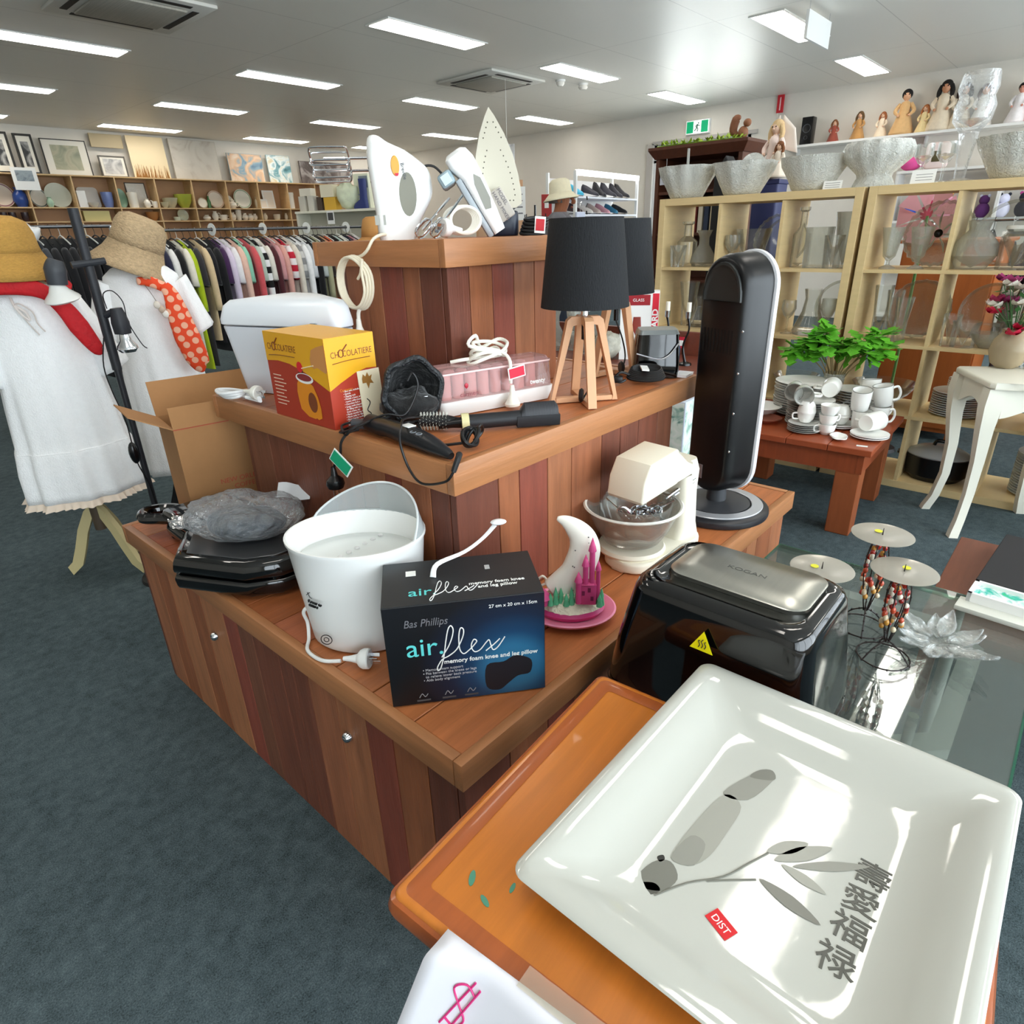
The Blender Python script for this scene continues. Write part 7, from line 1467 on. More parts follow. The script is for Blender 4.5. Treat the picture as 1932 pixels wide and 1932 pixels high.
# ---- red brown cabinet behind the lamps and what stands on it
RB = mat('red_brown_wood', '#6b3322', .4, var=.2, vs=6, stretch=(1, 5, 5))
t = thing('sideboard', 'reddish brown sideboard behind the table lamps', 'cabinet', (2.42, 1.1, 0))
MB().box(0, 0, .06, .42, 1.5, .73).build('cabinet_body', RB, t, smooth=0); MB().box(-.02, -.02, .7305, .44, 1.52, .755, .004).build('cabinet_top', RB, t, smooth=0); MB().box(.4, 0, .7555, .43, 1.5, .86).build('back_board', RB, t, smooth=0); MB().box(.02, .02, 0, .4, 1.48, .0595).build('plinth', BLACKM, t, smooth=0)
for k in range(3): dr = MB().box(-.012, .02+.49*k, .1, -.0005, .5+.49*k, .7).build('door', RB, t, smooth=0); MB().sph((-.022, .45+.49*k, .42), .013, (1, 1, 1), 10, 8).build('knob', CHROME, dr)
def candlestick(x, y, lab):
    t = thing('candlestick', lab, 'candlestick', (x, y, .7555), 0, 'black candlesticks on the sideboard')
    MB().lathe([(0, 0), (.03, 0), (.028, .008), (.008, .014), (0, .014)], n=20).build('base', BLACK, t); m = MB(); m.tube([(0, 0, .01), (-.005, .012, .08), (.003, -.006, .15), (0, 0, .2)], [.007, .005, .004, .006], 8, 5); m.build('stem', BLACK, t); MB().cyl((0, 0, .198), (0, 0, .225), .011, .012, 12).build('candle_cup', CHROME, t); MB().cyl((0, 0, .225), (0, 0, .262), .0095, None, 12).build('candle', plastic('#f0ebd8', .5), t)
candlestick(2.6, 1.41, 'black candlestick with a white candle stub next to the boxed sign'); candlestick(2.6, 1.31, 'black candlestick with a white candle stub close to the heater')
t = thing('award_box', 'white box with red stripes and a picture of red glassware', 'box', (2.6, 1.55, .7555), radians(-58))
MB().box(-.085, 0, 0, .085, .07, .3).build('carton', WHITE, t, smooth=0); MB().box(.055, -.001, .01, .083, -.0002, .29).build('red_stripe', plastic('#d31f35', .5), t, smooth=0); text('AWARD', t, WHITE, (.0695, -.0016, .15), (pi/2, -pi/2, 0), .036, sx=1.1, align='CENTER', ext=.0003, bold=.001)
MB().box(-.06, -.001, .24, .045, -.0002, .285).build('red_heading', plastic('#9c1c26', .5), t, smooth=0); m = MB(); m.lathe([(0, 0), (.018, .006), (.006, .03), (.004, .07), (.02, .1), (.016, .15), (0, .15)], (-.01, 0, .04), 12, sy=.05); m.build('goblet_picture', plastic('#8d3a30', .4), t, (0, -.0015, 0))
text('GLASS', t, WHITE, (-.007, -.0016, .262), (pi/2, 0, 0), .018, align='CENTER', ext=.0003)
t = thing('key_tag', 'small red and white tag hanging on the sideboard back', 'tag', (2.8, 1.44, .84)); MB().box(-.002, -.018, -.05, .002, .018, 0).build('tag_card', plastic('#c4213a', .5), t, smooth=0); MB().box(-.003, -.014, -.04, -.0022, .014, -.015).build('tag_label', WHITE, t, smooth=0)
for x, y, pf, l, n in ((2.6, 1.85, BOWLO(.09, .1), 'clear glass bowl on the sideboard between lamp legs', 'glass_bowl'), (2.56, 1.76, GOBLET(.04, .18), 'stemmed glass on the sideboard beside the white box', 'goblet'), (2.62, 2.05, CARAFE(.06, .2), 'glass carafe on the sideboard behind the first lamp', 'carafe'), (2.66, 1.95, VASE(.05, .22), 'glass vase at the back of the sideboard', 'vase')): gl(n, y, 0, pf, l, n.replace('_', ' '), x-SX, GAF, z=.7555, grp='glassware on the sideboard')
t = thing('crumpled_bag', 'crumpled grey plastic bag on the sideboard behind the lamps', 'bag', (2.54, 1.68, .7555)); MB().grid(24, 14, lump(.07, .06, .12, (2, 9, 4), .3, 24)).build('bag_film', mat('grey_bag', '#a8a698', .4, var=.35, vs=25), t, smooth=60)
t = thing('picture_carton', 'tall carton printed with pale green garden ware, beyond the middle tier', 'box', (2.2, 1.09, 0), radians(4))
MB().box(0, 0, 0, .2, .3, .7, .002).build('carton', plastic('#c3ccd8', .5), t, smooth=0); MB().box(-.001, .005, .32, -.0002, .295, .695).build('picture_print', art('garden_art', ['#223238', '#7fa89b', '#cfe0d4', '#3c5a66', '#e6ece6'], 16), t, smooth=0); MB().box(.005, -.001, .32, .195, -.0002, .695).build('picture_print', art('garden_art', [], 16), t, smooth=0)
MB().box(.005, -.0012, .25, .195, -.0003, .318).build('blue_band', plastic('#274a78', .5), t, smooth=0)
# ---- dark hutch with figurines behind the glass shelves
DK = mat('dark_hutch_wood', '#5a3323', .45, var=.2, vs=6, stretch=(4, 4, .6))
t = thing('hutch', 'tall dark wooden hutch behind the three column glass shelf', 'cabinet', (5.0, 2.2, 0))
MB().box(0, 0, 0, .4, .03, 1.8).build('side_panel', DK, t, smooth=0); MB().box(0, .67, 0, .4, .7, 1.8).build('side_panel', DK, t, smooth=0); MB().box(.38, .031, 0, .4, .669, 1.8).build('back_panel', DK, t, smooth=0)
for z in (.1, .5, .9, 1.25, 1.55): MB().box(.01, .031, z, .379, .669, z+.02).build('shelf_board', DK, t, smooth=0)
MB().rings([ring3(rrect(-.01, -.01, .41, .71, .004, 2), 1.8), ring3(rrect(-.05, -.05, .42, .75, .004, 2), 1.86), ring3(rrect(-.05, -.05, .42, .75, .004, 2), 1.88)], True, True, True).build('cornice', DK, t, smooth=0)
MB().box(-.0012, .05, .02, -.0002, .65, .48).build('door', DK, t, smooth=0)
m = MB(); random.seed(14)
for k in range(90): p = Vector((random.uniform(-.04, .05), random.uniform(.0, .7), 1.888)); d = Vector((random.uniform(-1, 1), random.uniform(-1, 1), .5)).normalized()*.05; w = Vector((d.y, -d.x, 0)).normalized()*.01; m.f([m.v(p), m.v(p+d*.5+w), m.v(p+d), m.v(p+d*.5-w)])
g = thing('garland', 'lime green leaf garland along the top of the dark hutch', 'garland', (5.0, 2.2, 0)); m.build('leaf_tufts', plastic('#9fbf3a', .7), g, smooth=0); m = MB(); m.tube([(0, .02, 1.886), (0, .45, 1.89), (0, .7, 1.886)], .006, 6, 4); m.build('wire', plastic('#7a9a30', .7), g)
for k in range(9): t = thing('book', f'book on the dark hutch shelf, {("first", "second", "third", "fourth", "fifth", "sixth", "seventh", "eighth", "ninth")[k]} counted from the door side', 'book', (5.06, 2.82-.05*k, 1.27), 0, 'books in the hutch'); MB().box(-.0, -.018, 0, .16, .018, .2+.01*(k % 3), .001).build('cover', plastic(('#7c2f2a', '#d9d0bd', '#2f3a52', '#c9b998', '#5b5348')[k % 5], .6), t, smooth=0); MB().box(.004, -.0145, -.0, .164, .0145, .196).build('pages', PAPER, t, smooth=0)
def figurine(x, y, z, h, col, skin, hair, lab, name='doll', wings=False, cat='doll', gown=1.0, longhair=True, grp=None):
    t = thing(name, lab, cat, (x, y, z), -pi/2+random.uniform(-.3, .3), grp); s = h
    MB().lathe([(0, 0), (.3*s*gown, 0), (.29*s*gown, .06*s), (.2*s*gown, .3*s), (.11*s, .52*s), (.12*s, .62*s), (.09*s, .7*s), (.035*s, .73*s), (0, .73*s)], n=22, wob=lambda a, q: 1+.06*cos(9*a)).build('dress', cloth(col), t, smooth=180)
    for k in (-1, 1): m = MB(); m.tube([(k*.11*s, 0, .67*s), (k*.2*s, -.04*s, .52*s), (k*.13*s, -.14*s, .42*s)], [.045*s, .045*s, .03*s], 8, 4); m.build('arm', cloth(col), t); m = MB(); m.sph((k*.12*s, -.155*s, .41*s), .03*s, (1, 1, 1), 8, 6); m.build('hand', plastic(skin, .6), t)
    m = MB(); m.sph((0, 0, .84*s), .1*s, (.9, .95, 1.12), 16, 12); m.sph((0, -.095*s, .82*s), .016*s, (1, 1, 1), 6, 5); m.cyl((0, 0, .7*s), (0, 0, .78*s), .04*s, None, 10); m.build('head', plastic(skin, .5), t)
    m = MB()
    for k in (-1, 1): m.sph((k*.038*s, -.088*s, .855*s), .013*s, (1, .6, 1), 8, 6)
    m.build('eye', BLACK, t)
    m = MB(); m.sph((0, .022*s, .868*s), .115*s, (1, .95, 1.02), 16, 10)
    if longhair:
        for k in (-1, 1): m.tube([(k*.085*s, .0, .88*s), (k*.125*s, .0, .76*s), (k*.12*s, -.02*s, .6*s)], [.045*s, .05*s, .03*s], 8, 4)
    m.build('hair', mat('hair'+hair, hair, .8, bump=(120, .6)), t, smooth=180)
    if wings:
        for k in (-1, 1): m = MB(); m.grid(6, 6, lambda u, v: (k*(.04+.34*u*(1-.3*v))*s, .1*s+.06*s*u, (.5+.55*v*(1-.25*u)-.1*u)*s)); m.build('wing', plastic('#efe3d8', .7), t, smooth=180, thick=.006)
    return t
random.seed(31)
figurine(4.87, 1.92, 1.6, .36, '#efd9cf', '#e8c3ab', '#d9b98a', 'tall pink angel figurine with spread wings beside the dark hutch', 'angel_figurine', True, 'figurine', .75)
figurine(4.8, 1.86, 1.6, .22, '#e6d9c8', '#e0b79a', '#7a4a2a', 'little doll with brown curls in front of the angel figurine')
t = thing('squirrel_figurine', 'small brown squirrel figurine on the hutch top', 'figurine', (5.06, 2.24, 1.8805)); m = MB(); m.sph((0, 0, .04), .04, (.9, .9, 1.1), 12, 8); m.sph((-.01, -.03, .1), .026, (1, 1.1, 1), 10, 8); m.build('body', plastic('#8a5a3c', .6), t); m = MB(); m.tube([(0, .035, .02), (0, .075, .06), (0, .06, .13), (0, .03, .14)], [.015, .028, .03, .012], 10, 4); m.build('tail', plastic('#7a4c32', .7), t)
for x, y, w, h, c, l in ((4.62, 1.92, .2, .8, '#e8e2d2', 'cream storage tub stacked beside the dark hutch'), (4.62, 1.92, .18, .79, '#2f3560', 'navy blue storage tub on the cream one')):
    z = 0 if h == .8 else .801; t = thing('storage_tub', l, 'tub', (x+.25, y, z), 0); MB().rings([ring3(rrect(-w*.45, -w*.45, w*.45, w*.45, .02, 3), 0), ring3(rrect(-w*.5, -w*.5, w*.5, w*.5, .02, 3), h-.03)], True, True, True).build('tub_body', plastic(c, .5), t, smooth=30); MB().box(-w*.53, -w*.53, h-.029, w*.53, w*.53, h, .004).build('lid', plastic(c, .4), t, smooth=0)
t = thing('black_clock_case', 'black pointed wooden case standing behind the first two glass bowls', 'case', (4.4, 2.02, 0)); m = MB().at((0, 0, 0), (pi/2, 0, -pi/2)); m.prism([(-.065, .8), (.065, .8), (.065, 1.62), (0, 1.72), (-.065, 1.62)], -.06, .06, .004); m.M = Matrix(); m.build('case_body', plastic('#1b1c1f', .45), t, smooth=0); MB().box(-.11, -.11, 0, .11, .11, .799, .004).build('base', plastic('#241d1a', .5), t, smooth=0)
t = thing('price_ticket', 'small grey ticket hanging at the hutch corner near the door', 'ticket', (4.99, 2.8, 1.62)); MB().box(-.003, -.05, 0, .003, .05, .1).build('ticket_card', plastic('#c9cdd8', .6), t, smooth=0); MB().box(-.004, -.04, .03, -.0032, .03, .09).build('photo_print', plastic('#4c5058', .6), t, smooth=0); MB().cyl((0, 0, .1), (.0, -.0, .18), .0015, None, 5).build('string', WHITE, t)
# things seen through the open shelves
ORW = mat('orange_wood', '#b0622f', .45, var=.15, vs=5, stretch=(4, 4, .5))
t = thing('wardrobe', 'orange stained wooden wardrobe behind the four column glass shelf', 'wardrobe', (4.75, .5, 0)); MB().box(0, 0, .05, .5, .5, 1.18).build('carcass', ORW, t, smooth=0); MB().box(-.02, -.02, 1.181, .52, .52, 1.2, .004).build('top_board', ORW, t, smooth=0); MB().box(-.015, .01, .08, -.0008, .49, 1.16).build('door', ORW, t, smooth=0)
for x in (.02, .46):
    for y in (.02, .46): MB().box(x, y, 0, x+.03, y+.03, .049).build('foot', ORW, t, smooth=0)
RLX = 5.45
t = thing('clothes_rail', 'short rail of dark clothes behind the glass shelves', 'clothes rail', (RLX, -.1, 0), pi/2); MB().cyl((-1.1, 0, 1.3), (1.1, 0, 1.3), .013, None, 10).build('rod', CHROME, t)
for s in (-1.1, 1.1): MB().cyl((s, 0, .06), (s, 0, 1.3), .016, None, 10).build('post', CHROME, t); MB().cbox((s, 0, .045), (.05, .5, .03)).build('base', BLACKM, t)
RYs = RY
DKC = ['#101116', '#161a2c', '#0d0d10', '#22263c', '#2a1c20', '#14141a', '#2d3a5e', '#0f0f12']
gsrc = None
for k in range(20):
    RY = .85-.1*k; dn_ = ('black', 'navy', 'black', 'dark blue', 'brown', 'black', 'denim blue', 'black')[k % 8]; pn_ = ('black', 'navy', 'black', 'dark blue', 'brown', 'black', 'denim blue', 'black')[(k-1) % 8]
    g = garment(DKC[k % 8], k, RLX, f'{dn_} garment after a {pn_} one on the dark rail'+(' by the wardrobe' if k < 8 else ' at mid rail' if k < 16 else ' at the rail end'), 'garments on the short dark rail', 1.3, .9, k % 2); g.rotation_euler = (0, 0, pi/2+random.uniform(-.05, .05))
RY = RYs
t = thing('toy_shelf', 'white toy shelf under the doll ledge along the door wall', 'shelf unit', (10.2, -1.0, 0)); 
for z in (.1, .7, 1.28, 1.86): MB().box(0, 0, z, .36, 3.4, z+.03).build('shelf_board', plastic('#e9e7e2', .5), t, smooth=0)
for y in (0, 1.12, 2.24, 3.37): MB().box(.01, y, 0, .35, y+.03, .099).build('foot', plastic('#e9e7e2', .5), t, smooth=0)
for y in (0, 1.12, 2.24, 3.37):
    for z in (.1305, .7305, 1.3105): MB().box(.01, y, z, .35, y+.03, z+.549-.0).build('upright', plastic('#e1dfda', .5), t, smooth=0)
t = thing('baby_monitor', 'pale pink baby monitor set on the toy shelf behind the goblets', 'monitor', (10.3, 2.0, 1.8905), -pi/2); MB().box(-.13, -.06, 0, .13, .05, .3, .05, 4).build('body', plastic('#f0dcd8', .4), t); MB().box(-.045, -.063, .08, .045, -.06, .2, .01).build('screen', plastic('#5a5236', .3), t)
m = MB()
for k in range(4): m.box(.07, -.063, .1+.02*k, .11, -.0595, .108+.02*k)
m.build('speaker_slot', plastic('#8f7f7c', .6), t)
t = thing('plush_toy', 'bright pink plush toy lying beside the pink monitor', 'toy', (10.32, 2.28, 1.8905)); m = MB(); m.sph((0, 0, .08), .1, (1, 1.2, .8), 14, 10); m.build('body', plastic('#e0559b', .8), t); m = MB(); m.sph((-.02, -.12, .1), .065, (1, 1, 1), 12, 8); m.build('head', plastic('#e773ad', .8), t)
cols = ['#3a5bc0', '#b01c4a', '#f0a8c4', '#e8c23a', '#5a2c6a', '#d9d9f0', '#1f2230', '#c94f9a', '#bfe0d0', '#f0ece2']; cn = ['blue', 'crimson', 'pink', 'yellow', 'purple', 'pale lilac', 'dark', 'magenta', 'mint', 'cream']
for k in range(16):
    y = 2.2-.2*k; t = thing('soft_toy', f'{cn[k % 10]} soft toy on the toy shelf, {"doorward half" if k < 8 else "window half"}, beside a {cn[(k+1) % 10]} one', 'toy', (10.36, y, 1.3105), random.uniform(-.4, .4), 'soft toys on the toy shelf'); r = random.uniform(.075, .09)
    MB().sph((0, 0, r*1.1), r, (1, 1, 1.15), 12, 8).build('body', plastic(cols[k % 10], .85), t); MB().sph((0, 0, r*2.6), r*.72, (1, 1, 1), 12, 8).build('head', plastic(cols[k % 10], .85), t)
    for s in (-1, 1): MB().sph((0, s*r*.55, r*3.2), r*.25, (1, 1, 1), 8, 6).build('ear', plastic(cols[(k+1) % 10], .85), t)
t = thing('paper_flower', 'large pink tissue flower behind the black centred glass plate', 'flower', (4.35, .83, 0)); m = MB()
for k in range(9):
    a = k*2*pi/9; m.grid(5, 4, lambda u, v: (-.02-.04*u*(k % 2), (.02+.12*u)*cos(a)-(v-.5)*.1*u*sin(a), 1.33+(.02+.12*u)*sin(a)+(v-.5)*.1*u*cos(a)))
m.build('petal', plastic('#f0b3c4', .7), t, smooth=180); MB().cyl((0, 0, 0), (0, 0, 1.33), .008, None, 8).build('stem', plastic('#5a8a4a', .6), t); MB().lathe([(0, 0), (.1, 0), (.09, .02), (0, .02)], n=20).build('base', BLACKM, t)
# doll ledge and wall objects
t = thing('doll_ledge', 'long white wall ledge carrying the dolls', 'shelf', (10.3, 1.0, 2.29)); MB().box(0, -2.4, 0, .305, 3.0, .03).build('ledge_board', plastic('#efeeea', .5), t, smooth=0)
for y in (-2, -.4, 1.2, 2.8): MB().box(.2, y, -.12, .304, y+.02, -.0005).build('bracket', plastic('#d9d8d4', .5), t, smooth=0)
DG_ = 'dolls on the wall ledge'
random.seed(77)
for y, h, c, sk, hr, l, lh in ((3.33, .28, '#9a4a3a', '#e0b090', '#7a4a2a', 'doll in a rust red dress, first after the speaker', True), (3.02, .34, '#b98a52', '#e0b090', '#5e4528', 'doll in a brown dress, second after the speaker', True), (2.74, .3, '#ead9c0', '#e3b898', '#9a5a32', 'small doll with auburn plaits beside the big black haired doll', True), (2.5, .52, '#d8ae78', '#dca984', '#15110f', 'big doll with short black hair in a tan dress', False), (2.26, .32, '#ecd6a0', '#e3b898', '#b06a3a', 'seated cream dressed doll with ginger hair', True), (2.08, .56, '#e3d3ba', '#c98f6c', '#17120f', 'tallest doll with long black hair in cream lace', True), (1.87, .5, '#e0d2bb', '#d8a380', '#2d1a12', 'cream hooded doll beside the tallest black haired doll', True), (1.66, .46, '#f0ece4', '#d8a380', '#5a3a2a', 'white dressed doll partly behind the giant wine glass', True), (1.3, .42, '#f2eef0', '#dc9a86', '#100d0d', 'doll with black bobbed hair beyond the giant wine glass', False), (1.14, .4, '#e8c2c4', '#e8b8a8', '#e3b2a0', 'pale pink doll beside the black bobbed doll', True)):
    figurine(10.44, y, 2.3205, h, c, sk, hr, l, grp=DG_, longhair=lh, gown=.9)
t = thing('loudspeaker', 'black wall loudspeaker standing at the start of the doll ledge', 'speaker', (10.45, 3.68, 2.3205), -pi/2); MB().box(-.075, -.07, 0, .075, .07, .34, .006).build('cabinet', BLACK, t)
for z, r in ((.2, .055), (.09, .025)): m = MB().at((0, -.0705, z), (pi/2, 0, 0)); m.lathe([(0, -.008), (r*.4, -.006), (r*.85, 0), (r, .004), (r, 0), (0, -.012)], n=24); m.M = Matrix(); m.build('speaker_cone', plastic('#4a4c50', .4), t)
t = thing('wall_sign', 'narrow red safety sign at the ceiling corner of the wall', 'sign', (10.55, 4.16, 2.78), 0); MB().box(0, -.045, 0, .025, .045, .22).build('sign_board', plastic('#c8202e', .5), t, smooth=0); MB().box(-.001, -.008, .03, -.0002, .008, .19).build('white_mark', plastic('#f0d0d0', .5), t, smooth=0)
# ---- far corner: shoe rack, shopper, notices
t = thing('shoe_rack', 'white metal shoe rack of two lit shelves by the glass door', 'shoe rack', (7.0, 5.15, 0), radians(6))
for x in (0, 1.72):
    for y in (0, .4): MB().box(x, y, 0, x+.035, y+.035, 1.98).build('post', WHITE, t, smooth=0)
for z in (.3, .8, 1.2, 1.48, 1.68): MB().box(.0355, .0, z, 1.719, .435, z+.02).build('shelf_board', plastic('#e8eaf2', .4), t, smooth=0)
MB().box(.0355, -.02, 1.93, 1.719, .03, 1.99).build('light_bar', mat('rack_light', '#ffffff', .5, emit='#fbfbff', es=2.5), t, smooth=0)
MB().box(.0355, .4, .35, 1.719, .41, 1.92).build('back_panel', plastic('#cfccc8', .6), t, smooth=0)
SRM = Matrix.Rotation(radians(6), 3, 'Z')
def shoe(u, z, col, lab, heel=.02, boot=0, v=.14, ln=.24):
    q = SRM @ Vector((u, v, 0)); t = thing('shoe', lab, 'shoe', (7.0+q.x, 5.15+q.y, z), radians(6)+random.uniform(-.3, .3), 'shoes on the rack')
    m = MB(); R = []
    for y, w, h in ((-.12, .02, .025), (-.1, .038, .04), (-.05, .042, .055), (0, .036, .075+boot*.3), (.05, .034, .09+boot), (.1, .034, .095+boot), (.115, .022, .07)): R.append([(w*cos(a), y, .012+heel*(y+.12)/.24*2+max(0, sin(a))*h-(0 if sin(a) >= 0 else .0)) for a in [i*2*pi/12 for i in range(12)]])
    m.rings(R, True, True, True); m.build('upper', plastic(col, .5), t, smooth=60); MB().box(-.035, -.1, 0, .035, .115, .0118).build('sole', BLACKM, t, smooth=0)
for i, (u, c, l) in enumerate(((.22, '#2fa0c0', 'turquoise sandal at the start of the upper rack shelf'), (.6, '#23222c', 'dark low shoe after the turquoise sandal'), (.85, '#1c1c22', 'black flat boot in the middle of the upper rack shelf'), (1.1, '#26252e', 'dark ankle boot fourth on the upper rack shelf'), (1.32, '#2c2b33', 'charcoal boot second from the upper shelf end'), (1.5, '#18181c', 'black boot at the upper shelf end'))): shoe(u, 1.7005, c, l, .03, .04 if i > 1 else 0)
for i, (u, c, l) in enumerate(((.2, '#3a2428', 'dark shoe at the start of the lower rack shelf'), (.45, '#d9d2cc', 'white trainer second on the lower rack shelf'), (.7, '#c9b6ae', 'beige pump third on the lower rack shelf'), (.95, '#d8a0ac', 'pink slipper on the lower rack shelf'), (1.2, '#3a7fa0', 'blue trimmed shoe on the lower rack shelf'), (1.45, '#1a1a1e', 'black shoe at the lower shelf end'))): shoe(u, 1.5005, c, l)
# shopper
t = thing('person', 'person in a cream bucket hat and grey shirt, seen from the side', 'person', (5.0, 3.86, 0), math.atan2(.6, .8)*0-radians(55))
# local +x is the way the person looks
SKIN = mat('skin', '#b0704f', .6, var=.06, vs=20)
me = bpy.data.meshes.new('body'); bmv = bmesh.new()
J = [((0, 0, .93), .13, .15), ((.0, 0, 1.12), .12, .15), ((0, 0, 1.3), .125, .17), ((-.005, 0, 1.4), .07, .09), ((.005, 0, 1.47), .052, .055), ((.025, 0, 1.53), .072, .07), ((.03, 0, 1.6), .092, .078), ((.02, 0, 1.66), .075, .07)]
arms = []
vs = [bmv.verts.new(p) for p, a, b in J]; rad_ = [(a, b) for p, a, b in J]
for a, b in zip(vs, vs[1:]): bmv.edges.new((a, b))
for s in (-1, 1):
    prev = vs[2]
    for p, r in (((-.0, s*.19, 1.37), .062), ((.02, s*.24, 1.1), .046), ((.16, s*.2, .96), .036), ((.22, s*.18, .93), .03)):
        v = bmv.verts.new(p); rad_.append((r, r)); bmv.edges.new((prev, v)); prev = v
    prev = vs[0]
    for p, r in (((0, s*.1, .86), .095), ((.02, s*.11, .48), .062), ((-.01, s*.12, .09), .042), ((.11, s*.13, .035), .035)):
        v = bmv.verts.new(p); rad_.append((r, r)); bmv.edges.new((prev, v)); prev = v
    
bmv.to_mesh(me); bmv.free(); body = bpy.data.objects.new('body', me); COL.objects.link(body); body.parent = t; me.materials.append(SKIN)
me.skin_vertices.new() if hasattr(me.skin_vertices, 'new') else None
md = body.modifiers.new('skin', 'SKIN')
for i, (a, b) in enumerate(rad_): me.skin_vertices[0].data[i].radius = (a, b)
me.skin_vertices[0].data[0].use_root = True
md = body.modifiers.new('sub', 'SUBSURF'); md.levels = 2; md.render_levels = 2
for q in body.data.polygons: q.use_smooth = True
m = MB(); m.tube([(.1, 0, 1.585), (.125, 0, 1.56), (.13, 0, 1.545), (.108, 0, 1.538)], [.01, .016, .018, .01], 10, 3); m.build('nose', SKIN, t)
m = MB(); m.sph((.11, 0, 1.505), .022, (.6, 1.2, .5), 12, 8); m.build('mouth', plastic('#93503e', .6), t)
for s in (-1, 1): m = MB(); m.sph((.0, s*.079, 1.575), .03, (.7, .35, 1.15), 12, 8); m.build('ear', SKIN, t); m = MB(); m.sph((.1, s*.032, 1.59), .011, (1, 1, 1), 8, 6); m.build('eye', plastic('#ece6e0', .3), t)
m = MB(); m.lathe([(.083, 0), (.086, .02), (.08, .07), (.05, .1), (0, .105)], (-.012, 0, 1.54), 20, sx=1.0, sy=.97); m.build('hair', plastic('#6b625c', .8), t)
hm = mat('hat_cream', '#e6dfc2', .85, var=.06, vs=30)
m = MB().at((.012, 0, 1.6), (0, radians(-7), 0)); m.lathe([(0, .14), (.06, .135), (.092, .11), (.102, .03), (.106, .02)], n=36, sy=.9); m.lathe([(.106, .02), (.14, -.012), (.16, -.03), (.158, -.034), (.105, .012)], n=36, sy=.9, wob=lambda a, z: 1+.03*sin(2*a)); m.M = Matrix(); m.build('hat', hm, t, smooth=180)
sm = cloth('#6b6a70')
m = MB(); m.lathe([(.17, .9), (.165, 1.0), (.155, 1.15), (.165, 1.3), (.15, 1.4), (.09, 1.45), (.07, 1.465)], n=36, sx=.86, sy=1.2); m.build('shirt', sm, t, smooth=180, thick=.008)
for s in (-1, 1): m = MB(); m.tube([(0, s*.15, 1.4), (0, s*.205, 1.35), (.015, s*.235, 1.15)], [.075, .078, .07], 14, 4); m.build('sleeve', sm, t, smooth=180)
m = MB()
for s in (-1, 1): m.tube([(0, s*.085, .95), (0, s*.1, .85), (.02, s*.11, .48), (-.01, s*.12, .08)], [.12, .115, .08, .065], 16, 4)
m.lathe([(.0, .9), (.16, .9), (.165, .97), (.16, 1.0), (0, 1.0)], n=28, sx=.86, sy=1.15); m.build('trousers', cloth('#2c3444'), t, smooth=180)
for s in (-1, 1): m = MB(); m.sph((.05, s*.125, .035), .05, (2.4, .95, .75), 14, 8); m.build('shoe', BLACKM, t)
t = thing('notice_board', 'white printed notice on a stand behind the iron', 'notice', (5.6, 4.9, 0), -radians(50)); MB().cyl((0, 0, 0), (0, 0, 1.43), .012, None, 10).build('stand_pole', BLACK, t); MB().lathe([(0, .02), (.15, .012), (.15, 0), (0, 0)], n=20).build('stand_base', BLACK, t); MB().box(-.1, -.01, 1.43, .1, .0, 1.75).build('notice_card', WHITE, t, smooth=0)
for k in range(4): MB().box(-.075, -.0112, 1.49+.06*k, .07, -.0102, 1.503+.06*k).build('printed_text_line', plastic('#77777c', .7), t, smooth=0)
t = thing('hanging_pack', 'clear hanging pack with a dark striped card beside the notice', 'pack', (6.6, 5.9, 1.6), -radians(48)); MB().grid(12, 10, lambda u, v: (-.09+.18*u, .02*sin(u*7)*sin(v*5), .35+.35*v)).build('clear_film', glassy('#eef0f2', .1, .5), t, smooth=180, thick=.004); MB().box(-.07, -.005, .05, .07, .005, .36).build('striped_card', stripes('pack_stripes', '#6a5a48', '#8f8678', 40), t, smooth=0); MB().cyl((0, 0, .7), (0, 0, 1.4), .002, None, 5).build('string', WHITE, t)
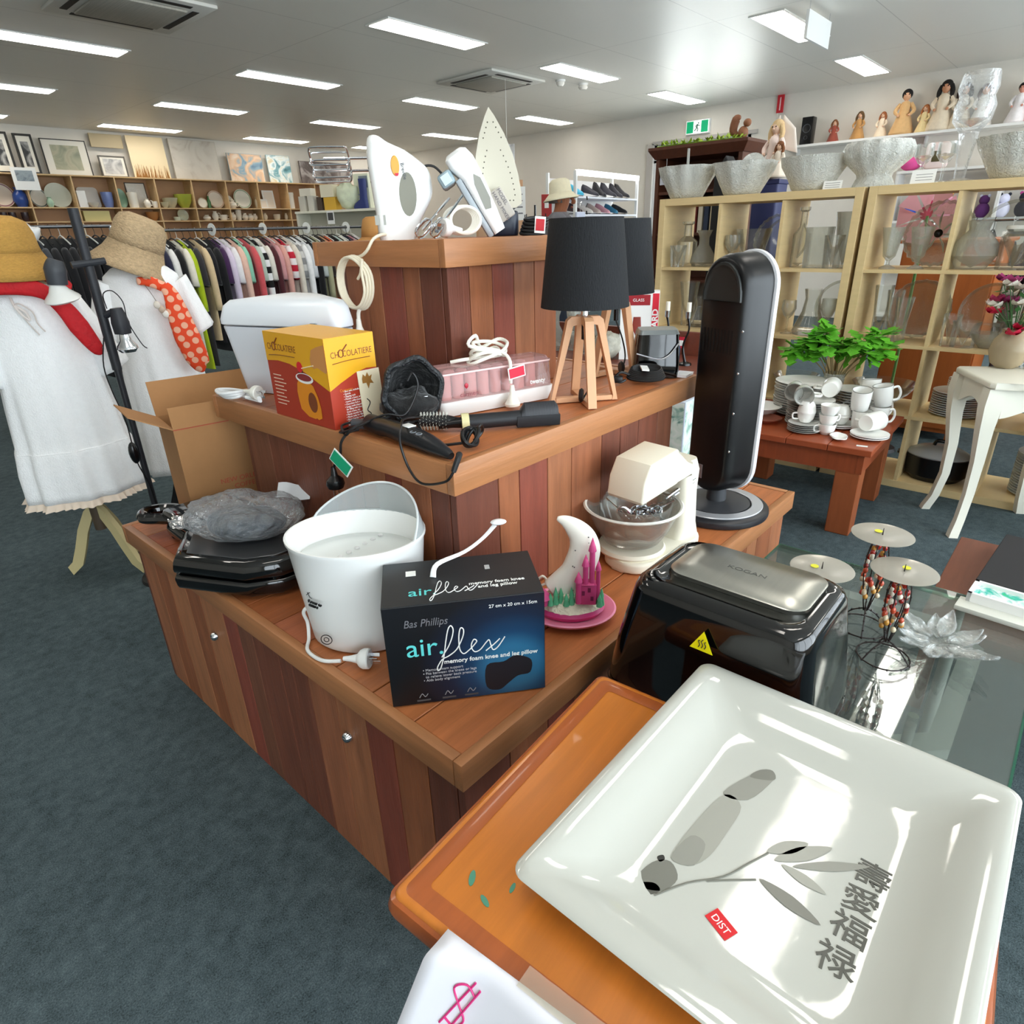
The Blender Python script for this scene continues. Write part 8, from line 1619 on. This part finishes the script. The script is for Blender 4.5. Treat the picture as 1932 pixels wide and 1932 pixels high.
t = thing('jewellery_stand', 'black wire stand with red packets near the shopper', 'stand', (5.25, 4.35, 0)); MB().lathe([(0, .02), (.16, .012), (.16, 0), (0, 0)], n=20).build('base', BLACK, t); MB().cyl((0, 0, 0), (0, 0, 1.55), .01, None, 8).build('pole', BLACK, t)
for k in range(4): a = k*pi/2; m = MB(); m.tube([(0, 0, 1.42), (.12*cos(a), .12*sin(a), 1.42), (.13*cos(a), .13*sin(a), 1.47)], .005, 6, 3); m.build('arm', BLACK, t)
t = thing('red_packet', 'red packet hung on the black wire stand', 'packet', (5.33, 4.27, 1.42), -radians(50)); MB().box(-.05, -.012, 0, .05, .012, .22, .004).build('packet_body', plastic('#a83030', .5), t, smooth=0); MB().box(-.02, -.0135, .1, .02, -.0122, .15).build('white_label', WHITE, t, smooth=0)
t = thing('cardboard_sheet', 'tan cardboard sheet standing against the wall corner', 'panel', (8.6, 7.9, 0), -radians(48)); MB().box(-.4, 0, 0, .4, .04, 2.1, .003).build('outer_sheet', plastic('#d9ac86', .7), t, smooth=0); MB().box(-.36, -.004, .1, .36, -.0005, 2.0).build('inset_sheet', plastic('#e0b795', .7), t, smooth=0)
t = thing('hanging_garment', 'pale blue top with white trim hanging at the shoe rack end', 'garment', (6.93, 5.03, 1.3)); MB().box(-.09, -.02, -.3, .09, .02, .22, .015).build('body', cloth('#cfd6ea'), t); m = MB()
for k in range(6): m.tube([(.09+.02*(k % 2), -.022, -.05+.08*k), (.12-.02*(k % 2), -.022, -.01+.08*k)], .008, 5)
m.build('ric_rac_trim', BLACK, t); m = MB(); m.tube([(0, 0, .22), (0, 0, .3), (.03, .0, .33)], .004, 5, 3); m.build('hanger_hook', CHROME, t)
# ------------------------------------------------------------------ lettering becomes plain meshes
dg = bpy.context.evaluated_depsgraph_get()
for o in [o for o in bpy.data.objects if o.type == 'FONT']:
    me = bpy.data.meshes.new_from_object(o.evaluated_get(dg)); n = o.name.split('.')[0]
    q = bpy.data.objects.new(n, me); COL.objects.link(q); q.parent = o.parent
    q.location = o.location; q.rotation_euler = o.rotation_euler; q.scale = o.scale
    bpy.data.objects.remove(o)
